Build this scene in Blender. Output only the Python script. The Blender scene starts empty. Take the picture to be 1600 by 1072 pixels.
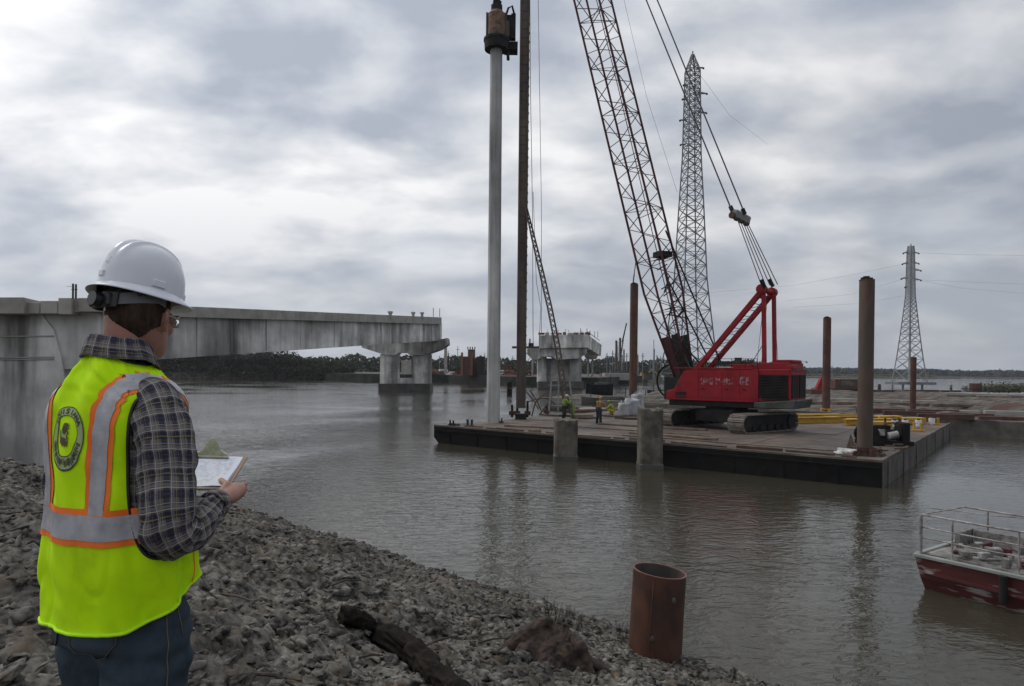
import bpy, bmesh, math, random
import numpy as np
from mathutils import Vector, Matrix
R = math.radians
rnd = random.Random(7)
S = bpy.context.scene
COL = S.collection

# ------------------------------------------------------------------ camera
F = 1067.0            # focal length in pixels of the 1600 px wide photograph
CAMZ = 4.54
ROLL = R(0.6)
cd = bpy.data.cameras.new('camera'); cam = bpy.data.objects.new('camera', cd); COL.objects.link(cam)
cd.sensor_width = 36; cd.lens = 36*F/1600.0; cd.shift_y = 41/1600.0
cd.clip_start = 0.05; cd.clip_end = 6000
cr, sr = math.cos(ROLL), math.sin(ROLL)
RV = Vector((cr, 0, sr)); UV_ = Vector((-sr, 0, cr)); BK = Vector((0, -1, 0))
cam.matrix_world = Matrix(((RV.x, UV_.x, BK.x, 0), (RV.y, UV_.y, BK.y, 0), (RV.z, UV_.z, BK.z, CAMZ), (0, 0, 0, 1)))
S.camera = cam
def P(px, py, d):      # a point of the place from a bearing and a distance
    u, v = px-800, 577-py
    return Vector((0, d, CAMZ)) + (RV*u + UV_*v)*(d/F)
def G(px, py, z=0.0):  # where a bearing meets the level z
    r = Vector((0, 1, 0)) + (RV*(px-800) + UV_*(577-py))/F
    return Vector((0, 0, CAMZ)) + r*((z-CAMZ)/r.z)

# ------------------------------------------------------------------ sky
SUN_EL, SUN_AZ = R(48), R(-62)      # azimuth measured from +Y towards +X
W = bpy.data.worlds.new('World'); S.world = W; W.use_nodes = True
nt = W.node_tree; nt.nodes.clear()
def wn(t, **k):
    n = nt.nodes.new(t)
    for a, b in k.items(): setattr(n, a, b)
    return n
L = nt.links.new
def wmath(op, a, b=None, c=None, clamp=False):
    n = wn('ShaderNodeMath', operation=op); n.use_clamp = clamp
    for i, v in enumerate((a, b, c)):
        if v is None: continue
        if isinstance(v, (int, float)): n.inputs[i].default_value = v
        else: L(v, n.inputs[i])
    return n.outputs[0]
out = wn('ShaderNodeOutputWorld')
tc = wn('ShaderNodeTexCoord')
sep = wn('ShaderNodeSeparateXYZ'); L(tc.outputs['Generated'], sep.inputs[0])
zc = wmath('ADD', wmath('MAXIMUM', sep.outputs[2], 0.0), 0.30)
comb = wn('ShaderNodeCombineXYZ')
L(wmath('DIVIDE', sep.outputs[0], zc), comb.inputs[0]); L(wmath('DIVIDE', sep.outputs[1], zc), comb.inputs[1])
def wnoise(scale, detail, rough, dist, off):
    m = wn('ShaderNodeMapping'); m.inputs['Location'].default_value = off; m.inputs['Scale'].default_value = (1.0, 1.25, 1)
    L(comb.outputs[0], m.inputs[0])
    n = wn('ShaderNodeTexNoise'); n.inputs['Scale'].default_value = scale; n.inputs['Detail'].default_value = detail
    n.inputs['Roughness'].default_value = rough; n.inputs['Distortion'].default_value = dist
    L(m.outputs[0], n.inputs['Vector']); return n.outputs['Fac']
n1 = wnoise(1.55, 8, 0.47, 0.15, (14.2, 1.3, 0)); n2 = wnoise(3.2, 7, 0.50, 0.2, (7.3, 2.2, 0)); n3 = wnoise(0.55, 3, 0.5, 0.2, (1.9, 5.2, 0))
dotv = wn('ShaderNodeVectorMath', operation='DOT_PRODUCT'); L(tc.outputs['Generated'], dotv.inputs[0])
cl = wmath('ADD', wmath('ADD', wmath('MULTIPLY', n1, 0.58), wmath('MULTIPLY', n2, 0.42)), wmath('MULTIPLY', wmath('SUBTRACT', dotv.outputs['Value'], 0.42), 0.10))
ramp = wn('ShaderNodeValToRGB'); L(cl, ramp.inputs[0])
el = ramp.color_ramp.elements
el[0].position = 0.41; el[0].color = (0.40, 0.44, 0.52, 1)
el[1].position = 0.585; el[1].color = (0.92, 0.92, 0.93, 1)
e = el.new(0.455); e.color = (0.51, 0.545, 0.61, 1)
e = el.new(0.51); e.color = (0.67, 0.69, 0.73, 1)
# the veiled sun lies to the left: that half of the overcast is brighter
dotv.inputs[1].default_value = (math.sin(SUN_AZ)*math.cos(SUN_EL), math.cos(SUN_AZ)*math.cos(SUN_EL), math.sin(SUN_EL))
mr = wn('ShaderNodeMapRange'); mr.inputs['From Min'].default_value = 0.15; mr.inputs['From Max'].default_value = 0.95
mr.inputs['To Min'].default_value = 0.86; mr.inputs['To Max'].default_value = 1.24; L(dotv.outputs['Value'], mr.inputs['Value'])
mul = wn('ShaderNodeVectorMath', operation='SCALE'); L(ramp.outputs[0], mul.inputs[0]); L(mr.outputs[0], mul.inputs['Scale'])
# towards the horizon the cloud deck closes to an even grey
hz = wn('ShaderNodeMapRange'); hz.inputs['From Min'].default_value = 0.0; hz.inputs['From Max'].default_value = 0.30
hz.inputs['To Min'].default_value = 0.75; hz.inputs['To Max'].default_value = 0.0; hz.interpolation_type = 'SMOOTHSTEP'; L(sep.outputs[2], hz.inputs['Value'])
hcol = wn('ShaderNodeVectorMath', operation='SCALE'); hcol.inputs[0].default_value = (0.48, 0.51, 0.565); L(mr.outputs[0], hcol.inputs['Scale'])
mixh = wn('ShaderNodeMix', data_type='RGBA'); L(hz.outputs[0], mixh.inputs['Factor']); L(mul.outputs[0], mixh.inputs['A']); L(hcol.outputs[0], mixh.inputs['B'])
sky = wn('ShaderNodeTexSky'); sky.sky_type = 'NISHITA'; sky.sun_disc = False; sky.sun_elevation = SUN_EL; sky.sun_rotation = SUN_AZ
bg1 = wn('ShaderNodeBackground'); L(sky.outputs[0], bg1.inputs[0]); bg1.inputs[1].default_value = 0.12
bg2 = wn('ShaderNodeBackground'); L(mixh.outputs['Result'], bg2.inputs[0]); bg2.inputs[1].default_value = 1.0
gap = wn('ShaderNodeMapRange'); L(n3, gap.inputs['Value']); gap.inputs['From Min'].default_value = 0.54; gap.inputs['From Max'].default_value = 0.70
gap.inputs['To Min'].default_value = 1.0; gap.inputs['To Max'].default_value = 0.62
mixs = wn('ShaderNodeMixShader'); L(wmath('MAXIMUM', gap.outputs[0], wmath('MULTIPLY', hz.outputs[0], 1.34), clamp=True), mixs.inputs[0]); L(bg1.outputs[0], mixs.inputs[1]); L(bg2.outputs[0], mixs.inputs[2])
L(mixs.outputs[0], out.inputs[0])

sl = bpy.data.lights.new('sun', 'SUN'); sl.energy = 0.9; sl.angle = R(18); sl.color = (1, 0.97, 0.92)
so = bpy.data.objects.new('sun', sl); COL.objects.link(so)
sd = Vector((math.sin(SUN_AZ)*math.cos(SUN_EL), math.cos(SUN_AZ)*math.cos(SUN_EL), math.sin(SUN_EL)))
so.rotation_euler = sd.to_track_quat('Z', 'Y').to_euler()
so.location = (-20, 0, 40)
vs = S.view_settings; vs.view_transform = 'Standard'; vs.look = 'None'; vs.gamma = 1; vs.exposure = 0.0; vs.use_curve_mapping = False

# ------------------------------------------------------------------ materials
MC = {}
def mat(name, c1, c2=None, scale=3.0, rough=0.8, metal=0.0, bump=0.0, bscale=None, detail=6, lo=0.35, hi=0.65, c3=None, s3=1.0, lo3=0.55, hi3=0.7,
        coord='Object', stretch=(1, 1, 1), spec=0.5, rand=0.0, emit=None, coat=0, broad=None):
    if name in MC: return MC[name]
    m = bpy.data.materials.new(name); m.use_nodes = True; MC[name] = m
    t = m.node_tree; b = t.nodes['Principled BSDF']; k = t.links.new
    b.inputs['Roughness'].default_value = rough; b.inputs['Metallic'].default_value = metal
    b.inputs['Specular IOR Level'].default_value = spec
    if coat: b.inputs['Coat Weight'].default_value = coat; b.inputs['Coat Roughness'].default_value = 0.1
    b.inputs['Base Color'].default_value = (*c1, 1)
    if coord == 'World':
        src = t.nodes.new('ShaderNodeNewGeometry').outputs['Position']
    else:
        src = t.nodes.new('ShaderNodeTexCoord').outputs[coord]
    mp = t.nodes.new('ShaderNodeMapping'); mp.inputs['Scale'].default_value = stretch; k(src, mp.inputs[0])
    col = None
    if c2 is not None:
        n = t.nodes.new('ShaderNodeTexNoise'); n.inputs['Scale'].default_value = scale; n.inputs['Detail'].default_value = detail; n.inputs['Roughness'].default_value = 0.62
        k(mp.outputs[0], n.inputs['Vector'])
        r = t.nodes.new('ShaderNodeMapRange'); r.inputs['From Min'].default_value = lo; r.inputs['From Max'].default_value = hi; k(n.outputs['Fac'], r.inputs['Value'])
        x = t.nodes.new('ShaderNodeMix'); x.data_type = 'RGBA'; x.inputs['A'].default_value = (*c1, 1); x.inputs['B'].default_value = (*c2, 1)
        k(r.outputs[0], x.inputs['Factor']); col = x.outputs['Result']
        if c3 is not None:
            n3_ = t.nodes.new('ShaderNodeTexNoise'); n3_.inputs['Scale'].default_value = s3; n3_.inputs['Detail'].default_value = 5; n3_.inputs['Roughness'].default_value = 0.6
            mo = t.nodes.new('ShaderNodeVectorMath'); mo.operation = 'ADD'; mo.inputs[1].default_value = (31.7, 12.3, 5.1); k(mp.outputs[0], mo.inputs[0]); k(mo.outputs[0], n3_.inputs['Vector'])
            r3 = t.nodes.new('ShaderNodeMapRange'); r3.inputs['From Min'].default_value = lo3; r3.inputs['From Max'].default_value = hi3; k(n3_.outputs['Fac'], r3.inputs['Value'])
            y = t.nodes.new('ShaderNodeMix'); y.data_type = 'RGBA'; k(r3.outputs[0], y.inputs['Factor']); k(col, y.inputs['A']); y.inputs['B'].default_value = (*c3, 1); col = y.outputs['Result']
    if broad:
        nb_ = t.nodes.new('ShaderNodeTexNoise'); nb_.inputs['Scale'].default_value = broad[0]; nb_.inputs['Detail'].default_value = 5; nb_.inputs['Roughness'].default_value = 0.58
        mb_ = t.nodes.new('ShaderNodeMapping'); mb_.inputs['Scale'].default_value = broad[3] if len(broad) > 3 else (1, 1, 1); k(src, mb_.inputs[0]); k(mb_.outputs[0], nb_.inputs['Vector'])
        rb_ = t.nodes.new('ShaderNodeMapRange'); rb_.inputs['From Min'].default_value = 0.36; rb_.inputs['From Max'].default_value = 0.64; rb_.inputs['To Min'].default_value = broad[1]; rb_.inputs['To Max'].default_value = broad[2]; k(nb_.outputs['Fac'], rb_.inputs['Value'])
        vb_ = t.nodes.new('ShaderNodeVectorMath'); vb_.operation = 'SCALE'; k(col, vb_.inputs[0]); k(rb_.outputs[0], vb_.inputs['Scale']); col = vb_.outputs[0]
    if rand:
        oi = t.nodes.new('ShaderNodeObjectInfo'); h = t.nodes.new('ShaderNodeHueSaturation')
        rr = t.nodes.new('ShaderNodeMapRange'); rr.inputs['To Min'].default_value = 1-rand; rr.inputs['To Max'].default_value = 1+rand
        k(oi.outputs['Random'], rr.inputs['Value']); k(rr.outputs[0], h.inputs['Value'])
        if col is None: h.inputs['Color'].default_value = (*c1, 1)
        else: k(col, h.inputs['Color'])
        col = h.outputs[0]
    if col is not None: k(col, b.inputs['Base Color'])
    if bump:
        n = t.nodes.new('ShaderNodeTexNoise'); n.inputs['Scale'].default_value = bscale or scale*4; n.inputs['Detail'].default_value = 6; n.inputs['Roughness'].default_value = 0.65
        k(mp.outputs[0], n.inputs['Vector'])
        bp = t.nodes.new('ShaderNodeBump'); bp.inputs['Strength'].default_value = min(1, bump*4); bp.inputs['Distance'].default_value = bump; k(n.outputs['Fac'], bp.inputs['Height']); k(bp.outputs[0], b.inputs['Normal'])
    if emit: b.inputs['Emission Color'].default_value = (*emit, 1); b.inputs['Emission Strength'].default_value = 1
    return m
M = {}
M['rock'] = mat('rock', (0.010, 0.009, 0.008), (0.235, 0.22, 0.195), 11, 0.97, bump=0.030, bscale=30, broad=(1.1, 0.6, 1.35), coord='World', c3=(0.12, 0.085, 0.055), s3=2.2, lo3=0.56, hi3=0.72, lo=0.36, hi=0.68, spec=0.2)
M['mud'] = mat('mud', (0.009, 0.008, 0.007), (0.20, 0.185, 0.16), 10, 0.97, bump=0.035, bscale=24, broad=(1.1, 0.6, 1.35), coord='World', c3=(0.13, 0.10, 0.07), s3=2.5, spec=0.2)
M['dirt'] = mat('dirt', (0.045, 0.037, 0.030), (0.17, 0.155, 0.13), 0.8, 0.95, bump=0.25, bscale=2.5, lo=.4, hi=.6, coord='World', c3=(0.10, 0.05, 0.035), s3=0.2, lo3=0.55, hi3=0.68, stretch=(0.35, 1.6, 1))
M['landgrass'] = mat('land_grass', (0.09, 0.085, 0.05), (0.19, 0.17, 0.12), 0.05, 0.95, coord='World', c3=(0.28, 0.25, 0.19), s3=0.03)
M['concrete'] = mat('concrete', (0.21, 0.202, 0.188), (0.60, 0.59, 0.565), 0.34, 0.9, bump=0.012, bscale=8, coord='World', c3=(0.10, 0.097, 0.09), s3=0.42, lo3=0.53, hi3=0.70, stretch=(1.1, 0.55, 0.16), lo=.36, hi=.62, broad=(0.34, 0.80, 1.55, (1, .35, 1)))
M['concrete_edge'] = mat('concrete_edge', (0.26, 0.245, 0.22), (0.40, 0.385, 0.35), 0.8, 0.9, bump=0.01, bscale=10, coord='World')
M['concrete_wet'] = mat('concrete_wet', (0.05, 0.046, 0.04), (0.10, 0.095, 0.085), 0.8, 0.6, coord='World')
M['concrete_stub'] = mat('concrete_stub', (0.065, 0.053, 0.042), (0.17, 0.148, 0.122), 1.6, 0.9, bump=0.02, bscale=8, c3=(0.06, 0.055, 0.045), s3=1.2, lo3=0.5, hi3=0.68, coord='World')
M['pile'] = mat('pile_concrete', (0.22, 0.22, 0.215), (0.48, 0.475, 0.46), 0.7, 0.85, bump=0.006, bscale=14, coord='World', stretch=(1, 1, 0.12), c3=(0.13, 0.13, 0.125), s3=0.9, lo3=0.50, hi3=0.75, broad=(0.25, 0.7, 1.25))
M['rust'] = mat('rust', (0.060, 0.026, 0.019), (0.135, 0.058, 0.036), 2.2, 0.8, 0.0, bump=0.004, bscale=30, coord='World', stretch=(1, 1, 0.5), c3=(0.05, 0.04, 0.035), s3=1.1, lo3=0.45, hi3=0.7)
M['rustpipe'] = mat('rust_pipe', (0.040, 0.018, 0.012), (0.115, 0.042, 0.022), 3.0, 0.7, 0.0, bump=0.003, bscale=40, coord='World', c3=(0.05, 0.025, 0.022), s3=2.1, lo3=0.45, hi3=0.7, stretch=(1, 1, 0.6))
M['inpipe'] = mat('pipe_inside', (0.05, 0.045, 0.04), (0.09, 0.08, 0.07), 3, 0.9, coord='World')
M['spud'] = mat('spud_steel', (0.060, 0.034, 0.026), (0.135, 0.085, 0.062), 1.4, 0.8, 0.0, bump=0.004, bscale=12, coord='World', stretch=(1, 1, 0.3), c3=(0.075, 0.065, 0.05), s3=0.8, lo3=0.45, hi3=0.65)
M['lead'] = mat('lead_steel', (0.075, 0.06, 0.05), (0.14, 0.11, 0.09), 1.5, 0.8, 0.0, bump=0.01, bscale=9, coord='World', stretch=(1, 1, 0.3), c3=(0.14, 0.05, 0.03), s3=1.0, lo3=0.58, hi3=0.7)
M['hammer'] = mat('hammer_paint', (0.10, 0.035, 0.028), (0.20, 0.12, 0.06), 2.2, 0.6, bump=0.004, bscale=12, coord='World', c3=(0.03, 0.028, 0.026), s3=1.5, lo3=0.5, hi3=0.6)
M['red'] = mat('red_paint', (0.20, 0.006, 0.011), (0.33, 0.012, 0.020), 0.9, 0.6, bump=0.002, bscale=8, coord='World', c3=(0.22, 0.02, 0.022), s3=1.6, lo3=0.52, hi3=0.70, spec=.3)
M['boomred'] = mat('boom_paint', (0.050, 0.014, 0.017), (0.085, 0.028, 0.030), 1.2, 0.7, spec=.3, coord='World')
M['darkmetal'] = mat('dark_metal', (0.010, 0.010, 0.010), (0.030, 0.028, 0.026), 1.5, 0.8, coord='World', bump=0.003, spec=0.25)
M['black'] = mat('black_hull', (0.005, 0.005, 0.005), (0.013, 0.012, 0.012), 0.8, 0.75, spec=0.2, coord='World', bump=0.01, bscale=3, c3=(0.03, 0.025, 0.022), s3=0.9, lo3=0.62, hi3=0.78)
M['quaydark'] = mat('quay_dark', (0.018, 0.020, 0.016), (0.055, 0.052, 0.044), 0.25, 0.95, coord='World', spec=.2, c3=(0.10, 0.09, 0.075), s3=0.12, lo3=.58, hi3=.7)
M['hullside'] = mat('grey_hull', (0.052, 0.047, 0.042), (0.125, 0.113, 0.10), 0.9, 0.8, coord='World', bump=0.01, bscale=4, c3=(0.04, 0.035, 0.03), s3=0.7, lo3=0.52, hi3=0.7)
M['deck'] = mat('deck_plate', (0.070, 0.048, 0.036), (0.175, 0.138, 0.108), 0.55, 0.75, coord='World', bump=0.006, bscale=5, c3=(0.055, 0.05, 0.046), s3=0.28, lo3=0.48, hi3=0.66, rand=0.13)
M['timber'] = mat('timber', (0.09, 0.06, 0.045), (0.20, 0.15, 0.11), 1.4, 0.9, coord='World', bump=0.01, bscale=9, rand=0.3)
M['yellow'] = mat('yellow_paint', (0.42, 0.24, 0.02), (0.54, 0.33, 0.03), 1.5, 0.55, coord='World', c3=(0.22, 0.13, 0.03), s3=2.2, lo3=0.55, hi3=0.7)
M['orange'] = mat('orange_stuff', (0.26, 0.085, 0.035), (0.16, 0.09, 0.06), 0.8, 0.8, coord='World', rand=0.3)
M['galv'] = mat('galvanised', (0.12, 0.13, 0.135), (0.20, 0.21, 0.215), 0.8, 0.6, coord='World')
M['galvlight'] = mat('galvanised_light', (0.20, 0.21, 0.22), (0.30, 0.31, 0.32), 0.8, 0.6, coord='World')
M['lacing'] = mat('lacing_paint', (0.040, 0.028, 0.032), (0.075, 0.040, 0.044), 1.5, 0.7, spec=.3, coord='World')
M['cable'] = mat('cable', (0.05, 0.05, 0.055), rough=0.6)
M['wire'] = mat('wire', (0.10, 0.10, 0.11), rough=0.6)
M['grey'] = mat('grey_paint', (0.22, 0.23, 0.22), (0.32, 0.33, 0.31), 2, 0.7, coord='World')
M['white'] = mat('white_paint', (0.62, 0.62, 0.60), (0.74, 0.74, 0.72), 2, 0.6, coord='World', c3=(0.40, 0.37, 0.33), s3=3, lo3=0.58, hi3=0.7)
M['bag'] = mat('white_bag', (0.24, 0.25, 0.27), (0.45, 0.46, 0.48), 2, 0.8, coord='World', bump=0.03, bscale=4)
M['boatred'] = mat('boat_red', (0.055, 0.010, 0.010), (0.100, 0.020, 0.019), 1.5, 0.6, coord='World', bump=0.004, bscale=10, c3=(0.30, 0.28, 0.26), s3=1.4, lo3=0.565, hi3=0.62, stretch=(0.6, 0.6, 3.0))
M['boatwhite'] = mat('boat_deck', (0.07, 0.066, 0.06), (0.26, 0.25, 0.235), 6, 0.8, coord='World', c3=(0.13, 0.055, 0.045), s3=4, lo3=0.58, hi3=0.68)
M['rail'] = mat('rail_paint', (0.13, 0.10, 0.09), (0.42, 0.41, 0.40), 5, 0.55, coord='World')
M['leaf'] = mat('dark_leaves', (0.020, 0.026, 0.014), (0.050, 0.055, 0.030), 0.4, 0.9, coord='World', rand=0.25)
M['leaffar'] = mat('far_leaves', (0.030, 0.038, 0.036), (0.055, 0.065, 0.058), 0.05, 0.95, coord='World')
M['leafolive'] = mat('olive_leaves', (0.07, 0.075, 0.04), (0.13, 0.13, 0.075), 0.8, 0.9, coord='World')
M['bark'] = mat('bark', (0.06, 0.05, 0.04), (0.10, 0.085, 0.07), 3, 0.9, coord='World')
M['log'] = mat('wet_log', (0.007, 0.006, 0.005), (0.026, 0.020, 0.017), 5, 0.95, spec=.1, bump=0.02, bscale=14, coord='World', stretch=(0.6, 0.6, 2))
M['stump'] = mat('stump_wood', (0.016, 0.011, 0.009), (0.075, 0.050, 0.038), 5, 0.85, bump=0.02, bscale=18, coord='World', c3=(0.10, 0.062, 0.035), s3=3.5, lo3=0.58, hi3=0.70)
M['twig'] = mat('twig', (0.05, 0.04, 0.03), rough=0.9)
M['denim'] = mat('denim', (0.022, 0.031, 0.043), (0.062, 0.084, 0.108), 4.5, 0.9, bump=0.0015, bscale=260, c3=(0.085, 0.115, 0.14), s3=3.4, lo3=0.50, hi3=0.74, spec=0.15)
M['stitch'] = mat('stitching', (0.15, 0.12, 0.08), rough=0.9)
M['skin'] = mat('skin', (0.30, 0.145, 0.105), (0.38, 0.20, 0.15), 14, 0.55, bump=0.0006, bscale=220, c3=(0.42, 0.17, 0.13), s3=9, lo3=0.5, hi3=0.7)
MC['skin'].node_tree.nodes['Principled BSDF'].inputs['Subsurface Weight'].default_value = 0.06
MC['skin'].node_tree.nodes['Principled BSDF'].inputs['Subsurface Radius'].default_value = (0.02, 0.008, 0.004)
M['skin2'] = mat('skin_far', (0.30, 0.17, 0.12), rough=0.6)
M['hair'] = mat('hair', (0.022, 0.014, 0.010), (0.065, 0.042, 0.029), 60, 0.85, bump=0.002, bscale=420, stretch=(1, 1, 0.35), spec=0.2)
M['helmet'] = mat('helmet_shell', (0.66, 0.68, 0.74), (0.70, 0.72, 0.77), 6, 0.22, c3=(0.30, 0.29, 0.24), s3=19, lo3=0.66, hi3=0.72, spec=0.5)
M['strapblack'] = mat('strap_black', (0.010, 0.010, 0.011), rough=0.4)
M['strapgrey'] = mat('strap_grey', (0.13, 0.13, 0.135), rough=0.45)
M['lime'] = mat('lime_mesh_cloth', (0.50, 0.84, 0.004), (0.60, 0.94, 0.008), 5, 0.85, bump=0.0015, bscale=300, spec=0.15, c3=(0.38, 0.62, 0.01), s3=6, lo3=.55, hi3=.78)
M['limedark'] = mat('lime_piping', (0.52, 0.86, 0.01), rough=0.8)
M['tape'] = mat('silver_tape', (0.30, 0.30, 0.32), (0.46, 0.46, 0.49), 22, 0.4, spec=0.5, bump=.0008, bscale=260)
M['orangetape'] = mat('orange_tape', (0.90, 0.17, 0.015), (0.98, 0.22, 0.03), 8, 0.75)
M['ink'] = mat('dark_ink', (0.05, 0.055, 0.025), rough=0.8)
M['ink2'] = mat('brown_ink', (0.10, 0.06, 0.03), rough=0.8)
M['inkgreen'] = mat('green_ink', (0.13, 0.24, 0.03), rough=0.8)
M['inkpale'] = mat('pale_ink', (0.36, 0.43, 0.20), rough=0.8)
M['board'] = mat('hardboard', (0.22, 0.13, 0.07), (0.30, 0.19, 0.11), 12, 0.6)
M['paper'] = mat('paper', (0.62, 0.64, 0.74), rough=0.7)
M['chrome'] = mat('clip_metal', (0.30, 0.29, 0.26), (0.46, 0.45, 0.41), 40, 0.35, 0.35)
M['glass'] = mat('spectacle_lens', (0.8, 0.85, 0.85), rough=0.05); MC['spectacle_lens'].node_tree.nodes['Principled BSDF'].inputs['Transmission Weight'].default_value = 0.95
M['frame'] = mat('spectacle_frame', (0.50, 0.50, 0.50), rough=0.25)
M['darkcloth'] = mat('dark_cloth', (0.02, 0.022, 0.026), rough=0.9)
M['browncloth'] = mat('brown_cloth', (0.30, 0.18, 0.06), rough=0.9)
M['limecloth'] = mat('lime_cloth_far', (0.22, 0.30, 0.05), rough=0.9)
M['yellowcloth'] = mat('yellow_cloth', (0.60, 0.42, 0.05), rough=0.9)

def wet(m, z0=0.02, z1=0.30, k_=0.35):
    t = m.node_tree; b = t.nodes['Principled BSDF']; src = b.inputs['Base Color'].links[0].from_socket
    g = t.nodes.new('ShaderNodeNewGeometry'); s_ = t.nodes.new('ShaderNodeSeparateXYZ'); t.links.new(g.outputs['Position'], s_.inputs[0])
    r = t.nodes.new('ShaderNodeMapRange'); r.inputs['From Min'].default_value = z0; r.inputs['From Max'].default_value = z1; r.inputs['To Min'].default_value = k_; t.links.new(s_.outputs[2], r.inputs['Value'])
    v = t.nodes.new('ShaderNodeVectorMath'); v.operation = 'SCALE'; t.links.new(src, v.inputs[0]); t.links.new(r.outputs[0], v.inputs['Scale']); t.links.new(v.outputs[0], b.inputs['Base Color'])
    r2 = t.nodes.new('ShaderNodeMapRange'); r2.inputs['From Min'].default_value = z0; r2.inputs['From Max'].default_value = z1; r2.inputs['To Min'].default_value = 0.45; r2.inputs['To Max'].default_value = 0.97; t.links.new(s_.outputs[2], r2.inputs['Value']); t.links.new(r2.outputs[0], b.inputs['Roughness'])
wet(M['rock']); wet(M['mud'])
def plaid():
    m = bpy.data.materials.new('plaid_flannel'); m.use_nodes = True; t = m.node_tree; k = t.links.new; b = t.nodes['Principled BSDF']
    b.inputs['Roughness'].default_value = 0.92; b.inputs['Specular IOR Level'].default_value = 0.15
    uv = t.nodes.new('ShaderNodeTexCoord').outputs['UV']
    nz = t.nodes.new('ShaderNodeTexNoise'); nz.inputs['Scale'].default_value = 9; k(uv, nz.inputs['Vector'])
    ad = t.nodes.new('ShaderNodeVectorMath'); ad.operation = 'MULTIPLY_ADD'; k(nz.outputs['Color'], ad.inputs[0]); ad.inputs[1].default_value = (0.016, 0.016, 0); k(uv, ad.inputs[2])
    sp = t.nodes.new('ShaderNodeSeparateXYZ'); k(ad.outputs[0], sp.inputs[0])
    def mth(op, a, bb, clamp=False):
        n = t.nodes.new('ShaderNodeMath'); n.operation = op; n.use_clamp = clamp
        for i, v in enumerate((a, bb)):
            if isinstance(v, (int, float)): n.inputs[i].default_value = v
            else: k(v, n.inputs[i])
        return n.outputs[0]
    def band(src, period, phase, width):   # 1 inside a stripe
        f = mth('FRACT', mth('ADD', mth('DIVIDE', src, period), phase), 0)
        dd = mth('ABSOLUTE', mth('SUBTRACT', f, 0.5), 0)
        return mth('MULTIPLY', mth('SUBTRACT', width/period/2, dd), 60, True)
    base = None
    layers = [(0, .036, 0.0, .014, (0.020, 0.022, 0.045), .70), (1, .036, .1, .014, (0.020, 0.022, 0.045), .70),
              (0, .036, .42, .005, (0.19, 0.18, 0.20), .6), (1, .036, .52, .005, (0.19, 0.18, 0.20), .6),
              (0, .036, .30, .0022, (0.46, 0.43, 0.40), .75), (1, .036, .40, .0022, (0.46, 0.43, 0.40), .75),
              (0, .072, .72, .003, (0.16, 0.08, 0.10), .6), (1, .072, .78, .003, (0.26, 0.24, 0.07), .7),
              (0, .036, .62, .0016, (0.36, 0.30, 0.20), .7), (1, .036, .68, .0016, (0.42, 0.38, 0.38), .7), (1, .072, .3, .003, (0.08, 0.07, 0.11), .6)]
    cur = None
    for ax, per, ph, wd, colr, alpha in layers:
        fac = mth('MULTIPLY', band(sp.outputs[ax], per, ph, wd), alpha)
        x = t.nodes.new('ShaderNodeMix'); x.data_type = 'RGBA'; k(fac, x.inputs['Factor'])
        if cur is None: x.inputs['A'].default_value = (0.135, 0.125, 0.112, 1)
        else: k(cur, x.inputs['A'])
        x.inputs['B'].default_value = (*colr, 1); cur = x.outputs['Result']
    k(cur, b.inputs['Base Color'])
    n = t.nodes.new('ShaderNodeTexNoise'); n.inputs['Scale'].default_value = 420; k(uv, n.inputs['Vector'])
    bp = t.nodes.new('ShaderNodeBump'); bp.inputs['Distance'].default_value = 0.001; bp.inputs['Strength'].default_value = 0.6; k(n.outputs['Fac'], bp.inputs['Height']); k(bp.outputs[0], b.inputs['Normal'])
    return m
M['plaid'] = plaid()

def water_mat():
    m = bpy.data.materials.new('river_water'); m.use_nodes = True; t = m.node_tree; k = t.links.new; b = t.nodes['Principled BSDF']
    b.inputs['Base Color'].default_value = (0.046, 0.042, 0.029, 1); b.inputs['Roughness'].default_value = 0.03; b.inputs['IOR'].default_value = 1.33
    pos = t.nodes.new('ShaderNodeNewGeometry').outputs['Position']
    def ns(sx, sy, sc, det, dist=0.0, rot=0.0):
        mp = t.nodes.new('ShaderNodeMapping'); mp.inputs['Scale'].default_value = (sx, sy, 1); mp.inputs['Rotation'].default_value = (0, 0, rot); k(pos, mp.inputs[0])
        n = t.nodes.new('ShaderNodeTexNoise'); n.inputs['Scale'].default_value = sc; n.inputs['Detail'].default_value = det; n.inputs['Distortion'].default_value = dist; k(mp.outputs[0], n.inputs['Vector'])
        return n.outputs['Fac']
    a = ns(0.6, 1.1, 1.2, 3, 0.8, 0.35); c = ns(0.7, 1.2, 3.0, 3, 1.3, -0.35); p = ns(1, 1, 0.06, 3, 0.5); d_ = ns(0.7, 1.2, 11, 3, 0.3, 0.4)
    def mth(op, x, y, z=None):
        n = t.nodes.new('ShaderNodeMath'); n.operation = op
        for i, v in enumerate((x, y, z)):
            if v is None: continue
            if isinstance(v, (int, float)): n.inputs[i].default_value = v
            else: k(v, n.inputs[i])
        return n.outputs[0]
    h = mth('ADD', mth('MULTIPLY', a, 0.036), mth('ADD', mth('MULTIPLY', c, 0.029), mth('MULTIPLY', d_, 0.006)))
    r = t.nodes.new('ShaderNodeMapRange'); k(p, r.inputs['Value']); r.inputs['From Min'].default_value = 0.38; r.inputs['From Max'].default_value = 0.62; r.inputs['To Min'].default_value = 0.30; r.inputs['To Max'].default_value = 1.25
    bp = t.nodes.new('ShaderNodeBump'); bp.inputs['Distance'].default_value = 1.0; bp.inputs['Strength'].default_value = 1.0
    k(mth('MULTIPLY', h, r.outputs[0]), bp.inputs['Height']); k(bp.outputs[0], b.inputs['Normal'])
    return m
M['water'] = water_mat()

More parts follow.
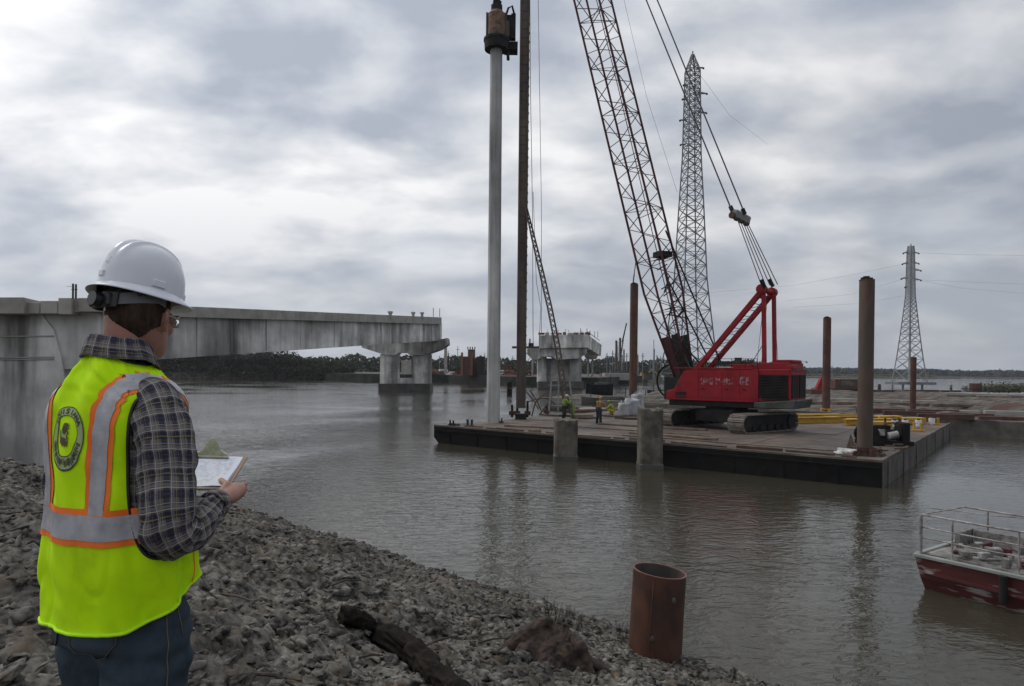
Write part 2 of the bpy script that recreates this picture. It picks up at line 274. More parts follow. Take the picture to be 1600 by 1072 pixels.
# ------------------------------------------------------------------ helpers
class MB:
    def __init__(s): s.v = []; s.f = []; s.uv = None
    def add(s, vs_, fs):
        o = len(s.v); s.v.extend([tuple(v) for v in vs_]); s.f.extend([tuple(i+o for i in f) for f in fs]); return s
    def box(s, c, size, rz=0, M3=None):
        x, y, z = size[0]/2, size[1]/2, size[2]/2
        mm = M3 if M3 is not None else Matrix.Rotation(rz, 3, 'Z'); c = Vector(c)
        vs_ = [c + mm @ Vector((sx*x, sy*y, sz*z)) for sx in (-1, 1) for sy in (-1, 1) for sz in (-1, 1)]
        return s.add(vs_, [(0, 1, 3, 2), (4, 6, 7, 5), (0, 4, 5, 1), (2, 3, 7, 6), (0, 2, 6, 4), (1, 5, 7, 3)])
    def bar(s, p, q, w, h=None, up=(0, 0, 1)):
        p, q = Vector(p), Vector(q); h = h or w; d = (q-p)
        if d.length < 1e-6: return s
        d = d.normalized(); u = Vector(up)
        if abs(d.dot(u)) > 0.97: u = Vector((1, 0, 0))
        a = d.cross(u).normalized()*w/2; b = d.cross(a).normalized()*h/2
        vs_ = [p-a-b, p+a-b, p+a+b, p-a+b, q-a-b, q+a-b, q+a+b, q-a+b]
        return s.add(vs_, [(0, 1, 2, 3), (7, 6, 5, 4), (0, 4, 5, 1), (1, 5, 6, 2), (2, 6, 7, 3), (3, 7, 4, 0)])
    def tube(s, p, q, r0, r1=None, n=10, cap=True):
        p, q = Vector(p), Vector(q); r1 = r0 if r1 is None else r1; d = (q-p).normalized()
        u = Vector((0, 0, 1)) if abs(d.z) < 0.95 else Vector((1, 0, 0)); a = d.cross(u).normalized(); b = d.cross(a)
        vs_ = [p+(a*math.cos(t)+b*math.sin(t))*r0 for t in [2*math.pi*i/n for i in range(n)]] + [q+(a*math.cos(t)+b*math.sin(t))*r1 for t in [2*math.pi*i/n for i in range(n)]]
        fs = [(i, (i+1) % n, n+(i+1) % n, n+i) for i in range(n)]
        if cap: fs += [tuple(range(n))[::-1], tuple(range(n, 2*n))]
        return s.add(vs_, fs)
    def chain(s, pts, rs, n=12, cap=True, uvs=False, squash=1.0):
        pts = [Vector(p) for p in pts]; rings = []; ref = None
        for i, p in enumerate(pts):
            d = (pts[min(i+1, len(pts)-1)]-pts[max(i-1, 0)]).normalized()
            if ref is None: ref = d.cross(Vector((0, 0, 1)) if abs(d.z) < 0.9 else Vector((0, 1, 0))).normalized()
            a = (ref - d*ref.dot(d)).normalized(); ref = a; b = d.cross(a)
            rings.append([p+(a*math.cos(t)+b*math.sin(t)*squash)*rs[i] for t in [2*math.pi*j/n for j in range(n)]])
        return s.loft(rings, cap)
    def loft(s, rings, cap=True, closed=True):
        n = len(rings[0]); o = len(s.v)
        for r in rings: s.v.extend([tuple(v) for v in r])
        for i in range(len(rings)-1):
            for j in range(n if closed else n-1):
                k2 = (j+1) % n; s.f.append((o+i*n+j, o+i*n+k2, o+(i+1)*n+k2, o+(i+1)*n+j))
        if cap: s.f.append(tuple(o+j for j in range(n))[::-1]); s.f.append(tuple(o+(len(rings)-1)*n+j for j in range(n)))
        return s
    def ell(s, c, r, nu=12, nv=8, M3=None):
        rings = []; c = Vector(c); mm = M3 or Matrix.Identity(3)
        for i in range(nv+1):
            ph = math.pi*(i/nv)*0.98+math.pi*0.01-math.pi/2
            rings.append([c+mm @ Vector((r[0]*math.cos(ph)*math.cos(2*math.pi*j/nu), r[1]*math.cos(ph)*math.sin(2*math.pi*j/nu), r[2]*math.sin(ph))) for j in range(nu)])
        return s.loft(rings)
    def prism(s, poly, o, ax, ay, an, h0, h1):   # polygon in plane (ax, ay) extruded along an
        o, ax, ay, an = Vector(o), Vector(ax), Vector(ay), Vector(an); n = len(poly)
        vs_ = [o+ax*p[0]+ay*p[1]+an*h0 for p in poly]+[o+ax*p[0]+ay*p[1]+an*h1 for p in poly]
        return s.add(vs_, [tuple(range(n)), tuple(range(n, 2*n))[::-1]]+[(i, n+i, n+(i+1) % n, (i+1) % n) for i in range(n)])
    def build(s, name, m, parent=None, smooth=False, world=False, bevel=0):
        me = bpy.data.meshes.new(name); vs_ = s.v
        if world and parent is not None:
            inv = wmat(parent).inverted(); vs_ = [tuple(inv @ Vector(v)) for v in vs_]
        me.from_pydata(vs_, [], s.f)
        bm = bmesh.new(); bm.from_mesh(me); bmesh.ops.recalc_face_normals(bm, faces=bm.faces)
        if bevel: bmesh.ops.bevel(bm, geom=list(bm.edges), offset=bevel, segments=1, affect='EDGES')
        bm.to_mesh(me); bm.free()
        return link(name, me, m, parent, smooth)
def wmat(o):
    m = Matrix.Identity(4)
    while o is not None:
        m = (Matrix.Translation(o.location) @ o.rotation_euler.to_matrix().to_4x4()) @ m; o = o.parent
    return m
def link(name, me, m, parent=None, smooth=False):
    if m is not None: me.materials.clear(); me.materials.append(m)
    if smooth:
        for p_ in me.polygons: p_.use_smooth = True
    o = bpy.data.objects.new(name, me); COL.objects.link(o)
    if parent is not None: o.parent = parent
    return o
LONG = []
def tag(o, label=None, cat=None, group=None, kind=None):
    if label: o['label'] = label
    if label and len(label.split()) > 16: LONG.append(label)
    if cat: o['category'] = cat
    if group: o['group'] = group
    if kind: o['kind'] = kind
    return o
def thing(name, label, cat, loc=(0, 0, 0), rz=0, group=None):
    o = bpy.data.objects.new(name, None); COL.objects.link(o); o.location = loc; o.rotation_euler = (0, 0, rz); o.empty_display_size = 0.2
    return tag(o, label, cat, group)
def copy_tree(o, parent=None):
    c = o.copy(); COL.objects.link(c); c.parent = parent
    for ch in list(o.children): copy_tree(ch, c)
    return c
# vectorised value noise
def _h(ix, iy, iz):
    n = (ix*374761393 + iy*668265263 + iz*2147483647*0 + iz*1274126177) & 0xFFFFFFFF
    n = ((n ^ (n >> 13))*1274126177) & 0xFFFFFFFF
    return ((n ^ (n >> 16)) & 0xFFFF)/65535.0
def vn(x, y, z=None):
    x = np.asarray(x, float); y = np.asarray(y, float); z = np.zeros_like(x) if z is None else np.asarray(z, float)
    ix, iy, iz = np.floor(x).astype(np.int64), np.floor(y).astype(np.int64), np.floor(z).astype(np.int64)
    fx, fy, fz = x-ix, y-iy, z-iz; fx = fx*fx*(3-2*fx); fy = fy*fy*(3-2*fy); fz = fz*fz*(3-2*fz); r_ = 0
    for a in (0, 1):
        for b in (0, 1):
            for c in (0, 1):
                r_ = r_ + _h(ix+a, iy+b, iz+c)*(fx if a else 1-fx)*(fy if b else 1-fy)*(fz if c else 1-fz)
    return r_*2-1
def fbm(x, y, z=None, o=4, g=0.5):
    r_, a = 0, 1
    z = 0*np.asarray(x, float) if z is None else z
    for i in range(o): r_ = r_+a*vn(x*2**i+17*i, y*2**i+9*i, z*2**i); a *= g
    return r_
def remesh(o, vox, smooth_it=2):
    md = o.modifiers.new('r', 'REMESH'); md.mode = 'VOXEL'; md.voxel_size = vox; md.use_smooth_shade = True
    if smooth_it:
        m2 = o.modifiers.new('s', 'SMOOTH'); m2.iterations = smooth_it; m2.factor = 0.5
    dg = bpy.context.evaluated_depsgraph_get(); dg.update(); me = bpy.data.meshes.new_from_object(o.evaluated_get(dg))
    mats = [x for x in o.data.materials]; o.modifiers.clear(); o.data = me
    for p_ in me.polygons: p_.use_smooth = True
    if mats and not me.materials: me.materials.append(mats[0])
    return o
# ================================================================== THE SETTING
# water
w = MB(); w.add([(-2600, -300, 0), (2600, -300, 0), (2600, 3000, 0), (-2600, 3000, 0)], [(0, 1, 2, 3)])
tag(w.build('river_water', M['water']), kind='structure')
rb = MB(); rb.add([(-2600, -300, -3), (2600, -300, -3), (2600, 3000, -3), (-2600, 3000, -3)], [(0, 1, 2, 3)])
tag(rb.build('river_bed', M['mud']), kind='structure')

SH = np.array([(60, -40), (12, 2.6), (3.5, 9.9), (0, 13.8), (-8, 21.0), (-21, 28.0), (-40, 38), (-90, 50)], float)
def shore(x, y):   # signed distance inland
    x = np.asarray(x, float); y = np.asarray(y, float); best = np.full(x.shape, 1e9); sg = np.ones(x.shape)
    for a, b in zip(SH[:-1], SH[1:]):
        d = b-a; l = np.hypot(*d); d = d/l; t = np.clip((x-a[0])*d[0]+(y-a[1])*d[1], 0, l)
        ex, ey = x-(a[0]+t*d[0]), y-(a[1]+t*d[1]); dist = np.hypot(ex, ey); side = (x-a[0])*(-d[1])+(y-a[1])*d[0]
        m_ = dist < best-1e-9; best = np.where(m_, dist, best); sg = np.where(m_, np.where(side > 0, 1, -1), sg)
    return best*sg
def bank(x, y, fine=True):
    x = np.asarray(x, float); y = np.asarray(y, float); s_ = shore(x, y)
    z = np.where(s_ < 8.6, 0.35*s_, 3.01+0.06*(s_-8.6)); z = np.minimum(z, 3.15); z = np.maximum(z, -2.5)
    near = np.clip(1-np.hypot(x+1.11, y-1.95)/2.0, 0, 1)
    z = z + (0.16*fbm(x*0.5, y*0.5, o=3)+0.05)*(1-near)*np.clip((s_+0.5)/3, 0.15, 1)
    z = z*(1-near) + 3.0*near
    if fine: z = z + (0.055*fbm(x*2.6, y*2.6, o=4, g=0.6) + 0.065*np.abs(vn(x*7, y*7)) + 0.042*np.abs(vn(x*14+3, y*14)) + .014*vn(x*30, y*30))*np.clip((s_+1.5)/2, 0.4, 1)
    return z
# one terrain sheet, finest near the camera
xs = np.concatenate([np.linspace(-90, -24, 70), np.linspace(-23.8, -9, 150), np.linspace(-8.95, 6, 420), np.linspace(6.1, 20, 50), np.linspace(21, 60, 20)])
ys = np.concatenate([np.linspace(-40, -1, 30), np.linspace(-0.8, 2.5, 40), np.linspace(2.54, 15, 380), np.linspace(15.06, 30, 200), np.linspace(30.5, 60, 40)])
X, Y = np.meshgrid(xs, ys, indexing='ij'); Z = bank(X, Y)
nx, ny = X.shape; V = np.stack([X, Y, Z], -1).reshape(-1, 3)
idx = np.arange(nx*ny).reshape(nx, ny); Q = np.stack([idx[:-1, :-1], idx[1:, :-1], idx[1:, 1:], idx[:-1, 1:]], -1).reshape(-1, 4)
keep = (V[Q][:, :, 2].max(1) > -1.2); Q = Q[keep]
me = bpy.data.meshes.new('riverbank'); me.vertices.add(len(V)); me.vertices.foreach_set('co', V.ravel())
me.loops.add(Q.size); me.loops.foreach_set('vertex_index', Q.ravel()); me.polygons.add(len(Q)); me.polygons.foreach_set('loop_start', np.arange(0, Q.size, 4)); me.polygons.foreach_set('loop_total', np.full(len(Q), 4))
me.update(); me.validate()
BANK = tag(link('riverbank', me, M['mud'], smooth=True), kind='structure')

# rocks
def rock_mesh(seed, sub=3):
    bm = bmesh.new(); bmesh.ops.create_icosphere(bm, subdivisions=sub, radius=1)
    a = np.array([v.co[:] for v in bm.verts]); r_ = random.Random(seed)
    for q in range(14):   # chip flat facets
        n_ = np.array([r_.gauss(0, 1), r_.gauss(0, 1), r_.gauss(0, 1)]); n_ /= np.linalg.norm(n_); d_ = r_.uniform(0.35, 0.8)
        e_ = a @ n_-d_; a = a-np.outer(np.maximum(e_, 0), n_)*0.9
    a = a*(1+0.30*fbm(a[:, 0]*1.5+seed*3.7, a[:, 1]*1.5, a[:, 2]*1.5, o=4, g=.62))[:, None]
    f = np.array([[v.index for v in p_.verts] for p_ in bm.faces]); bm.free()
    a[:, 2] *= 0.5
    return a, f
protos = [rock_mesh(i+1) for i in range(10)]; protos_lo = [rock_mesh(i+1, 2) for i in range(10)]
N = 12500; rg = np.random.RandomState(5)
# scattered over what the camera can see, denser near
dd = 2.2+rg.rand(N*3)**1.25*26; ang = rg.uniform(-0.68, 0.42, N*3)
rx, ry = dd*np.tan(ang), dd
ss = shore(rx, ry); ok = (ss > -0.35) & (np.hypot(rx+1.11, ry-1.95) > 0.32) & (np.hypot(rx, ry) > 1.2); rx, ry, dd, ss = rx[ok][:N], ry[ok][:N], dd[ok][:N], ss[ok][:N]
sz = 0.016+0.075*rg.rand(len(rx))**3.0 + 0.0024*dd + 0.06*(rg.rand(len(rx)) > 0.975); sz *= np.where(ss < 0.8, 1.25, 1.0)
rz_ = bank(rx, ry, True)
proj = sz/dd
order = np.argsort(-proj)
rot = rg.uniform(0, 6.28, len(rx)); stx = rg.uniform(0.7, 1.9, len(rx)); stz = rg.uniform(0.6, 1.2, len(rx)); tilt = rg.normal(0, 0.55, len(rx))
rmesh = []
for a, f in protos:
    m_ = bpy.data.meshes.new('rock'); m_.from_pydata(a.tolist(), [], f.tolist()); m_.materials.append(M['rock'])
    rmesh.append(m_)
for i in order[:290]:
    o = bpy.data.objects.new('rock', rmesh[int(i) % 10]); COL.objects.link(o); o.parent = BANK
    o.location = (rx[i], ry[i], rz_[i]-sz[i]*0.16); o.rotation_euler = (tilt[i], 0, rot[i]); o.scale = (sz[i]*stx[i], sz[i], sz[i]*stz[i])
VV, FF, off = [], [], 0
for q_, i in enumerate(order[290:]):
    a, f = (protos if q_ < 2200 else protos_lo)[int(i) % 10]; c_, s_ = math.cos(rot[i]), math.sin(rot[i]); ct, st = math.cos(tilt[i]), math.sin(tilt[i])
    b = a*np.array([sz[i]*stx[i], sz[i], sz[i]*stz[i]]); b = np.stack([b[:, 0], b[:, 1]*ct-b[:, 2]*st, b[:, 1]*st+b[:, 2]*ct], 1)
    b = np.stack([b[:, 0]*c_-b[:, 1]*s_+rx[i], b[:, 0]*s_+b[:, 1]*c_+ry[i], b[:, 2]+rz_[i]-sz[i]*0.10], 1)
    VV.append(b); FF.append(f+off); off += len(a)
VV = np.concatenate(VV); FF = np.concatenate(FF)
def fast_mesh(name, V, Fc, m, parent=None, smooth=False):
    me = bpy.data.meshes.new(name); me.vertices.add(len(V)); me.vertices.foreach_set('co', np.asarray(V, float).ravel()); k_ = Fc.shape[1]
    me.loops.add(Fc.size); me.loops.foreach_set('vertex_index', Fc.ravel().astype(np.int32)); me.polygons.add(len(Fc))
    me.polygons.foreach_set('loop_start', np.arange(0, Fc.size, k_)); me.polygons.foreach_set('loop_total', np.full(len(Fc), k_)); me.update()
    return link(name, me, m, parent, smooth)
tag(fast_mesh('rubble', VV, FF, M['rock'], BANK), kind='stuff')

# ------------------------------------------------------------------ far land
def slab(name, poly, z0, z1, m, mt=None):
    b = MB(); n = len(poly); b.add([(p[0], p[1], z0) for p in poly]+[(p[0], p[1], z1) for p in poly], [tuple(range(n, 2*n))]+[(i, (i+1) % n, n+(i+1) % n, n+i) for i in range(n)])
    return tag(b.build(name, m), kind='structure')
A = G(590, 596.5); B = G(700, 598); C = G(800, 602.5); D = G(905, 607)
slab('far_quay', [(A.x-2, A.y+1), (B.x, B.y), (C.x, C.y), (D.x+6, D.y+12), (70, 330), (-140, 330), (-70, 246)], -3, 2.5, M['quaydark'])
slab('far_quay_top', [(A.x-1, A.y+2.5), (B.x, B.y+1), (C.x, C.y+1), (D.x+6, D.y+13), (69, 329), (-139, 329), (-69, 247)], 2.4, 2.56, M['dirt'])
slab('wooded_bank_ground', [(-260, 232), (-116, 238), (-60, 246), (-40, 262), (-60, 420), (-300, 420)], -3, 2.2, M['mud'])
A = G(930, 597); B = G(1062, 591)
slab('middle_shore', [(A.x-12, A.y+6), (A.x+20, A.y), (B.x, B.y), (170, 520), (40, 560), (10, 330)], -3, 1.6, M['landgrass'])
# right-hand laydown ground with a concrete edge
e1 = G(1238, 641, 1.2); e2 = G(1449, 652, 1.2); e3 = G(1600, 660, 1.2); dr = (e3-e1); dr.z = 0; dr.normalize()
a0 = e1-dr*22; a1 = e3+dr*40; nb = Vector((-dr.y, dr.x, 0)); nb = nb if nb.y > 0 else -nb
wf = MB(); wf.prism([(0, 0), ((a1-a0).length, 0), ((a1-a0).length, 0.6), (0, 0.6)], (a0.x, a0.y, 0), dr, nb, (0, 0, 1), -2.5, 1.2)
tag(wf.build('quay_wall', M['hullside'], bevel=0.02), 'long grey concrete quay wall holding the muddy yard behind the deck barge', 'wall')
gx, gy = 150, 120; L0 = (a1-a0).length+60; VV = []
tt, uu = np.meshgrid(np.linspace(-10, L0, gx), np.linspace(0.55, 1, gy)**1.0, indexing='ij')
uu = (uu-0.55)/0.45; depth = 0.6+uu**1.6*78
PX = a0.x+dr.x*tt+nb.x*depth; PY = a0.y+dr.y*tt+nb.y*depth
PZ = 1.12+0.40*fbm(tt*0.12, depth*0.55, o=5)*np.clip(depth/3-0.2, 0, 1)+0.18*np.clip(fbm(tt*0.07+5, depth*0.35+3, o=2), 0, 1)
idx = np.arange(gx*gy).reshape(gx, gy); Q = np.stack([idx[:-1, :-1], idx[1:, :-1], idx[1:, 1:], idx[:-1, 1:]], -1).reshape(-1, 4)
tag(fast_mesh('mud_yard', np.stack([PX, PY, PZ], -1).reshape(-1, 3), Q, M['dirt'], smooth=True), kind='structure')
slab('mud_yard_base', [(a0.x+nb.x*.7-dr.x*9, a0.y+nb.y*.7), (a1.x+nb.x*.7+dr.x*15, a1.y+nb.y*.7), (a1.x+nb.x*78+dr.x*15, a1.y+nb.y*78), (a0.x+nb.x*78-dr.x*9, a0.y+nb.y*78)], -2.5, 0.5, M['mud'])
# far shore strips
slab('far_shore', [(-900, 1150), (120, 780), (420, 760), (1500, 830), (2500, 1500), (-900, 1600)], -3, 1.2, M['landgrass'])
slab('sand_spit', [(150, 560), (210, 545), (330, 590), (420, 640), (300, 650)], -3, 1.0, M['landgrass'])

# leafy masses
def leaf_mass(name, pts, sizes, m, parent=None, seed=1):
    r_ = np.random.RandomState(seed); n = len(pts); pts = np.asarray(pts); sizes = np.asarray(sizes)
    a = r_.normal(size=(n, 3)); a /= np.linalg.norm(a, axis=1)[:, None]; b = np.cross(a, r_.normal(size=(n, 3))); b /= np.linalg.norm(b, axis=1)[:, None]
    a = a*sizes[:, None]; b = b*sizes[:, None]*0.7
    V = np.stack([pts-a, pts+b, pts+a, pts-b], 1).reshape(-1, 3); Fc = np.arange(4*n).reshape(n, 4)
    return fast_mesh(name, V, Fc, m, parent)
def far_woods(name, x0, y0, x1, y1, h, n, seed, m, leaf=1.6, thick=25, zb=1):
    r_ = np.random.RandomState(seed); t = r_.rand(n); x = x0+(x1-x0)*t; y = y0+(y1-y0)*t+r_.rand(n)*thick
    prof = h*(0.85+0.13*fbm(t*40, t*0+seed, o=4)+0.05*vn(t*400, t*0)); z = zb+prof*r_.rand(n)**0.7
    return tag(leaf_mass(name, np.stack([x, y, z], 1), r_.uniform(0.6, 1.3, n)*leaf, m, seed=seed), kind='stuff')
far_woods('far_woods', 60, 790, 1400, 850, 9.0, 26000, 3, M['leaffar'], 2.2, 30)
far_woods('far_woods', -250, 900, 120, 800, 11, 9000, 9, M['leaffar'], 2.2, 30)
far_woods('wood_behind_quay', -160, 300, 150, 345, 9.5, 16000, 4, M['leaf'], 0.8, 25, 1.5)
far_woods('reed_bed', 160, 560, 400, 640, 2.6, 5000, 6, M['leafolive'], 0.8, 18, 0.8)
# dark wooded bank under the bridge: trees and scrub one by one
def tree_proto(seed, h=8.0, wd=4.0, n=520, m=None):
    r_ = random.Random(seed)
    t = thing('dark_tree', 'dark tree', 'tree')
    tr = MB(); tr.tube((0, 0, -0.5), (r_.uniform(-.3, .3), 0, h*0.75), 0.16, 0.05, 6)
    for q in range(4):
        z = h*r_.uniform(.3, .65); a = r_.uniform(0, 6.28); tr.tube((0, 0, z), (math.cos(a)*wd*.4, math.sin(a)*wd*.4, z+h*.15), .06, .02, 4)
    tr.build('trunk', M['bark'], t)
    pts, szs = [], []
    cl_ = [(r_.gauss(0, wd*.22), r_.gauss(0, wd*.22), h*r_.uniform(.25, .92), r_.uniform(.5, 1.1)) for _ in range(13)]
    for _ in range(n):
        c_ = r_.choice(cl_); pts.append((c_[0]+r_.gauss(0, wd*.16), c_[1]+r_.gauss(0, wd*.16), max(0.1, c_[2]+r_.gauss(0, h*.07)))); szs.append(r_.uniform(.18, .42))
    leaf_mass('crown', pts, szs, m or M['leaf'], t, seed)
    return t
tp = [tree_proto(11+i, 7.5+i*0.8, 5+i*.4, 700) for i in range(4)]
spots = []
xx = -128.0
tr_ = random.Random(3)
while xx < -56:
    spots.append((xx, 240+tr_.uniform(0, 3)+(xx+128)*0.09)); xx += tr_.uniform(1.6, 2.6)
for i, (x, y) in enumerate(spots):
    o = tp[i] if i < 4 else copy_tree(tp[i % 4]); o.location = (x, y, 1.2); o.rotation_euler = (0, 0, tr_.uniform(0, 6.28))
    hh = 1.12+0.15*tr_.uniform(-1, 1)
    hh *= 1-.38*max(0, min(1, (x+84)/16))
    o.scale = (hh*1.1, hh*1.1, hh)
    tag(o, 'dark evergreen tree in the packed wooded bank beyond the water under the bridge span', 'tree', 'trees of the dark wooded bank')
far_woods('bank_scrub', -135, 236, -58, 243, 5.5, 9000, 14, M['leaf'], 0.45, 4, 0.1)

# ================================================================== BRIDGES
def plane_strip(b, pts_top, pts_bot, thick):   # wall following pixel bearings, thick towards the back-left
    pass
def beam(mb, A0, B0, A1, B1, n):   # quad section: near end top/bot (A0,B0), far end top/bot (A1,B1), extruded by n
    A0, B0, A1, B1, n = map(Vector, (A0, B0, A1, B1, n))
    mb.add([A0, B0, B1, A1, A0+n, B0+n, B1+n, A1+n], [(0, 1, 2, 3), (4, 7, 6, 5), (0, 3, 7, 4), (1, 5, 6, 2), (0, 4, 5, 1), (3, 2, 6, 7)])
dN, dF = 27.0, 134.0
def depth_at(px):      # depth on the vertical plane of the girder's near face
    xa, ya, xb, yb = (-800/F*dN), dN, (-110/F*dF), dF
    k_ = (px-800)/F; t_ = (k_*ya-xa)/((xb-xa)-k_*(yb-ya)); return ya+t_*(yb-ya)
def BP(px, py): return P(px, py, depth_at(px))
nrm = Vector((-(dF-dN), (-110/F*dF)-(-800/F*dN), 0)).normalized()
br = thing('concrete_bridge', 'long weathered concrete girder bridge ending at a twin column pier over the water', 'bridge', (BP(300, 560).x, BP(300, 560).y, 0))
def lerp(a, b, t): return a+(b-a)*t
deckm, gird = MB(), MB()
xsn = [150, 220, 310, 400, 500, 600, 690]
for a_, b_ in zip(xsn[:-1], xsn[1:]):
    ty = lambda x: 465+(x-0)*(495-465)/690.0+ (1.0 if x > 0 else 0)
    by = lambda x: ty(x)+lerp(19, 10.5, min(1, max(0, (x-150)/540)))
    beam(deckm, BP(a_, ty(a_)), BP(a_, by(a_)), BP(b_, ty(b_)), BP(b_, by(b_)), nrm*-0.0+nrm*9.0)
    gy_ = lambda x: 569-(x-150)*(569-533)/530.0
    q0, q1 = max(a_, 60), (695 if b_ == 690 else b_)
    off_ = nrm*(0.35+0.25*(a_-60)/630)
    beam(gird, BP(q0, by(q0)-1)+off_, BP(q0, gy_(q0))+off_, BP(q1, by(q1)-1)+off_, BP(q1, gy_(q1))+off_, nrm*2.4)
deckm.build('deck_slab', M['concrete_edge'], br, world=True)
gird.build('girder', M['concrete'], br, world=True)
g2 = MB(); beam(g2, BP(160, 489)+nrm*5.5, BP(160, 566)+nrm*5.5, BP(684, 506)+nrm*5.5, BP(684, 531)+nrm*5.5, nrm*2.4); g2.build('girder', M['concrete'], br, world=True)
for px in (609, 645, 659):
    s_ = MB(); p_ = BP(px, 494); s_.box(p_+Vector((0, .4, .1)), (.4, .35, .9)); s_.box(p_+Vector((0, .4, .55)), (.6, .6, .25)); s_.build('lamp_base', M['concrete_edge'], br, world=True)
for px in (677, 687):
    s_ = MB(); p_ = BP(px, 495); s_.tube(p_, p_+Vector((0, 0, 1.6)), .06, n=6); s_.build('rebar_post', M['darkmetal'], br, world=True)
for px in (205, 262, 318, 372, 425, 478, 530, 582, 634):      # form joints on the girder face
    q = MB(); o9 = nrm*(0.33+0.25*(px-60)/630); q.bar(BP(px, 465+px*.0435+13)+o9, BP(px, 569-(px-150)*38/530-1)+o9, .07, .05); q.build('form_joint', M['concrete_wet'] if px % 2 else M['concrete_edge'], br, world=True)
# pier near (left): stepped parapets, massive wall
ab = thing('abutment_pier', 'massive grey concrete pier wall on the left bank under the near end of the bridge', 'pier', (P(60, 740, 27).x, 27, 0))
# upper block with curved shoulder, then the wall
wl = MB(); d0 = 26.4
prof_ = [(-160, 487), (62, 487), (84, 516), (96, 560), (104, 610), (104, 800), (-160, 800)]
pts = [P(x, y, d0) for x, y in prof_]; n = len(pts)
wl.add(pts+[p_+Vector((-1.5, 5.0, 0)) for p_ in pts], [tuple(range(n)), tuple(range(n, 2*n))[::-1]]+[(i, n+i, n+(i+1) % n, (i+1) % n) for i in range(n)])
wl.build('pier_wall', M['concrete'], ab, world=True)
fr = MB(); pts = [P(x, y, d0) for x, y in [(50, 487), (150, 487), (150, 570), (102, 577), (50, 577)]]; n = len(pts); bk = Vector((-.3, .9, 0))
fr.add([p_+Vector((0.02, .12, 0)) for p_ in pts]+[p_+bk*4 for p_ in pts], [tuple(range(n)), tuple(range(n, 2*n))[::-1]]+[(i, n+i, n+(i+1) % n, (i+1) % n) for i in range(n)])
fr.build('girder_end', M['concrete'], ab, world=True)
for (x0, x1, y0, y1, dz) in [(-160, 37, 464.5, 490, 25.6), (38, 62, 472.5, 490, 25.9), (63, 90, 470, 490, 25.8), (91, 112, 465.5, 491, 25.7), (112, 122, 466, 488, 25.95), (122, 156, 465.5, 487, 25.9)]:
    c_ = MB(); pts = [P(x, y, dz) for x, y in [(x0, y0), (x1, y0), (x1, y1), (x0, y1)]]
    c_.add(pts+[p_+Vector((-1.0, 3.5, 0)) for p_ in pts], [(0, 1, 2, 3), (7, 6, 5, 4), (0, 4, 5, 1), (1, 5, 6, 2), (2, 6, 7, 3), (3, 7, 4, 0)]); c_.build('parapet_block', M['concrete_edge'], ab, world=True, bevel=0.015)
for zy in (527, 560, 563):     # formwork ledges and stains as thin proud lips
    c_ = MB(); c_.bar(P(-100, zy, d0-.02), P(84, zy-2, d0-.02), .05, .04); c_.build('formwork_lip', M['concrete_edge'], ab, world=True)
ps = thing('post', 'short twin steel post sticking up above the bridge parapet left of the hard hat', 'post', P(116, 465, 25.5))
q = MB(); q.tube((-.05, 0, -.05), (-.05, 0, .52), .035, n=6); q.tube((.06, 0, -.05), (.06, 0, .5), .035, n=6); q.bar((-.12, 0, .3), (.12, 0, .3), .02); q.bar((-.3, 0, .42), (0, 0, .40), .012); q.build('uprights', M['spud'], ps)
# pier at the far end of the span
pr = thing('twin_column_pier', 'pale concrete hammerhead pier with two columns carrying the end of the long bridge', 'pier', (P(630, 612, 134).x, 134, 0))
def pxbox(mb, x0, x1, y0, y1, d, thick, ch=0):
    pts = [P(x, y, d) for x, y in [(x0, y0), (x1, y0), (x1, y1), (x0, y1)]]; k_ = Vector((0, thick, 0))
    mb.add(pts+[p_+k_ for p_ in pts], [(0, 1, 2, 3), (7, 6, 5, 4), (0, 4, 5, 1), (1, 5, 6, 2), (2, 6, 7, 3), (3, 7, 4, 0)])
def octcol(mb, x0, x1, y0, y1, d, thick, cut=.3):
    a = P(x0, y1, d); b = P(x1, y1, d); t_ = P(x0, y0, d).z; wd = b.x-a.x; c_ = min(wd, thick)*cut
    poly = [(a.x+c_, d), (b.x-c_, d), (b.x, d+c_), (b.x, d+thick-c_), (b.x-c_, d+thick), (a.x+c_, d+thick), (a.x, d+thick-c_), (a.x, d+c_)]
    mb.prism(poly, (0, 0, 0), (1, 0, 0), (0, 1, 0), (0, 0, 1), a.z-.05, t_)
for x0, x1 in ((592, 619), (643, 671)):
    c_ = MB(); octcol(c_, x0, x1, 553, 600, 134, 5); c_.build('column', M['concrete'], pr, world=True)
def capbeam(mb, pl, d, thick):
    pts = [P(x, y, d) for x, y in pl]; n = len(pts); mb.add(pts+[p_+Vector((0, thick, 0)) for p_ in pts], [tuple(range(n)), tuple(range(n, 2*n))[::-1]]+[(i, n+i, n+(i+1) % n, (i+1) % n) for i in range(n)])
c_ = MB(); capbeam(c_, [(565, 536), (672, 533.5), (699, 528), (700, 538), (688, 546), (671, 552), (662, 555), (640, 555), (636, 551), (622, 551), (618, 555), (600, 554), (590, 551), (565, 543)], 133.4, 4.5); c_.build('cap_beam', M['concrete'], pr, world=True)
c_ = MB(); pxbox(c_, 617, 645, 591, 600, 135, 3.5); c_.build('web_wall', M['concrete'], pr, world=True)
c_ = MB(); pxbox(c_, 591, 671.5, 599.5, 613, 133.5, 6); c_.build('footing', M['concrete_wet'], pr, world=True)
for x in (575, 595, 612, 634, 650, 668, 685):
    c_ = MB(); pxbox(c_, x-2.5, x+2.5, 531.5, 536, 133.8, 1.0); c_.build('bearing_pad', M['concrete_edge'], pr, world=True)
pr2 = thing('single_column', 'slim pale column behind and between the twin column pier', 'column', (P(632, 595, 165).x, 165, 0))
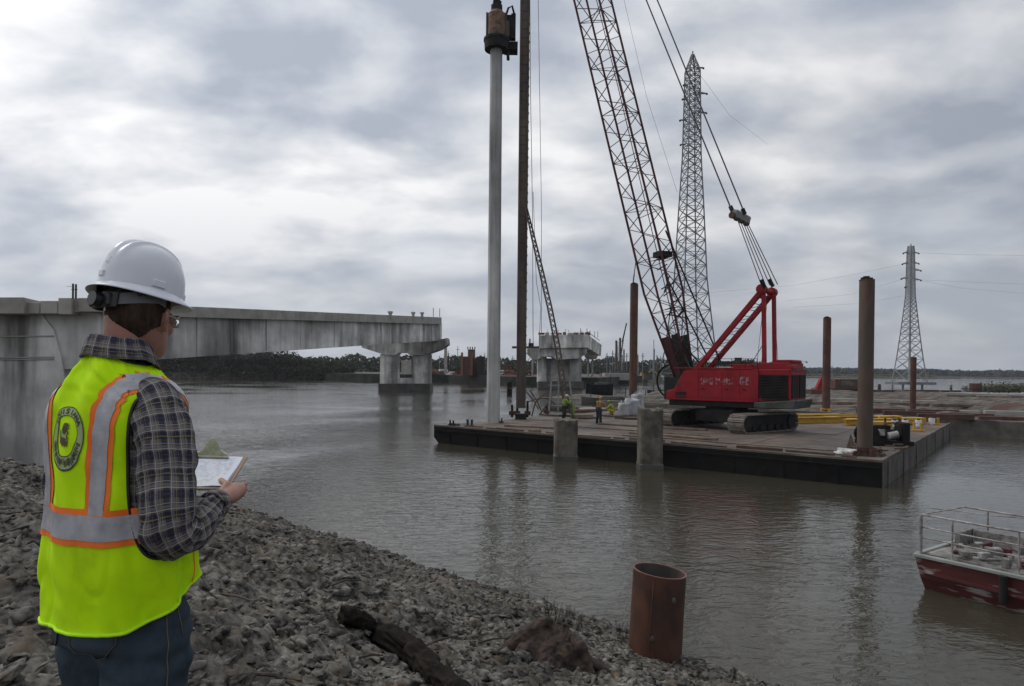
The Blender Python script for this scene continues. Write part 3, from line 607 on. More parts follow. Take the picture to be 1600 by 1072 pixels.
c_ = MB(); pxbox(c_, 627, 640, 563, 585, 165, 3); c_.build('shaft', M['concrete_edge'], pr2, world=True)
pr3 = thing('thin_column', 'thin concrete column beside the right end of the bridge cap beam', 'column', (P(696, 585, 190).x, 190, 2.5))
c_ = MB(); pxbox(c_, 694, 698, 541, 584.5, 190, 1.2); c_.build('shaft', M['concrete_edge'], pr3, world=True)
# second bridge stub in the middle distance
b2 = thing('bridge_stub', 'unfinished concrete bridge end on a wide pier behind the pile driving leads', 'bridge', (P(880, 605, 164).x, 164, 0))
c_ = MB(); capbeam(c_, [(842, 524), (918, 523), (918, 543.5), (842, 544.5)], 160, 1)
# a long deck going away to the right
fa = [P(842, 524, 160), P(918, 522.5, 160), P(918, 543, 160), P(842, 544, 160)]; fb = [P(905, 535, 200), P(940, 539, 200), P(939, 556, 200), P(905, 556, 200)]
c_ = MB(); c_.add(fa+fb, [(0, 1, 2, 3), (7, 6, 5, 4), (0, 4, 5, 1), (1, 5, 6, 2), (2, 6, 7, 3), (3, 7, 4, 0)]); c_.build('box_girder', M['concrete'], b2, world=True)
c_ = MB(); capbeam(c_, [(824, 544.8), (917, 543.8), (917, 552), (905, 560), (870, 562), (862, 557), (848, 557), (840, 562), (832, 560), (824, 552)], 161, 7); c_.build('cap_beam', M['concrete'], b2, world=True)
for x0, x1, dd_ in ((840, 854, 163), (890, 909, 163)):
    c_ = MB(); octcol(c_, x0, x1, 556, 597, dd_, 6); c_.build('column', M['concrete'], b2, world=True)
c_ = MB(); pxbox(c_, 853, 891, 560, 597, 166, 2); c_.build('web_wall', M['concrete'], b2, world=True)
c_ = MB(); pxbox(c_, 841, 912, 596, 607, 162.5, 9); c_.build('footing', M['concrete_wet'], b2, world=True)
for x in (832, 919, 926):
    c_ = MB(); pxbox(c_, x-1.2, x+1.2, 558, 588, 190, 1); c_.build('rear_column', M['concrete_edge'], b2, world=True)
c_ = MB(); capbeam(c_, [(915, 556), (934, 556), (932, 561), (918, 562)], 189, 3); c_.build('rear_cap', M['concrete_edge'], b2, world=True)
r2 = random.Random(8)
for i in range(9):
    x = 846+i*9; c_ = MB(); p_ = P(x, 523.2, 161+r2.uniform(.5, 3)); c_.box(p_+Vector((0, 0, .25)), (r2.uniform(.6, 1.6), .8, r2.uniform(.4, .9)), r2.uniform(0, 3)); c_.bar(p_, p_+Vector((r2.uniform(-.8, .8), 0, r2.uniform(.5, 1.4))), .1)
    tag(c_.build('rubble_heap', M[r2.choice(['orange', 'rust', 'timber', 'concrete_edge'])], b2, world=True))
for i, x in enumerate((907, 917, 922, 929, 934)):
    c_ = MB(); p_ = P(x, 527 if i > 1 else 523, 164+i*5); c_.tube(p_, p_+Vector((0, 0, 1.6)), .07, n=5); c_.build('guard_post', M['darkmetal'], b2, world=True)
c_ = MB(); c_.bar(P(917, 518, 162), P(937, 532, 198), .12); c_.build('guard_rail', M['darkmetal'], b2, world=True)
fb_ = thing('formwork_platform', 'small rusty formwork platform left of the bridge stub behind the leads', 'platform', (P(828, 540, 158).x, 158, 9.5))
c_ = MB(); pxbox(c_, 800, 842, 541, 544, 157, 3); c_.build('planking', M['rust'], fb_, world=True)
c_ = MB(); pxbox(c_, 826, 834, 536, 541, 158, 1.5); pxbox(c_, 827, 829, 529, 541, 158, .4); c_.build('pump', M['darkmetal'], fb_, world=True)
# ================================================================== THE DECK BARGE
DZ = 1.04
NR = Vector((14.62, 26.9, 0)); LT = Vector((-4.75, 41.8, 0)); FR = Vector((30.8, 48.5, 0))
bu = (LT-NR); BL = bu.length; bu.normalize(); bv = Vector((-bu.y, bu.x, 0)); bv = bv if bv.y > 0 else -bv; BW = 27.0
def D_(u, v, z=DZ): return NR+bu*u+bv*v+Vector((0, 0, z))
bang = math.atan2(bu.y, bu.x)
bg = thing('deck_barge', 'wide flat deck barge with black near side carrying the red crane', 'barge', (D_(BL/2, BW/2, 0)), bang)
hb = MB()
prof = [(0, -1.2), (0, DZ-.03), (BL, DZ-.03), (BL, .35), (BL-.35, 0.02), (BL-1.6, -1.2)]
hb.prism(prof, (NR.x, NR.y, 0), bu, (0, 0, 1), bv, 0.0, BW)
hull = hb.build('hull', M['black'], bg, world=True, bevel=0.02)
hs = MB(); hs.box(D_(-.006, BW/2, .42), (.02, BW-.05, 1.14), bang); hs.build('end_plating', M['hullside'], bg, world=True)
for k_ in range(7):
    q = MB(); q.box(D_(-.03, 1.2+k_*4.1, .45), (.05, .12, 1.05), bang); q.build('fender_rib', M['hullside'], bg, world=True)
rr9 = MB(); rr9.box(D_(BL/2, -.03, .78), (BL-.2, .06, .07), bang); rr9.build('rub_rail', M['black'], bg, world=True)
for k_ in range(11):
    q = MB(); q.box(D_(1.6+k_*2.15, -.02, .38), (.05, .04, .70), bang); q.build('hull_weld', M['black'], bg, world=True)
ed = MB(); ed.box(D_(BL/2, .06, DZ+.015), (BL, .12, .09), bang); ed.build('deck_edge', M['deck'], bg, world=True)
ed = MB(); ed.box(D_(.06, BW/2, DZ+.015), (.12, BW-.26, .09), bang); ed.build('deck_edge', M['deck'], bg, world=True)
# deck plates
nu_, nv_ = 12, 12; pw, pl = (BL-.26)/nu_, (BW-.26)/nv_
pm = MB(); pm.box((0, 0, 0), (pw-.03, pl-.03, .05)); pme = None
for i in range(nu_):
    for j in range(nv_):
        if pme is None: o = pm.build('deck_plate', M['deck'], bg, bevel=.008); pme = o.data
        else: o = bpy.data.objects.new('deck_plate', pme); COL.objects.link(o); o.parent = bg
        lx, ly = -BL/2+.14+pw*(i+.5), (BW/2-.14-pl*(j+.5))*(1 if (wmat(bg).inverted() @ D_(0, 0, 0)).y > 0 else -1)
        o.location = (lx, ly, DZ-.02+rnd.uniform(-.006, .012)); o.rotation_euler = (rnd.gauss(0, .0015), rnd.gauss(0, .0015), 0)
def bt(u, v, length, wdt, hgt, a, m, name='timber', label=None, cat=None, group=None, z=DZ+.02):
    q = MB(); q.box((0, 0, hgt/2), (length, wdt, hgt)); o = q.build(name, M[m], bevel=.01); o.location = D_(u, v, z); o.rotation_euler = (0, 0, bang+a)
    return tag(o, label, cat, group)
# row of rusty scraps and timbers along the near edge
u_ = 1.0; i = 0
ORD = ['first', 'second', 'third', 'fourth', 'fifth', 'sixth', 'seventh', 'eighth', 'ninth', 'tenth', 'eleventh', 'twelfth', 'thirteenth', 'fourteenth', 'fifteenth', 'sixteenth', 'seventeenth', 'eighteenth', 'nineteenth', 'twentieth', 'twenty-first', 'twenty-second', 'twenty-third', 'twenty-fourth']
while u_ < 23.5:
    l_ = rnd.uniform(.5, 2.6); bt(u_+l_/2, rnd.uniform(.45, .95), l_, rnd.uniform(.08, .22), rnd.uniform(.05, .14), rnd.gauss(0, .03), rnd.choice(['timber', 'rust', 'timber', 'spud']), 'timber',
       'short rusty bar on the near deck edge, '+ORD[i]+' from the right hand corner', 'timber', 'timbers along the near deck edge'); u_ += l_+rnd.uniform(.02, .5); i += 1
bt(6.5, 2.4, 12.5, .10, .05, .01, 'timber', 'plank', 'long thin brown board lying flat on the deck between near edge and crane tracks', 'plank')
bt(13.5, 5.2, 9, .12, .06, -.02, 'timber', 'plank', 'long dark plank on the deck in front of the standing worker', 'plank')
for k_, (u, v, l, a) in enumerate([(14, 8.2, 7, .08), (10.5, 3.6, 5, -.03), (19, 3.0, 4, .2)]):
    bt(u, v, l, .3, .1, a, 'timber', 'crane_mat', ['weathered timber mat beam lying behind the standing worker', 'weathered timber mat beam in front of the crane tracks', 'timber mat beam beside the foot of the white pile'][k_], 'timber mat')
# bitts and cleats on the left end
def bitt(u, v, label, m='darkmetal', s=1.0, cat='bollard'):
    t = thing('bollard', label, cat, D_(u, v, DZ+.03), bang)
    q = MB(); q.box((0, 0, .03), (.7*s, .35*s, .06)); q.build('base_plate', M[m], t)
    for x in (-.2, .2):
        q = MB(); q.tube((x*s, 0, .06), (x*s, 0, .42*s), .08*s, n=10); q.tube((x*s, 0, .42*s), (x*s, 0, .47*s), .11*s, n=10); q.build('post', M[m], t, smooth=False)
bitt(23.6, .7, 'small dark double bollard nearest the left corner of the barge', s=.65)
bitt(22.4, 1.0, 'dark double bollard second from the left corner of the barge', s=.85)
bitt(22.9, 4.6, 'dark double bollard on the left barge edge left of the white pile', s=.6)
bitt(.9, 17.6, 'yellow double bollard by the right barge edge behind the dark engine', 'yellow')
bitt(.7, 24.2, 'yellow double bollard at the far right corner of the barge', 'yellow')
def tripod(u, v, label):
    t = thing('rope_stand', label, 'cleat', D_(u, v, DZ+.03), .5)
    q = MB()
    for a in (0, 2.1, 4.2): q.bar((0, 0, .4), (math.cos(a)*.45, math.sin(a)*.45, 0), .06)
    q.build('legs', M['darkmetal'], t); q = MB(); q.tube((-.3, 0, .3), (.3, 0, .34), .06, n=6); q.build('bar', M['rust'], t)
tripod(1.2, 12.6, 'small rusty deck cleat with splayed legs right of the dark engine')
# ------------------------------------------------------------------ spuds (steel pipe piles)
def spud(px, ytop, d, zb, dia, label, m='spud', cap=False, name='steel_spud', collar=None):
    b = P(px, 600, d); zt = P(px, ytop, d).z
    t = thing(name, label, 'steel pile', (b.x, d, zb))
    q = MB(); q.tube((0, 0, -1.5), (0.03, 0, zt-zb), dia/2, n=28, cap=False); q.add([(math.cos(a)*dia/2, math.sin(a)*dia/2, zt-zb-.02) for a in [6.283*i/28 for i in range(28)]], [tuple(range(28))])
    o = q.build('pipe', M[m], t, smooth=True)
    for pf in o.data.polygons:
        if len(pf.vertices) > 4: pf.use_smooth = False
    if cap:
        q = MB(); q.tube((0, 0, zt-zb-.02), (0, 0, zt-zb+.14), dia*.22, n=10); q.box((.02, 0, zt-zb+.04), (dia*.8, .1, .1)); q.build('lifting_lug', M['darkmetal'], t)
    if collar:
        for a in range(4):
            q = MB(); q.box((math.cos(a*1.57+.3)*dia*.62, math.sin(a*1.57+.3)*dia*.62, .16), (.26, .26, .34), a*1.57+.3); q.build('guide_block', M[collar], t)
        q = MB()
        for a in range(18): q.bar((math.cos(a*.349)*dia*.56, math.sin(a*.349)*dia*.56, .3), (math.cos((a+1)*.349)*dia*.56, math.sin((a+1)*.349)*dia*.56, .3), .08, .16)
        q.build('collar', M[collar], t)
    return t
spud(1352, 437, 28.9, DZ, .60, 'thick rusty steel pile standing through the near right corner of the barge', cap=True, collar='rust')
spud(1291, 497, 60.5, 1.0, .66, 'reddish brown steel pile right of the crane cab end, with a yellow collar', 'rust', cap=True, collar='yellow')
spud(989, 444, 60.5, 0.9, .70, 'rusty steel pile with a lifting line, left of the crane boom', 'rust', cap=True)
spud(1426.5, 558, 62, 1.0, .50, 'short dark red steel pile in front of the smaller pylon', 'rustpipe')
q = MB(); a = P(989, 444, 60.5); q.tube(a, P(994, 405, 59), .04, n=5); q.bar(a, a+Vector((0.1, 0, .9)), .10); tag(q.build('lifting_line', M['wire']), 'thin lifting line rising from the top of the steel pile left of the boom', 'cable')
# concrete stub piles in front of the barge
def stub(x0, x1, yt, d, label, dark):
    a, b = P(x0, 700, d), P(x1, 700, d); wd = b.x-a.x; zt = P((x0+x1)/2, yt, d).z
    t = thing('concrete_pile', label, 'concrete pile', ((a.x+b.x)/2, d+wd/2, 0))
    bm = bmesh.new(); bmesh.ops.create_cube(bm, size=1); bmesh.ops.subdivide_edges(bm, edges=bm.edges, cuts=14, use_grid_fill=True)
    for v in bm.verts:
        v.co.x *= wd; v.co.y *= wd; z = (v.co.z+.5)
        c_ = .10*wd; ax, ay = abs(v.co.x), abs(v.co.y)
        if ax+ay > wd-c_*1.0: k_ = (ax+ay-(wd-c_))/2; v.co.x -= math.copysign(k_, v.co.x); v.co.y -= math.copysign(k_, v.co.y)
        v.co.z = -1.5+z*(zt+1.5)
        n_ = .02*float(fbm(v.co.x*3+x0, v.co.y*3, v.co.z*2, o=3)); v.co.x *= 1+n_; v.co.y *= 1+n_
        if z > .97: v.co.z += .07*float(fbm(v.co.x*4, v.co.y*4+x0, o=3))
    me = bpy.data.meshes.new('shaft'); bm.to_mesh(me); bm.free(); link('shaft', me, M['concrete_stub'], t)
    q = MB(); q.box((0, 0, .0), (wd*1.03, wd*1.03, .55)); q.build('waterline_band', M['concrete_wet'], t, bevel=.05)
    return t
stub(867, 903, 657, 34.0, 'shorter square concrete pile stub standing in the water in front of the barge', 0)
sp = stub(1001, 1037, 640, 31.2, 'taller square concrete pile stub with a chipped top in front of the barge and crane', 0)
# ------------------------------------------------------------------ leads, pile and hammer
ld_base = G(813.5, 655.5, DZ); dl = ld_base.y
ld = thing('pile_driver_lead', 'tall dark rusty lead mast standing on the barge beside the white pile', 'mast', ld_base)
x0 = P(806, 600, dl).x-ld_base.x; x1 = P(821, 600, dl).x-ld_base.x; wl_ = x1-x0; H = P(813, -560, dl).z-DZ
q = MB(); q.box((0, .1, H/2+.4), (wl_*.98, .42, H-.8)); q.build('mast_core', M['lead'], ld)
for x in (-wl_/2+.05, wl_/2-.05):
    q = MB(); q.box((x, .1, H/2+.4), (.1, .62, H-.8)); q.build('side_rail', M['lead'], ld)
q = MB()
for k_ in range(int(H/0.62)):
    z = .9+k_*.62; q.box((wl_/2+.012, -.05, z), (.03, .14, .12)); q.box((0, -.125, z+.3), (wl_*.6, .03, .05))
tag(q.build('rungs', M['lead'], ld), kind='stuff')
q = MB(); q.box((0, .1, .2), (wl_*1.15, .8, .4)); q.build('foot', M['darkmetal'], ld)
pb = G(770.5, 660.5, DZ); dp = pb.y
pl_ = thing('white_pile', 'tall smooth pale concrete pile being driven at the left end of the barge', 'pile', pb)
pt = P(775.5, 76, dp); wpi = P(781, 600, dp).x-P(760, 600, dp).x
q = MB(); top = Vector((pt.x-pb.x, 0, pt.z-DZ)); 
q.chain([Vector((0, 0, 0))*1, top*.33, top*.66, top+Vector((0, 0, .8))], [wpi/2, wpi*.485, wpi*.465, wpi*.45], 8); o = q.build('shaft', M['pile'], pl_)
hm = thing('pile_hammer', 'rusty red and brown pile hammer sitting on top of the white pile', 'pile hammer', (pt.x, dp, pt.z))
k_ = dp/F    # metres per photograph pixel here
q = MB(); q.tube((0, 0, -.1), (0, 0, .45), 22*k_/1.18*.98, 19*k_, n=20); q.tube((0, 0, .45), (0, 0, .62), 20*k_, n=20); q.build('drive_cap', M['darkmetal'], hm, smooth=False)
q = MB(); q.tube((0, 0, .62), (0, 0, 2.15), 15.5*k_, 15.5*k_, n=20); q.tube((0, 0, 2.15), (0, 0, 2.4), 14*k_, 10*k_, n=20); q.build('cylinder', M['hammer'], hm)
q = MB(); q.tube((0, 0, 2.4), (0, 0, 2.8), 9*k_, n=14); q.tube((.03, 0, 2.8), (.03, 0, 3.05), 6*k_, 7*k_, n=12); q.box((-.02, 0, 3.1), (.42, .4, .22)); q.tube((.02, 0, 3.2), (.02, 0, 3.5), 3*k_, n=8); q.build('head', M['darkmetal'], hm)
for x in (-.62, -.35, .35, .6):
    q = MB(); q.tube((x, -.28, .55), (x, -.28, 2.2), .06, n=8); q.build('tie_rod', M['spud'], hm)
q = MB(); q.box((.9, .5, 1.6), (.7, .5, 1.5)); q.box((.95, .8, .4), (.9, .9, .5)); q.tube((.75, .2, -.1), (.78, .2, -.65), .1, n=8); q.box((1.1, .6, 2.3), (.3, .3, .5)); q.build('slide_bracket', M['darkmetal'], hm)
q = MB(); q.chain([(.5, .2, 1.9), (.75, .1, 2.7), (1.0, .2, 2.9), (1.15, .3, 2.4)], [.07, .07, .07, .07], 8); q.build('hose', M['black'], hm, smooth=True)
q = MB(); q.tube((.62, -.1, .7), (.62, -.1, 1.7), .22, n=12); q.build('side_tank', M['spud'], hm)
# inclined kicker strut
kk = thing('kicker_strut', 'slender curved lattice strut leaning from the lead mast down to the deck', 'strut', G(890, 650, DZ))
ptsL = [(821, 318), (832, 366), (845, 420), (859, 480), (871, 540), (880, 600), (888, 648)]; wd_ = [1.5, 4.5, 6, 6.5, 7, 7.5, 8]
A_ = [P(x-w_/2, y, 46.5+i*.15) for i, ((x, y), w_) in enumerate(zip(ptsL, wd_))]; B_ = [P(x+w_/2, y-1, 46.5+i*.15) for i, ((x, y), w_) in enumerate(zip(ptsL, wd_))]
for L_, off in ((A_, 0), (B_, 0), (A_, .4), (B_, .4)):
    q = MB(); q.chain([p_+Vector((0, off, 0)) for p_ in L_], [.04]*7, 6); q.build('chord', M['lead'], kk, world=True)
q = MB(); r_ = random.Random(2)
for i in range(6):
    for s_ in range(7):
        t0, t1 = s_/7, (s_+1)/7; q.bar(A_[i].lerp(A_[i+1], t0), B_[i].lerp(B_[i+1], t1), .05); q.bar(B_[i].lerp(B_[i+1], t0), A_[i].lerp(A_[i+1], t1)+Vector((0, .4, 0)), .04)
tag(q.build('lacing', M['lead'], kk, world=True), kind='stuff')
q = MB(); q.bar(P(838, 612, 47), P(846, 585, 47), .08)
lg = thing('steel_frame_legs', 'pale splayed frame legs behind the lime clad workers below the kicker strut', 'frame', G(878, 640, DZ))
for (a, b) in (((858, 612), (862, 590)), ((872, 612), (873, 592)), ((884, 612), (881, 590)), ((896, 612), (889, 588))):
    q = MB(); q.bar(P(a[0], a[1]+30, 47.5), P(b[0], b[1], 47.5), .10); q.build('leg', M['grey'], lg, world=True)
q = MB(); q.bar(P(857, 602, 47.5), P(894, 602, 47.5), .07); q.bar(P(860, 592, 47.5), P(891, 592, 47.5), .07); q.build('brace', M['grey'], lg, world=True)
# tangled hoses and frames between the lead and the workers
tg = [((822, 612), (842, 640)), ((828, 610), (846, 642)), ((824, 628), (862, 622)), ((836, 630), (858, 612)), ((843, 648), (862, 628)), ((850, 622), (868, 632)), ((831, 650), (838, 626)), ((856, 650), (860, 632))]
hp = thing('hose_tangle', 'tangle of bent pipes and hoses on the barge edge right of the lead mast', 'hoses', G(845, 650, DZ))
for (a, b) in tg:
    q = MB(); p0, p1 = P(a[0], a[1], 48.6), P(b[0], b[1], 48.2); q.chain([p0, p0.lerp(p1, .5)+Vector((0, 0, .12)), p1], [.045]*3, 6); q.build('hose', M['spud'], hp, world=True)
for i, x in enumerate((808, 800, 824, 854)):
    t = thing('deck_post', ['dark winch post left of the lead mast foot', 'low dark post at the barge edge left of the lead mast', 'short post right of the lead mast foot', 'short post at the far deck edge near the hose tangle'][i], 'post', G(x, 652-(i == 3)*3, DZ))
    q = MB(); q.tube((0, 0, 0), (0, 0, [1.5, .9, 1.2, .8][i]), .09, n=8); q.build('shaft', M['darkmetal'], t); q = MB(); q.box((0, 0, .3), (.45, .3, .3)); q.build('winch_drum', M['rust'], t)
# ------------------------------------------------------------------ hanging lines
def line(pts, r, label, name='hanging_line', m='cable', group=None):
    q = MB(); q.chain([Vector(p_) for p_ in pts], [r]*len(pts), 5); return tag(q.build(name, M[m]), label, 'cable', group)
line([P(826, -300, 47), P(829, 150, 47), P(832, 330, 47), P(833, 545, 47)], .022, 'thin line hanging closest to the right side of the lead mast')
line([P(838, -300, 47), P(841, 0, 47), P(846, 330, 47), P(846, 520, 47)], .018, 'thin line hanging a little further right of the lead mast')
line([P(833, 300, 46.6), P(838, 440, 46.6), P(845, 480, 46.6), P(842, 545, 46.6)], .018, 'slack line curving down beside the lattice strut')
line([P(955, -250, 47), P(975, 0, 47), P(1010, 150, 47), P(1058, 300, 47)], .010, 'faint thin line right of the crane boom')
# ================================================================== THE CRANE
PSI = R(38); O = Vector((13.20, 41.87, DZ)); cf = Vector((-math.cos(PSI), math.sin(PSI), 0)); cn = Vector((-math.sin(PSI), -math.cos(PSI), 0))
cr_ = thing('crawler_crane', 'big red lattice boom crawler crane standing on the barge', 'crane', O, math.pi-PSI)
# undercarriage
ua = math.atan2(.6, .8)-(math.pi-PSI)     # track direction in crane coordinates
c2 = Vector((math.cos(ua), math.sin(ua), 0)); g2_ = Vector((math.sin(ua), -math.cos(ua), 0))
for s_ in (-1, 1):
    c0 = g2_*2.55*s_; TL, TH, TW = 5.6, 1.12, 1.05
    R3 = Matrix((c2, Vector((-c2.y, c2.x, 0)), Vector((0, 0, 1)))).transposed()
    path = []
    hr = TH/2-.06; hl = TL/2-hr-.05
    for a in range(13): th = -math.pi/2+math.pi*a/12; path.append((hl+hr*math.cos(th), hr*math.sin(th)+TH/2, th))
    for a in range(13): th = math.pi/2+math.pi*a/12; path.append((-hl+hr*math.cos(th), hr*math.sin(th)+TH/2, th))
    bd = MB(); poly = [(p_[0]*.965, (p_[1]-TH/2)*.86+TH/2) for p_ in path]
    bd.prism(poly, c0, c2, (0, 0, 1), Vector((-c2.y, c2.x, 0)), -TW*.30, TW*.30)
    trk = bd.build('crawler_track', M['darkmetal'], cr_)
    # shoes
    sh = MB(); per = 4*hl+2*math.pi*hr; nsh = 44
    for i in range(nsh):
        s0 = per*i/nsh
        if s0 < 2*hl: x, z, th = -hl+s0, TH-.06+0, math.pi/2
        elif s0 < 2*hl+math.pi*hr: th = math.pi/2-(s0-2*hl)/hr; x, z = hl+hr*math.cos(th), TH/2+hr*math.sin(th)
        elif s0 < 4*hl+math.pi*hr: x, z, th = hl-(s0-2*hl-math.pi*hr), .06, -math.pi/2
        else: th = -math.pi/2-(s0-4*hl-math.pi*hr)/hr; x, z = -hl+hr*math.cos(th), TH/2+hr*math.sin(th)
        nrm_ = c2*math.cos(th)+Vector((0, 0, math.sin(th))); tan_ = -c2*math.sin(th)+Vector((0, 0, math.cos(th))); lat = nrm_.cross(tan_)
        m3 = Matrix((tan_, lat, nrm_)).transposed(); cc = c0+c2*x+Vector((0, 0, z))
        sh.box(cc, (per/nsh*.86, TW, .06), M3=m3); sh.box(cc+nrm_*.04, (.05, TW, .05), M3=m3)
    tag(sh.build('track_shoes', mat('track_steel', (0.12, 0.10, 0.085), (0.22, 0.19, 0.165), 3, 0.7, coord='World'), trk), kind='stuff')
    for i in range(7):
        q = MB(); cc = c0+c2*(-hl+hl*2*i/6)+Vector((0, 0, .30 if 0 < i < 6 else TH/2)); la = Vector((-c2.y, c2.x, 0)); rr_ = .20 if 0 < i < 6 else .38
        q.tube(cc-la*TW*.40, cc+la*TW*.40, rr_, n=14); q.build('roller' if 0 < i < 6 else 'sprocket', M['darkmetal'], trk)
q = MB(); q.box((0, 0, .85), (2.6, 2.6, .7), ua); q.box((0, 0, .8), (1.2, 5.0, .5), ua); q.build('car_body', M['darkmetal'], cr_)
q = MB(); q.tube((0, 0, 1.15), (0, 0, 1.5), 1.25, n=28); q.build('slewing_ring', M['darkmetal'], cr_)
# superstructure: X forward, Y towards the camera side
XB, XF, HW = -4.2, 3.25, 1.6
q = MB(); q.box(((XB+XF)/2+.3, 0, 1.55), (XF-XB-.8, 2.9, .32)); q.build('revolving_frame', M['darkmetal'], cr_, bevel=.02)
side = [(3.25, 1.72), (3.25, 2.25), (2.75, 2.38), (2.1, 3.55), (1.9, 3.62), (-2.35, 3.66), (-2.35, 1.72)]
for s_ in (1, -1):
    q = MB(); q.prism(side, (0, s_*HW, 0), (1, 0, 0), (0, 0, 1), (0, s_, 0), -1.25, 0); hsd = q.build('machinery_house', M['red'], cr_, bevel=.03)
    y = s_*(HW+.012)
    for x in (1.2, -.25, -1.3):
        q = MB(); q.box((x, y, 2.65), (.035, .03, 1.6)); q.build('panel_seam', M['red'], hsd)
    q = MB(); q.box((.4, y, 1.98), (5.4, .03, .05)); q.build('side_rib', M['red'], hsd)
    q = MB(); q.box((.3, s_*(HW-.02), 3.7), (4.9, .12, .07)); q.build('roof_rail', M['red'], hsd)
# worn white lettering on the camera side
def worn(x0, x1, z0, z1, n, seed):
    r_ = random.Random(seed); q = MB(); wl2 = (x1-x0)/n
    for i in range(n):
        xa = x0+wl2*i; y = HW+.006
        for k_ in range(6):
            if r_.random() < .78:
                zz = z0+(z1-z0)*(k_+.5)/6; q.box((xa+wl2*.45+r_.uniform(-.03, .03), y, zz), (wl2*r_.uniform(.35, .85), .008, (z1-z0)/6*r_.uniform(.5, 1.0)))
        q.box((xa+wl2*.2, y, (z0+z1)/2), (wl2*.22, .008, (z1-z0)*r_.uniform(.6, 1)))
    return q
mw = mat('worn_white', (0.42, 0.34, 0.36), (0.26, 0.015, 0.022), 5.5, 0.7, lo=0.42, hi=0.53, coord='World')
worn(-.95, .15, 2.72, 3.12, 7, 4).build('worn_lettering', mw, cr_); worn(.25, 1.05, 2.70, 3.10, 6, 5).build('worn_lettering', mw, cr_); worn(-2.0, -1.3, 2.72, 3.2, 6, 6).build('worn_lettering', mw, cr_)
# rear engine bay with grilles
q = MB(); q.box((-3.28, 0, 2.72), (1.80, 3.1, 1.9)); q.build('engine_bay', M['red'], cr_, bevel=.04)
q = MB(); q.box((-3.25, 1.56, 2.68), (1.62, .05, 1.32)); q.build('side_grille', M['black'], cr_)
lv = MB()
for k_ in range(15): lv.box((-3.25, 1.60, 2.08+k_*.087), (1.6, .05, .03), M3=Matrix.Rotation(.5, 3, 'X'))
tag(lv.build('louvres', M['darkmetal'], cr_), kind='stuff')
for yy in (-.75, .75):
    q = MB(); q.box((-4.20, yy, 2.68), (.05, 1.25, 1.32)); q.build('rear_grille', M['black'], cr_)
q = MB(); q.box((-2.36, 1.59, 2.7), (.10, .06, 1.95)); q.build('door_post', M['red'], cr_)
q = MB(); q.box((-3.15, 0, 3.85), (1.9, 2.6, .38)); q.box((-3.7, .2, 4.12), (.9, 1.9, .16)); q.build('roof_box', M['red'], cr_, bevel=.04)
q = MB(); q.box((-4.05, .9, 3.78), (.35, .9, .22)); q.build('roof_vent', M['red'], cr_, bevel=.03)
q = MB(); q.prism([(-4.55, 1.85), (-4.4, 1.42), (-2.2, 1.42), (-2.2, 1.74), (-4.55, 1.95)], (0, 0, 0), (1, 0, 0), (0, 0, 1), (0, 1, 0), -1.68, 1.68); q.build('counterweight', M['grey'] if False else mat('counterweight_paint', (0.022, 0.026, 0.022), (0.085, 0.085, 0.08), 1.2, 0.7, coord='World'), cr_, bevel=.05)
q = MB(); q.box((-1.0, -.1, 3.78), (1.4, 1.2, .35)); q.build('roof_deck', M['red'], cr_, bevel=.03)
q = MB(); q.tube((-.6, -.2, 3.95), (-.6, -.2, 4.35), .22, n=12); q.box((-.1, -.5, 4.0), (1.9, .5, .25)); q.tube((-1.3, -.3, 3.9), (-1.3, -.3, 4.2), .14, n=10); q.build('exhaust', mat('exhaust_green', (0.05, 0.06, 0.045), rough=0.8), cr_)
q = MB(); q.box((-.2, .9, 3.75), (.9, .3, .06)); q.build('roof_plate', M['white'], cr_)
# operator cab on the far side, winch drums in front
q = MB(); q.box((2.0, -2.1, 2.7), (1.9, 1.0, 1.9)); q.build('operator_cab', M['red'], cr_, bevel=.06)
q = MB(); q.box((2.0, -2.1, 2.95), (1.6, 1.04, .9)); q.box((2.3, -2.1, 2.95), (1.4, .8, .9)); q.build('cab_window', M['black'], cr_)
for x in (2.0, 1.0):
    q = MB(); q.tube((x, -1.0, 3.3), (x, 1.0, 3.3), .42, n=18); q.build('winch_drum', M['darkmetal'], cr_)
q = MB()
for i in range(24):
    a0_, a1_ = math.pi*2*i/24, math.pi*2*(i+1)/24; cc = Vector((3.35, .75, 2.85)); f_ = lambda a: cc+Vector((math.cos(a)*.95, 0, math.sin(a)*1.05)); q.bar(f_(a0_), f_(a1_), .09)
q.build('ring_guard', M['black'], cr_)
# rails, hinges and handles that catch the eye on the side
q = MB()
for x in [1.6, .8, 0, -.8, -1.6, -2.3]: q.bar((x, 1.45, 3.7), (x, 1.45, 4.25), .03)
q.bar((1.6, 1.45, 4.25), (-2.3, 1.45, 4.25), .03); q.bar((1.6, 1.45, 4.0), (-2.3, 1.45, 4.0), .02); q.build('handrail', M['darkmetal'], cr_)
for x in (.9, -.55, -1.6):
    q = MB(); q.box((x, HW+.03, 2.45), (.18, .04, .05)); q.build('door_handle', M['darkmetal'], cr_)
q = MB(); q.box((-3.4, 1.62, 1.95), (1.5, .04, .12)); q.build('step_plate', M['darkmetal'], cr_); q = MB(); q.box((2.3, HW+.01, 2.05), (.7, .03, .35)); q.build('step_plate', M['darkmetal'], cr_)
q = MB(); q.bar((-4.22, 1.5, 3.62), (-4.22, -1.5, 3.62), .05); q.build('tail_bar', M['spud'], cr_)
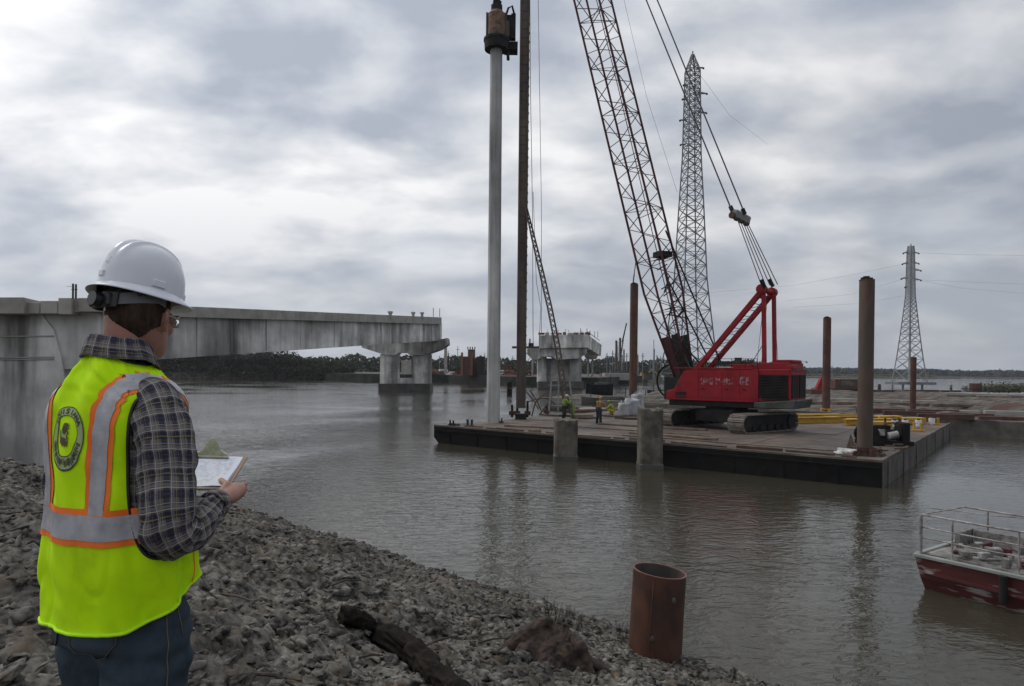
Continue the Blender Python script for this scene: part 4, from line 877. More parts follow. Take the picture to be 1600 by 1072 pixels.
# gantry
AP = 8.25
for y in (.95, -.95):
    q = MB(); q.bar((1.7, y, 3.45), (-2.3, y, AP-.1), .30, .26, up=(0, 1, 0)); q.build('gantry_leg', M['red'], cr_, bevel=.02)
    q = MB(); q.bar((-2.55, y, 3.6), (-2.45, y, AP), .22); q.build('gantry_post', M['red'], cr_, bevel=.02)
    q = MB(); q.tube((-2.35, y-.22, AP+.05), (-2.35, y+.22, AP+.05), .28, n=16); q.build('gantry_sheave', M['red'], cr_)
q = MB(); q.tube((-2.35, -1.2, AP+.05), (-2.35, 1.2, AP+.05), .17, n=12); q.bar((-2.1, -.95, AP-.3), (-2.1, .95, AP-.3), .2); q.build('gantry_cross_tube', M['red'], cr_)
q = MB()
for k_ in range(11):
    t0, t1 = .12+k_*.075, .12+(k_+1)*.075; A0_ = Vector((1.7, .85, 3.45)).lerp(Vector((-2.3, .85, AP-.1)), t0); B0_ = Vector((1.7, -.85, 3.45)).lerp(Vector((-2.3, -.85, AP-.1)), t0)
    q.bar(A0_, B0_, .04)
    if k_ % 2: q.bar(A0_, Vector((1.7, -.85, 3.45)).lerp(Vector((-2.3, -.85, AP-.1)), t1), .035)
tag(q.build('ladder_lacing', M['galv'], cr_), kind='stuff')
q = MB(); q.bar((-2.5, .9, 5.2), (-1.2, -.6, 3.9), .03); q.bar((-2.9, .6, 8.1), (-3.2, .6, 4.1), .02); q.bar((-2.3, .3, 8.2), (-1.9, .3, 4.0), .02); q.bar((-2.3, -.3, 8.2), (-2.0, -.2, 4.0), .02); q.build('hoist_rope', M['cable'], cr_)
# boom: four chords and lacing
dfoot = 43.0; iw = wmat(cr_).inverted()
ftB = P(1071, 597, dfoot); dt = 51.5; tipB = P(790, -560, dt)
bd_ = (tipB-ftB); bl = bd_.length; bd_.normalize()
wdir = Vector((math.sin(PSI), math.cos(PSI), 0)); wdir = (wdir-bd_*wdir.dot(bd_)).normalized(); hdir = bd_.cross(wdir).normalized()
if hdir.dot(Vector((1, 0, 0))) < 0: hdir = -hdir
bt_ = thing('crane_boom', 'long dark red lattice boom rising from the crane out of the top of the picture', 'crane boom', ftB)
def sect(t):   # t metres from foot
    k_ = min(1, .42+t/6.0*.58) if t < 6 else (1 if t < bl-7 else max(.4, 1-(t-(bl-7))/7*.6)); return k_*1.00, k_*.88
def bc(t, a, b):
    w_, h_ = sect(t); return ftB+bd_*t+wdir*w_*a+hdir*h_*b
for a in (-1, 1):
    for b in (-1, 1):
        q = MB(); q.chain([bc(t, a, b) for t in (0.4, 3, 6, 20, 35, bl-7, bl)], [.075]*7, 8); q.build('chord', M['boomred'], bt_, world=True, smooth=True)
q = MB(); t = 1.2; st = 1.15; i = 0
while t < bl-1.5:
    t2 = t+st; s_ = 1 if i % 2 else -1
    for b in (-1, 1): q.bar(bc(t, -s_, b), bc(t2, s_, b), .042)
    for a in (-1, 1): q.bar(bc(t, a, s_), bc(t2, a, -s_), .042)
    if i % 3 == 0: q.bar(bc(t, -1, -1), bc(t, 1, 1), .03); q.bar(bc(t, -1, 1), bc(t, 1, 1), .035); q.bar(bc(t, -1, -1), bc(t, -1, 1), .035); q.bar(bc(t, 1, -1), bc(t, 1, 1), .035)
    t = t2; i += 1
tag(q.build('lacing', M['lacing'], bt_, world=True), kind='stuff')
for b, mm in ((-1, 'boomred'), (1, 'darkmetal')):
    for a in (-1, 1):
        q = MB(); q.add([bc(-.2, a*1.0, b*1.2), bc(3.0, a, b), bc(3.0, a, b*.15), bc(-.2, a, b*-.1)]+[p_+wdir*.05 for p_ in [bc(-.2, a*1.0, b*1.2), bc(3.0, a, b), bc(3.0, a, b*.15), bc(-.2, a, b*-.1)]], [(0, 1, 2, 3), (7, 6, 5, 4), (0, 4, 5, 1), (1, 5, 6, 2), (2, 6, 7, 3), (3, 7, 4, 0)]); q.build('foot_plate', M[mm], bt_, world=True)
q = MB(); q.box(ftB+Vector((-.35, 0, -.4)), (1.1, 1.6, 1.4), PSI); q.build('boom_hinge', M['darkmetal'], bt_, world=True)
q = MB(); r_ = random.Random(4)
for k_ in range(16):
    t_ = r_.uniform(3.5, 8.5); q.bar(bc(t_, r_.uniform(-1, 1), .2), bc(t_+r_.uniform(-.6, .8), r_.uniform(-1, 1), 1.0), .06)
q.box(bc(8.3, 0, .6), (.9, .9, .35), .3); q.build('hose_bundle', M['darkmetal'], bt_, world=True)
q = MB(); q.tube(bc(bl-.6, -1.1, -.9), bc(bl-.6, 1.1, -.9), .5, n=16); q.tube(bc(bl-.3, -1.1, .9), bc(bl-.3, 1.1, .9), .5, n=16); q.build('head_sheaves', M['darkmetal'], bt_, world=True)
for a in (-.45, .15):     # hoist ropes running down inside the boom
    q = MB(); q.chain([bc(bl-1, a, .6), bc(20, a, .55), bc(2, a, .5), P(1080, 578, 42.6)], [.03]*4, 5); q.build('hoist_rope', M['cable'], bt_, world=True)
for pa, pb_ in (((1040, 360), (1128, 570)), ((1045, 440), (1108, 562)), ((1060, 530), (1100, 575))):   # boom stops
    q = MB(); q.tube(P(*pa, 43.2), P(*pb_, 42.6), .055, n=6); q.build('boom_stop', M['darkmetal'], bt_, world=True)
# pendants, bridle block and reeving
apx = P(1190, 452, 39.4); apf = P(1215, 450, 40.8)
bk = thing('bridle_block', 'grey and red sheave block hanging in the pendant lines between boom and gantry', 'sheave block', P(1156, 340, 41))
b0, b1 = P(1146, 333, 40.6), P(1168, 345, 41.6); dv = (b1-b0)
q = MB(); q.bar(b0, b1, .50, .50, up=(0.4, 0, 1)); q.build('block_body', M['grey'], bk, world=True, bevel=.08)
for t_ in (0, .33, .66, 1):
    q = MB(); c_ = b0.lerp(b1, t_)+Vector((-.12, -.1, -.15)); q.tube(c_-Vector((.05, .05, 0)), c_+Vector((.08, .05, 0)), .20, n=14); q.build('sheave', M['rust'], bk, world=True)
tipP = tipB
line([P(1143, 328, 40.6), P(1017, 18, 44), P(792, -540, 51)], .045, 'left one of the two long pendant lines above the bridle block', 'pendant_line')
line([P(1162, 330, 41.6), P(1032, 12, 45), P(795, -540, 52)], .045, 'right one of the two long pendant lines above the bridle block', 'pendant_line')
for x, y in ((1141, 322), (1160, 326)):
    q = MB(); q.tube(P(x, y, 40.8), P(x+4, y+9, 40.8), .13, n=8); q.build('rope_socket', M['darkmetal'], bk, world=True)
for i in range(5):
    t_ = i/4; q = MB(); q.tube(b0.lerp(b1, .15+.75*t_), apx.lerp(apf, t_)+Vector((0, 0, .2)), .028, n=5); tag(q.build('reeving_rope', M['cable']), 'thin parallel rope between bridle block and red gantry top, '+ORD[i]+' from the left', 'rope', 'ropes between bridle block and gantry')
for x, y, d_ in ((1192, 441, 39.4), (1205, 440, 40.8)):
    q = MB(); q.tube(P(x-3, y-4, d_), P(x+3, y+8, d_), .12, n=8); q.build('rope_socket', M['darkmetal'], bk, world=True)
# ================================================================== PYLONS
def lattice(name, label, px, dist, prof, zoff, m, arms, bw=.10, sides=None, seg=16, legs=True, group=None):
    # prof: list of (y pixel, half width in pixels)
    k_ = dist/F; c0 = P(px, 600, dist); t = thing(name, label, 'pylon', (c0.x, dist, zoff))
    pz = [(P(px, y, dist).z, hw*k_) for y, hw in prof]
    def hw_at(z):
        for (za, a), (zb, b) in zip(pz[:-1], pz[1:]):
            if (za-z)*(zb-z) <= 0: return a+(b-a)*(z-za)/(zb-za) if zb != za else a
        return pz[0][1]
    rot = R(12); ca, sa = math.cos(rot), math.sin(rot); zt, zb = pz[0][0], pz[-1][0]
    def cpt(z, i):
        h_ = hw_at(z)/1.18; x, y = [(-1, -1), (1, -1), (1, 1), (-1, 1)][i]; return Vector(((x*ca-y*sa)*h_, (x*sa+y*ca)*h_, z-zoff))
    levels = [zb]; z = zb
    while z < zt-.5: z += max(.9, hw_at(z)*.95); levels.append(min(z, zt))
    for i in range(4):
        q = MB()
        for za, zb_ in zip(levels[:-1], levels[1:]): q.bar(cpt(za, i), cpt(zb_, i), bw)
        q.build('leg', M[m], t)
    q = MB()
    for za, zb_ in zip(levels[:-1], levels[1:]):
        for i in range(4):
            j = (i+1) % 4; q.bar(cpt(za, i), cpt(zb_, j), bw*.55); q.bar(cpt(za, j), cpt(zb_, i), bw*.55); q.bar(cpt(za, i), cpt(za, j), bw*.45)
    tag(q.build('lacing', M[m], t), kind='stuff')
    for y, ln, side in arms:
        z_ = P(px, y, dist).z-zoff; hw_ = hw_at(z_+zoff); q = MB(); l_ = ln*k_
        q.bar((side*hw_*.8, 0, z_), (side*(hw_+l_), -.3, z_-.1), bw*1.1); q.bar((side*hw_*.8, .3, z_+l_*.35), (side*(hw_+l_), -.3, z_-.1), bw*.8); ar = q.build('crossarm', M[m], t)
        q = MB(); q.tube((side*(hw_+l_), -.3, z_-.1), (side*(hw_+l_*1.05), -.3, z_-.1-2.0*k_), bw*.9, n=6); q.build('insulator', M['darkmetal'], ar)
    q = MB(); q.bar((0, 0, zt-zoff), (0, 0, zt-zoff+3*k_), bw); q.build('peak', M[m], t)
    return t, pz, c0
t1, pz1, c1 = lattice('lattice_pylon', 'tall lattice electricity pylon standing in the river behind the crane boom', 1077, 108, [(83, .8), (100, 6), (108, 10), (246, 12.5), (321, 16.5), (440, 22), (543, 33), (585, 41), (625, 44)], 0, 'galv',
    [(106, 7, 1), (146, 11, 1), (176, 10, 1), (133, 4, -1), (155, 5, -1), (188, 8, -1), (226, 6, -1)], bw=.17)
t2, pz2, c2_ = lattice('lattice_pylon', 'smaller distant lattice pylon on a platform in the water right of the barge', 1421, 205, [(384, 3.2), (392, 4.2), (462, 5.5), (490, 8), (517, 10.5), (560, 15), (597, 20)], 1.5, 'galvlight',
    [(395, 8, -1), (395, 7, 1), (412, 9, -1), (411, 7, 1), (422, 10, 1), (435, 10, -1), (437, 10, 1), (448, 4, -1)], bw=.24)
q = MB(); a = P(1393, 597, 205); b = P(1452, 597.5, 205); q.box(((a+b)/2)+Vector((0, 0, -.3)), (b.x-a.x, 7, .8)); q.build('platform', M['galv'], t2, world=True)
for x in (1394, 1411, 1429, 1441):
    q = MB(); p_ = P(x, 598, 203); q.bar(p_, Vector((p_.x, p_.y, -1)), .45); q.build('platform_leg', M['galvlight'], t2, world=True)
for il, pts in enumerate(([P(1412, 412, 205), P(1340, 428, 205), P(1240, 446, 205), P(1100, 458, 205)], [P(1411, 436, 205), P(1330, 460, 205), P(1230, 470, 205)], [P(1429, 395, 205), P(1510, 398, 205), P(1640, 400, 205)],
            [P(1432, 437, 205), P(1500, 440, 205), P(1640, 446, 205)], [P(1432, 437, 205), P(1500, 450, 205), P(1640, 462, 205)], [P(1412, 462, 205), P(1350, 474, 205), P(1240, 480, 205)])):
    tag(MB().chain(pts, [.020]*len(pts), 4).build('power_line', M['wire']), 'faint power line running '+['left from the smaller pylon, uppermost of the left ones', 'left from the smaller pylon, middle of the left ones', 'right from near the smaller pylon top', 'right from the smaller pylon, middle of the right ones', 'right from the smaller pylon, lowest of the right ones', 'left from the smaller pylon, lowest of the left ones'][il], 'power line', 'power lines of the smaller pylon')
tag(MB().chain([P(1090, 112, 108), P(1140, 180, 125), P(1200, 226, 150)], [.02]*3, 4).build('power_line', M['wire']), 'faint power line leaving the top of the taller pylon to the right', 'power line')

# ================================================================== FAR QUAY OBJECTS (z about 2.5)
def quay(px, py, z=2.56): return G(px, py, z)
def fbox(px0, px1, py0, d, name, label, cat, m, parts=None, depth=3, group=None, y1=None):
    a = P(px0, py0, d); b = P(px1, py0, d); zb = P(px0, y1, d).z if y1 else 2.56
    t = thing(name, label, cat, ((a.x+b.x)/2, d, zb), 0, group); h_ = a.z-zb; w_ = b.x-a.x
    q = MB(); q.box((0, depth/2, h_/2), (w_, depth, h_)); q.build('body', M[m], t, bevel=.05)
    return t, w_, h_
t, w_, h_ = fbox(722, 737, 557, 205, 'silo_machine', 'rust red plant frame with dark tank left of the white pile on the far quay', 'machine', 'rust')
for x in (-w_/2, w_/2): q = MB(); q.bar((x, -.3, 0), (x, -.3, h_+1.2), .6); q.build('column', M['orange'], t)
q = MB(); q.tube((w_*.6+2.4, .5, 0), (w_*.6+2.4, .5, h_*1.0), 1.3, n=12); q.build('tank', M['darkmetal'], t)
t, w_, h_ = fbox(731, 742, 546, 208, 'tower_block', 'dark rusty tower rising above the far quay just left of the white pile', 'tower', 'spud', depth=2.4)
for i in range(4): q = MB(); q.bar((-w_/2+w_*i/3, -.1, h_), (-w_/2+w_*i/3, -.1, h_+.8), .3); q.build('battlement_post', M['darkmetal'], t)
t, w_, h_ = fbox(740, 752, 561, 207, 'equipment_shed', 'dark red shed with a black opening on the far quay beside the rusty tower', 'shed', 'rust')
q = MB(); q.box((w_*.1, -.05, h_*.4), (w_*.5, .1, h_*.75)); q.build('opening', M['black'], t)
r3 = random.Random(12)
items = [(596, 'white sacks'), (662, ''), (690, ''), (700, ''), (752, ''), (757, ''), (788, ''), (794, ''), (801, ''), (826, ''), (833, '')]
cols = ['orange', 'rust', 'timber', 'white', 'orange', 'hullside', 'white', 'orange', 'orange', 'timber', 'rust']
labs = ['low orange stack on the far quay', 'rust brown pile of steel on the far quay', 'brown timber stack on the far quay', 'pale sack pile on the far quay', 'long orange beams on the far quay', 'grey crate on the far quay', 'pale bags on the far quay', 'bright orange crate on the far quay', 'orange netting heap on the far quay', 'brown stack on the far quay', 'rusty heap on the far quay']
plc = ['just right of the twin column pier', 'farther right of the twin column pier', 'below the thin concrete column', 'right of the thin concrete column', 'directly left of the white pile', 'hugging the left side of the white pile', 'between white pile and lead mast, left', 'between white pile and lead mast, middle', 'between white pile and lead mast, right', 'right behind the lead mast', 'below the cap of the bridge stub']
for i, ((px, _), c_, lb) in enumerate(zip(items, cols, labs)):
    px = px if i else 678
    d = 212-i*.7; a = P(px, 580, d); t = thing('material_stack', lb+', '+plc[i], 'stack', (a.x, d, 2.56))
    for k_ in range(5):
        q = MB(); q.box((r3.uniform(-1.4, 1.4), r3.uniform(-.8, .8), .25+k_*.32), (r3.uniform(.9, 3.2), r3.uniform(.8, 2), .36), r3.uniform(-.4, .4)); q.build('bundle', M[c_], t, bevel=.04)
t, w_, h_ = fbox(786, 799, 569, 222, 'red_container', 'rust red container box between the white pile and lead mast on the far quay', 'container', 'rust')
for i in range(5): q = MB(); q.box((-w_/2+w_*(i+.5)/5, -.05, h_/2), (.15, .1, h_)); q.build('rib', M['rust'], t)
# wooden dolphin post in the water
dpst = thing('timber_dolphin', 'short black timber dolphin standing in open water between white pile and lead mast', 'mooring post', (G(796, 617).x, G(796, 617).y, 0))
for i in range(4): q = MB(); q.tube(((i % 2)*.5-.25, (i//2)*.5-.25, -1.5), ((i % 2)*.4-.2, (i//2)*.4-.2, 1.9+.15*i), .27, .24, n=9); q.build('timber', M['black'], dpst)
q = MB(); q.tube((0, 0, 1.1), (0, 0, 1.3), .62, n=12); q.build('band', M['rust'], dpst)
# masts and thin poles on the horizon, each its own
pol = [(605, 548, 575, 210), (700, 548, 578, 230), (715, 541, 575, 250), (757, 552, 576, 250), (801, 556, 578, 240), (948, 552, 588, 230), (953, 556, 588, 235), (957, 548, 588, 232), (961, 552, 588, 238), (979, 552, 588, 236), (1004, 552, 588, 250), (1016, 562, 588, 255), (1020, 563, 588, 252), (1032, 557, 590, 260), (1300, 571, 584, 500)]
for i, (x, y0, y1, d) in enumerate(pol):
    a = P(x, y1, d); zt = P(x, y0, d).z; t = thing('slim_post', ['thin dark mast among the dark trees left of the twin column pier', 'thin pole right of the bridge end', 'thin mast above the trees left of the rusty tower', 'thin pole touching the left side of the white pile', 'thin pole left of the lead mast'][i] if i < 5 else 'thin pale post on the far shore behind the barge, '+ORD[i-5]+' from the left', 'post', (a.x, d, 0), 0, None if i < 5 else 'thin posts on the far shore')
    q = MB(); q.bar((0, 0, 0), (0, 0, zt), .28 if i > 4 else .18); q.build('pole', M['galv'] if i > 4 else M['darkmetal'], t)
    q = MB(); q.bar((-.6, 0, zt*.9), (.7, 0, zt*.9), .14); q.build('arm', M['darkmetal'], t)
r5 = random.Random(55)
for i in range(26):
    x = r5.choice([r5.uniform(600, 760), r5.uniform(785, 835), r5.uniform(940, 1060), r5.uniform(940, 1060)]); d = r5.uniform(225, 290); hgt = r5.uniform(3.5, 11); a = P(x, 585, d)
    t = thing('slim_post', 'tiny hazy post or mast in the construction clutter of the far shore', 'post', (a.x, d, 1.5), 0, 'hazy posts of the far shore')
    q = MB(); q.bar((0, 0, 0), (0, 0, hgt), r5.uniform(.12, .5)); q.build('pole', M[r5.choice(['galv', 'darkmetal', 'spud'])], t)
    if i % 3 == 0: q = MB(); q.bar((0, 0, hgt*.6), (r5.uniform(-4, 4), 0, hgt*1.3), .16); q.build('arm', M['darkmetal'], t)
for i in range(14):
    x = [612, 648, 668, 684, 706, 716, 762, 790, 815, 946, 962, 986, 1012, 1048][i]; d = 220+i; a = P(x, 583, d)
    t = thing('site_shed', 'small boxy shed or container in the far shore clutter, '+ORD[i]+' from the left', 'shed', (a.x, d, 2.4 if x < 900 else 1.5), 0, 'small sheds of the far shore')
    w9, h9 = r5.uniform(1.5, 5), r5.uniform(.9, 2.6); q = MB(); q.box((0, 0, h9/2), (w9, 2, h9)); q.build('body', M[r5.choice(['rust', 'hullside', 'grey', 'orange', 'timber', 'darkmetal'])], t)
    q = MB(); q.box((0, -.05, h9+.06), (w9*1.1, 2.4, .14)); q.build('roof', M['darkmetal'], t)
# far pile driving rig with raised boom
rg_ = thing('distant_crane', 'distant pile driving rig with upright leads and raised boom, left of the rusty steel pile', 'crane', (P(970, 585, 225).x, 225, 0))
for x0, yt, w_ in ((963, 532, 3.0), (969, 528, 3.0), (975, 546, 2.0)):
    q = MB(); a = P(x0, 588, 225); q.bar(a, P(x0, yt, 225), w_*.21); q.build('lead', M['spud'], rg_, world=True)
q = MB(); q.bar(P(966, 585, 226), P(974, 530, 226), .3); q.bar(P(972, 535, 226), P(979, 505, 226), .35); q.bar(P(968, 560, 226), P(979, 507, 226), .12); q.build('boom', M['darkmetal'], rg_, world=True)
q = MB()
for k_ in range(14): y = 535+k_*3.6; q.bar(P(963, y, 225), P(975, y+2, 225), .1); q.bar(P(963, y+2, 225), P(970, y, 225), .1)
tag(q.build('lacing', M['galv'], rg_, world=True), kind='stuff')
q = MB(); q.box(P(968, 584, 224), (6, 3, 2.2)); q.build('base_house', M['hullside'], rg_, world=True)
t, w_, h_ = fbox(945, 985, 583, 216, 'work_barge', 'low pale work barge moored under the distant pile driving rig', 'barge', 'grey', depth=6, y1=594)
q = MB(); q.box((0, 1, -.6), (w_*1.02, 5.5, 1.0)); q.build('hull', M['black'], t)
fy = thing('yellow_excavator', 'tiny yellow excavator on the far shore between the rusty pile and the boom foot', 'excavator', (P(1006, 584, 260).x, 260, 1.6))
q = MB(); q.box((0, 0, .5), (3, 2, .8)); q.build('tracks', M['darkmetal'], fy); q = MB(); q.box((0, 0, 1.5), (2.4, 2, 1.3)); q.build('cab', M['yellow'], fy, bevel=.1); q = MB(); q.bar((1, 0, 1.6), (3.5, 0, 3.6), .35); q.bar((3.5, 0, 3.6), (5, 0, 1.6), .3); q.build('arm', M['yellow'], fy)
for i, (x, y, d) in enumerate(((1042, 583, 262), (1055, 582, 266), (1030, 586, 258))):
    a = P(x, y, d); t = thing('material_stack', ['pale stack on the shore below the boom foot', 'olive stack beside the boom foot on the far shore', 'brown stack left of the boom foot on the far shore'][i], 'stack', (a.x, d, 1.6))
    for k_ in range(4): q = MB(); q.box((r3.uniform(-2, 2), 0, .3+k_*.3), (r3.uniform(2, 5), 2, .4), r3.uniform(-.2, .2)); q.build('bundle', M[['white', 'leafolive', 'timber'][i]], t)
# moored craft behind the barge
def skiff(x0, x1, yt, yb, label, m, z=0):
    a = G(x0, yb, z); b = G(x1, yb, z); d = a.y; k_ = d/F; L_ = (x1-x0)*k_; H_ = (yb-yt)*k_
    t = thing('work_skiff', label, 'boat', ((a.x+b.x)/2, d+1, z))
    q = MB(); rings = []
    for i in range(9):
        s_ = i/8*2-1; wv = 1.1*(1-abs(s_)**3*.65); hv = H_*(1+.12*s_*s_); rings.append([Vector((s_*L_/2, y, zz)) for y, zz in ((-wv, hv), (-wv*.9, hv*.4), (-wv*.5, -.15), (wv*.5, -.15), (wv*.9, hv*.4), (wv, hv))])
    q.loft(rings, cap=True, closed=True); q.build('hull', M[m], t)
    q = MB(); q.box((L_*.1, 0, H_*1.0), (L_*.5, 1.4, H_*.35)); q.build('deck_load', M['hullside'], t, bevel=.06)
    q = MB(); q.bar((-L_*.3, 0, H_), (-L_*.3, 0, H_*1.8), .08); q.bar((L_*.4, 0, H_), (L_*.42, 0, H_*1.9), .08); q.build('mast', M['darkmetal'], t)
skiff(915, 958, 601, 619, 'dark green work boat moored behind the barge, the farther of two', 'black')
skiff(908, 985, 622, 641, 'dark grey work boat directly behind the barge workers, the nearer of two', 'hullside')
skiff(1012, 1062, 611, 626, 'low cluttered dark boat behind the crane nose', 'darkmetal')
skiff(1000, 1048, 622, 636, 'rusty flat boat between the steel pile and the crane nose', 'rust')
# ------------------------------------------------------------------ things on the deck
yb_ = [(1228, 655, 5.5, .02), (1262, 656, 5.0, .03), (1236, 661, 4.6, .05), (1300, 659, 4.5, .0), (1330, 664, 4.0, .06)]
ylab = ['leftmost yellow steel beam emerging behind the crane track', 'yellow beam just right of the crane counterweight', 'thin lower yellow beam in front of the others by the crane track', 'yellow beam below the yellow collared pile', 'yellow beam ending behind the thick rusty pile']
for i, (x, y, l, a_) in enumerate(yb_):
    p_ = G(x, y, DZ); t = thing('yellow_beam', ylab[i], 'beam', (p_.x+l*.3, p_.y, DZ+.03), .25+a_)
    for z, w2, h2 in ((.03, .34, .06), (.2, .06, .3), (.37, .34, .06)):
        q = MB(); q.box((0, 0, z), (l, w2, h2)); q.build('flange' if h2 < .1 else 'web', M['yellow'], t)
for i, (x0, x1, y0, y1, lb) in enumerate([(1374, 1412, 650, 663, 'left half of the long yellow steel box along the far barge edge behind the engine'), (1412, 1449, 653, 664, 'right half of the long yellow steel box along the far barge edge'), (1360, 1400, 659, 668, 'lower yellow frame lying in front of the long yellow box'), (1330, 1362, 655, 664, 'small yellow bundle left of the dark engine behind the rusty pile')]):
    p_ = G((x0+x1)/2, y1, DZ); k_ = p_.y/F; t = thing('yellow_spreader', lb, 'steel box', (p_.x, p_.y+.4, DZ+.03), .08)
    L_, H_ = (x1-x0)*k_, (y1-y0)*k_; q = MB(); q.box((0, 0, H_/2), (L_, .7, H_*.9)); q.build('body', M['yellow'], t, bevel=.04)
    for s_ in (-.35, 0, .35): q = MB(); q.box((s_*L_, -.36, H_/2), (.12, .06, H_*.8)); q.build('stiffener', M['yellow'], t)
    q = MB(); q.tube((-L_*.5, 0, H_*.5), (-L_*.5-.12, 0, H_*.5), .16, n=10); q.build('end_pin', M['rust'], t)
for i, (x, y) in enumerate(((1414, 667), (1435, 667), (1456, 664), (1398, 668))):
    p_ = G(x, y, DZ); t = thing('gas_drum', ['small grey white drum second from right before the yellow box', 'small pale drum in front of the right end of the yellow box', 'small pale drum next to the far right yellow bollard', 'small pale drum nearest the dark engine'][i], 'drum', (p_.x, p_.y, DZ+.03))
    q = MB(); q.tube((0, 0, 0), (0, 0, .42), .2, n=12); q.build('barrel', M['white'], t); q = MB(); q.tube((0, 0, .42), (0, 0, .5), .09, n=8); q.build('neck', M['darkmetal'], t)
# engine / winch unit
p_ = G(1388, 697, DZ); en = thing('diesel_engine', 'black diesel winch engine behind the thick rusty pile near the right barge edge', 'engine', (p_.x, p_.y+.4, DZ+.03), -.1)
q = MB(); q.box((0, 0, .1), (2.3, 1.1, .2)); q.build('skid', M['black'], en)
q = MB(); q.box((-.05, 0, .5), (.9, .6, .5)); q.box((-.1, 0, .85), (.7, .35, .2)); q.build('engine_block', M['darkmetal'], en, bevel=.04)
q = MB(); q.tube((.0, -.42, .45), (.45, -.42, .55), .17, n=12); q.box((-.3, -.36, .62), (.35, .1, .3)); q.build('air_filter', M['rail'], en)
q = MB(); q.box((.85, 0, .6), (.35, .95, 1.0)); q.build('radiator', M['black'], en, bevel=.06)
q = MB(); q.tube((.65, 0, .6), (.6, 0, .6), .4, n=16); q.build('fan', M['darkmetal'], en)
q = MB(); q.tube((-.8, -.35, .5), (-.8, .35, .5), .32, n=16); q.tube((-.8, -.42, .5), (-.8, -.36, .5), .45, n=18); q.tube((-.8, .36, .5), (-.8, .42, .5), .45, n=18); q.build('winch_drum', M['darkmetal'], en)
q = MB(); q.tube((.1, .1, .9), (.1, .1, 1.3), .05, n=8); q.chain([(.5, -.2, .9), (.3, -.3, 1.1), (-.1, -.2, 1.0)], [.05]*3, 6); q.build('exhaust', M['rust'], en)
# scraps near the thick pile
for i, (x, y, m_, lb) in enumerate([(1330, 705, 'timber', 'jagged dark scrap timber upright left of the thick rusty pile foot'), (1366, 708, 'rust', 'rusty scrap lump right of the thick rusty pile foot'), (1322, 711, 'paper', 'pale board lying left of the thick rusty pile foot'), (1402, 704, 'timber', 'brown scrap boards between engine and barge edge'), (1376, 712, 'rust', 'small rusty offcuts at the near right deck corner')]):
    p_ = G(x, y, DZ); t = thing('scrap', lb, 'scrap', (p_.x, p_.y, DZ+.03), i)
    for k_ in range(4): q = MB(); q.box((rnd.uniform(-.3, .3), rnd.uniform(-.2, .2), .05+.06*k_), (rnd.uniform(.3, .8), rnd.uniform(.08, .2), .06), rnd.uniform(-.6, .6)); q.build('piece', M['white'] if m_ == 'paper' else M[m_], t)
    if i == 0: q = MB(); q.add([(-.25, 0, 0), (.25, 0, 0), (0, .3, 0), (.02, .1, .75)], [(0, 1, 3), (1, 2, 3), (2, 0, 3), (0, 2, 1)]); q.build('spike', M['timber'], t)
# white bulk bags
for i, (x, y, s_, h_) in enumerate([(976, 650, .9, .95), (988, 650, 1.0, 1.3), (996, 645, .9, 1.5)]):
    p_ = G(x, y, DZ); t = thing('bulk_bag', ['lower white bulk bag at the left of the heap by the steel pile', 'middle white bulk bag in the heap by the steel pile', 'tall white bulk bag at the back of the heap by the steel pile'][i], 'bag', (p_.x, p_.y, DZ+.03), i*.4)
    bm = bmesh.new(); bmesh.ops.create_cube(bm, size=1); bmesh.ops.subdivide_edges(bm, edges=bm.edges, cuts=6, use_grid_fill=True)
    for v in bm.verts:
        r_ = 1-.22*(abs(v.co.x*2)**4*abs(v.co.y*2)**4); v.co.x *= s_*r_*(1.1-.3*abs(v.co.z)); v.co.y *= s_*r_; v.co.z = (v.co.z+.5)*h_; n_ = 1+.12*float(fbm(v.co.x*3+i*5, v.co.y*3, v.co.z*3, o=3)); v.co.x *= n_; v.co.y *= n_; v.co.z *= 1+.1*float(vn(v.co.x*2, v.co.y*2+i))
    me = bpy.data.meshes.new('sack'); bm.to_mesh(me); bm.free(); link('sack', me, M['bag'], t, True)
    for sx in (-.3, .3): q = MB(); q.chain([(sx*s_, -.2, h_), (sx*s_, 0, h_+.22), (sx*s_, .2, h_)], [.03]*3, 5); q.build('lifting_loop', M['bag'], t)
# clutter on the far half of the deck
cl_ = [(905, 643, 'orange', 'long flat orange board behind the workers on the barge'), (925, 640, 'white', 'pale board just behind the standing worker'), (1010, 641, 'rust', 'rusty beam right of the white bags'), (960, 652, 'timber', 'thin brown bar lying right of the standing worker'), (900, 652, 'rust', 'rusty plate left of the standing worker'), (1020, 634, 'timber', 'brown crate behind the crane track'), (915, 655, 'timber', 'dark plank at the feet of the lime clad workers'), (990, 656, 'rust', 'short rusty bar in front of the white bags'), (870, 651, 'timber', 'dark timber behind the shorter concrete stub'), (942, 637, 'orange', 'orange bundle near the crouching worker')]
for i, (x, y, m_, lb) in enumerate(cl_):
    p_ = G(x, y, DZ); t = thing('loose_material', lb, 'deck scrap', (p_.x, p_.y, DZ+.03), rnd.uniform(-.3, .3))
    for k_ in range(3): q = MB(); q.box((rnd.uniform(-.2, .2), .22*k_, .06), (rnd.uniform(1.0, 2.6), .16, .1), rnd.uniform(-.06, .06)); q.build('piece', M[m_], t)
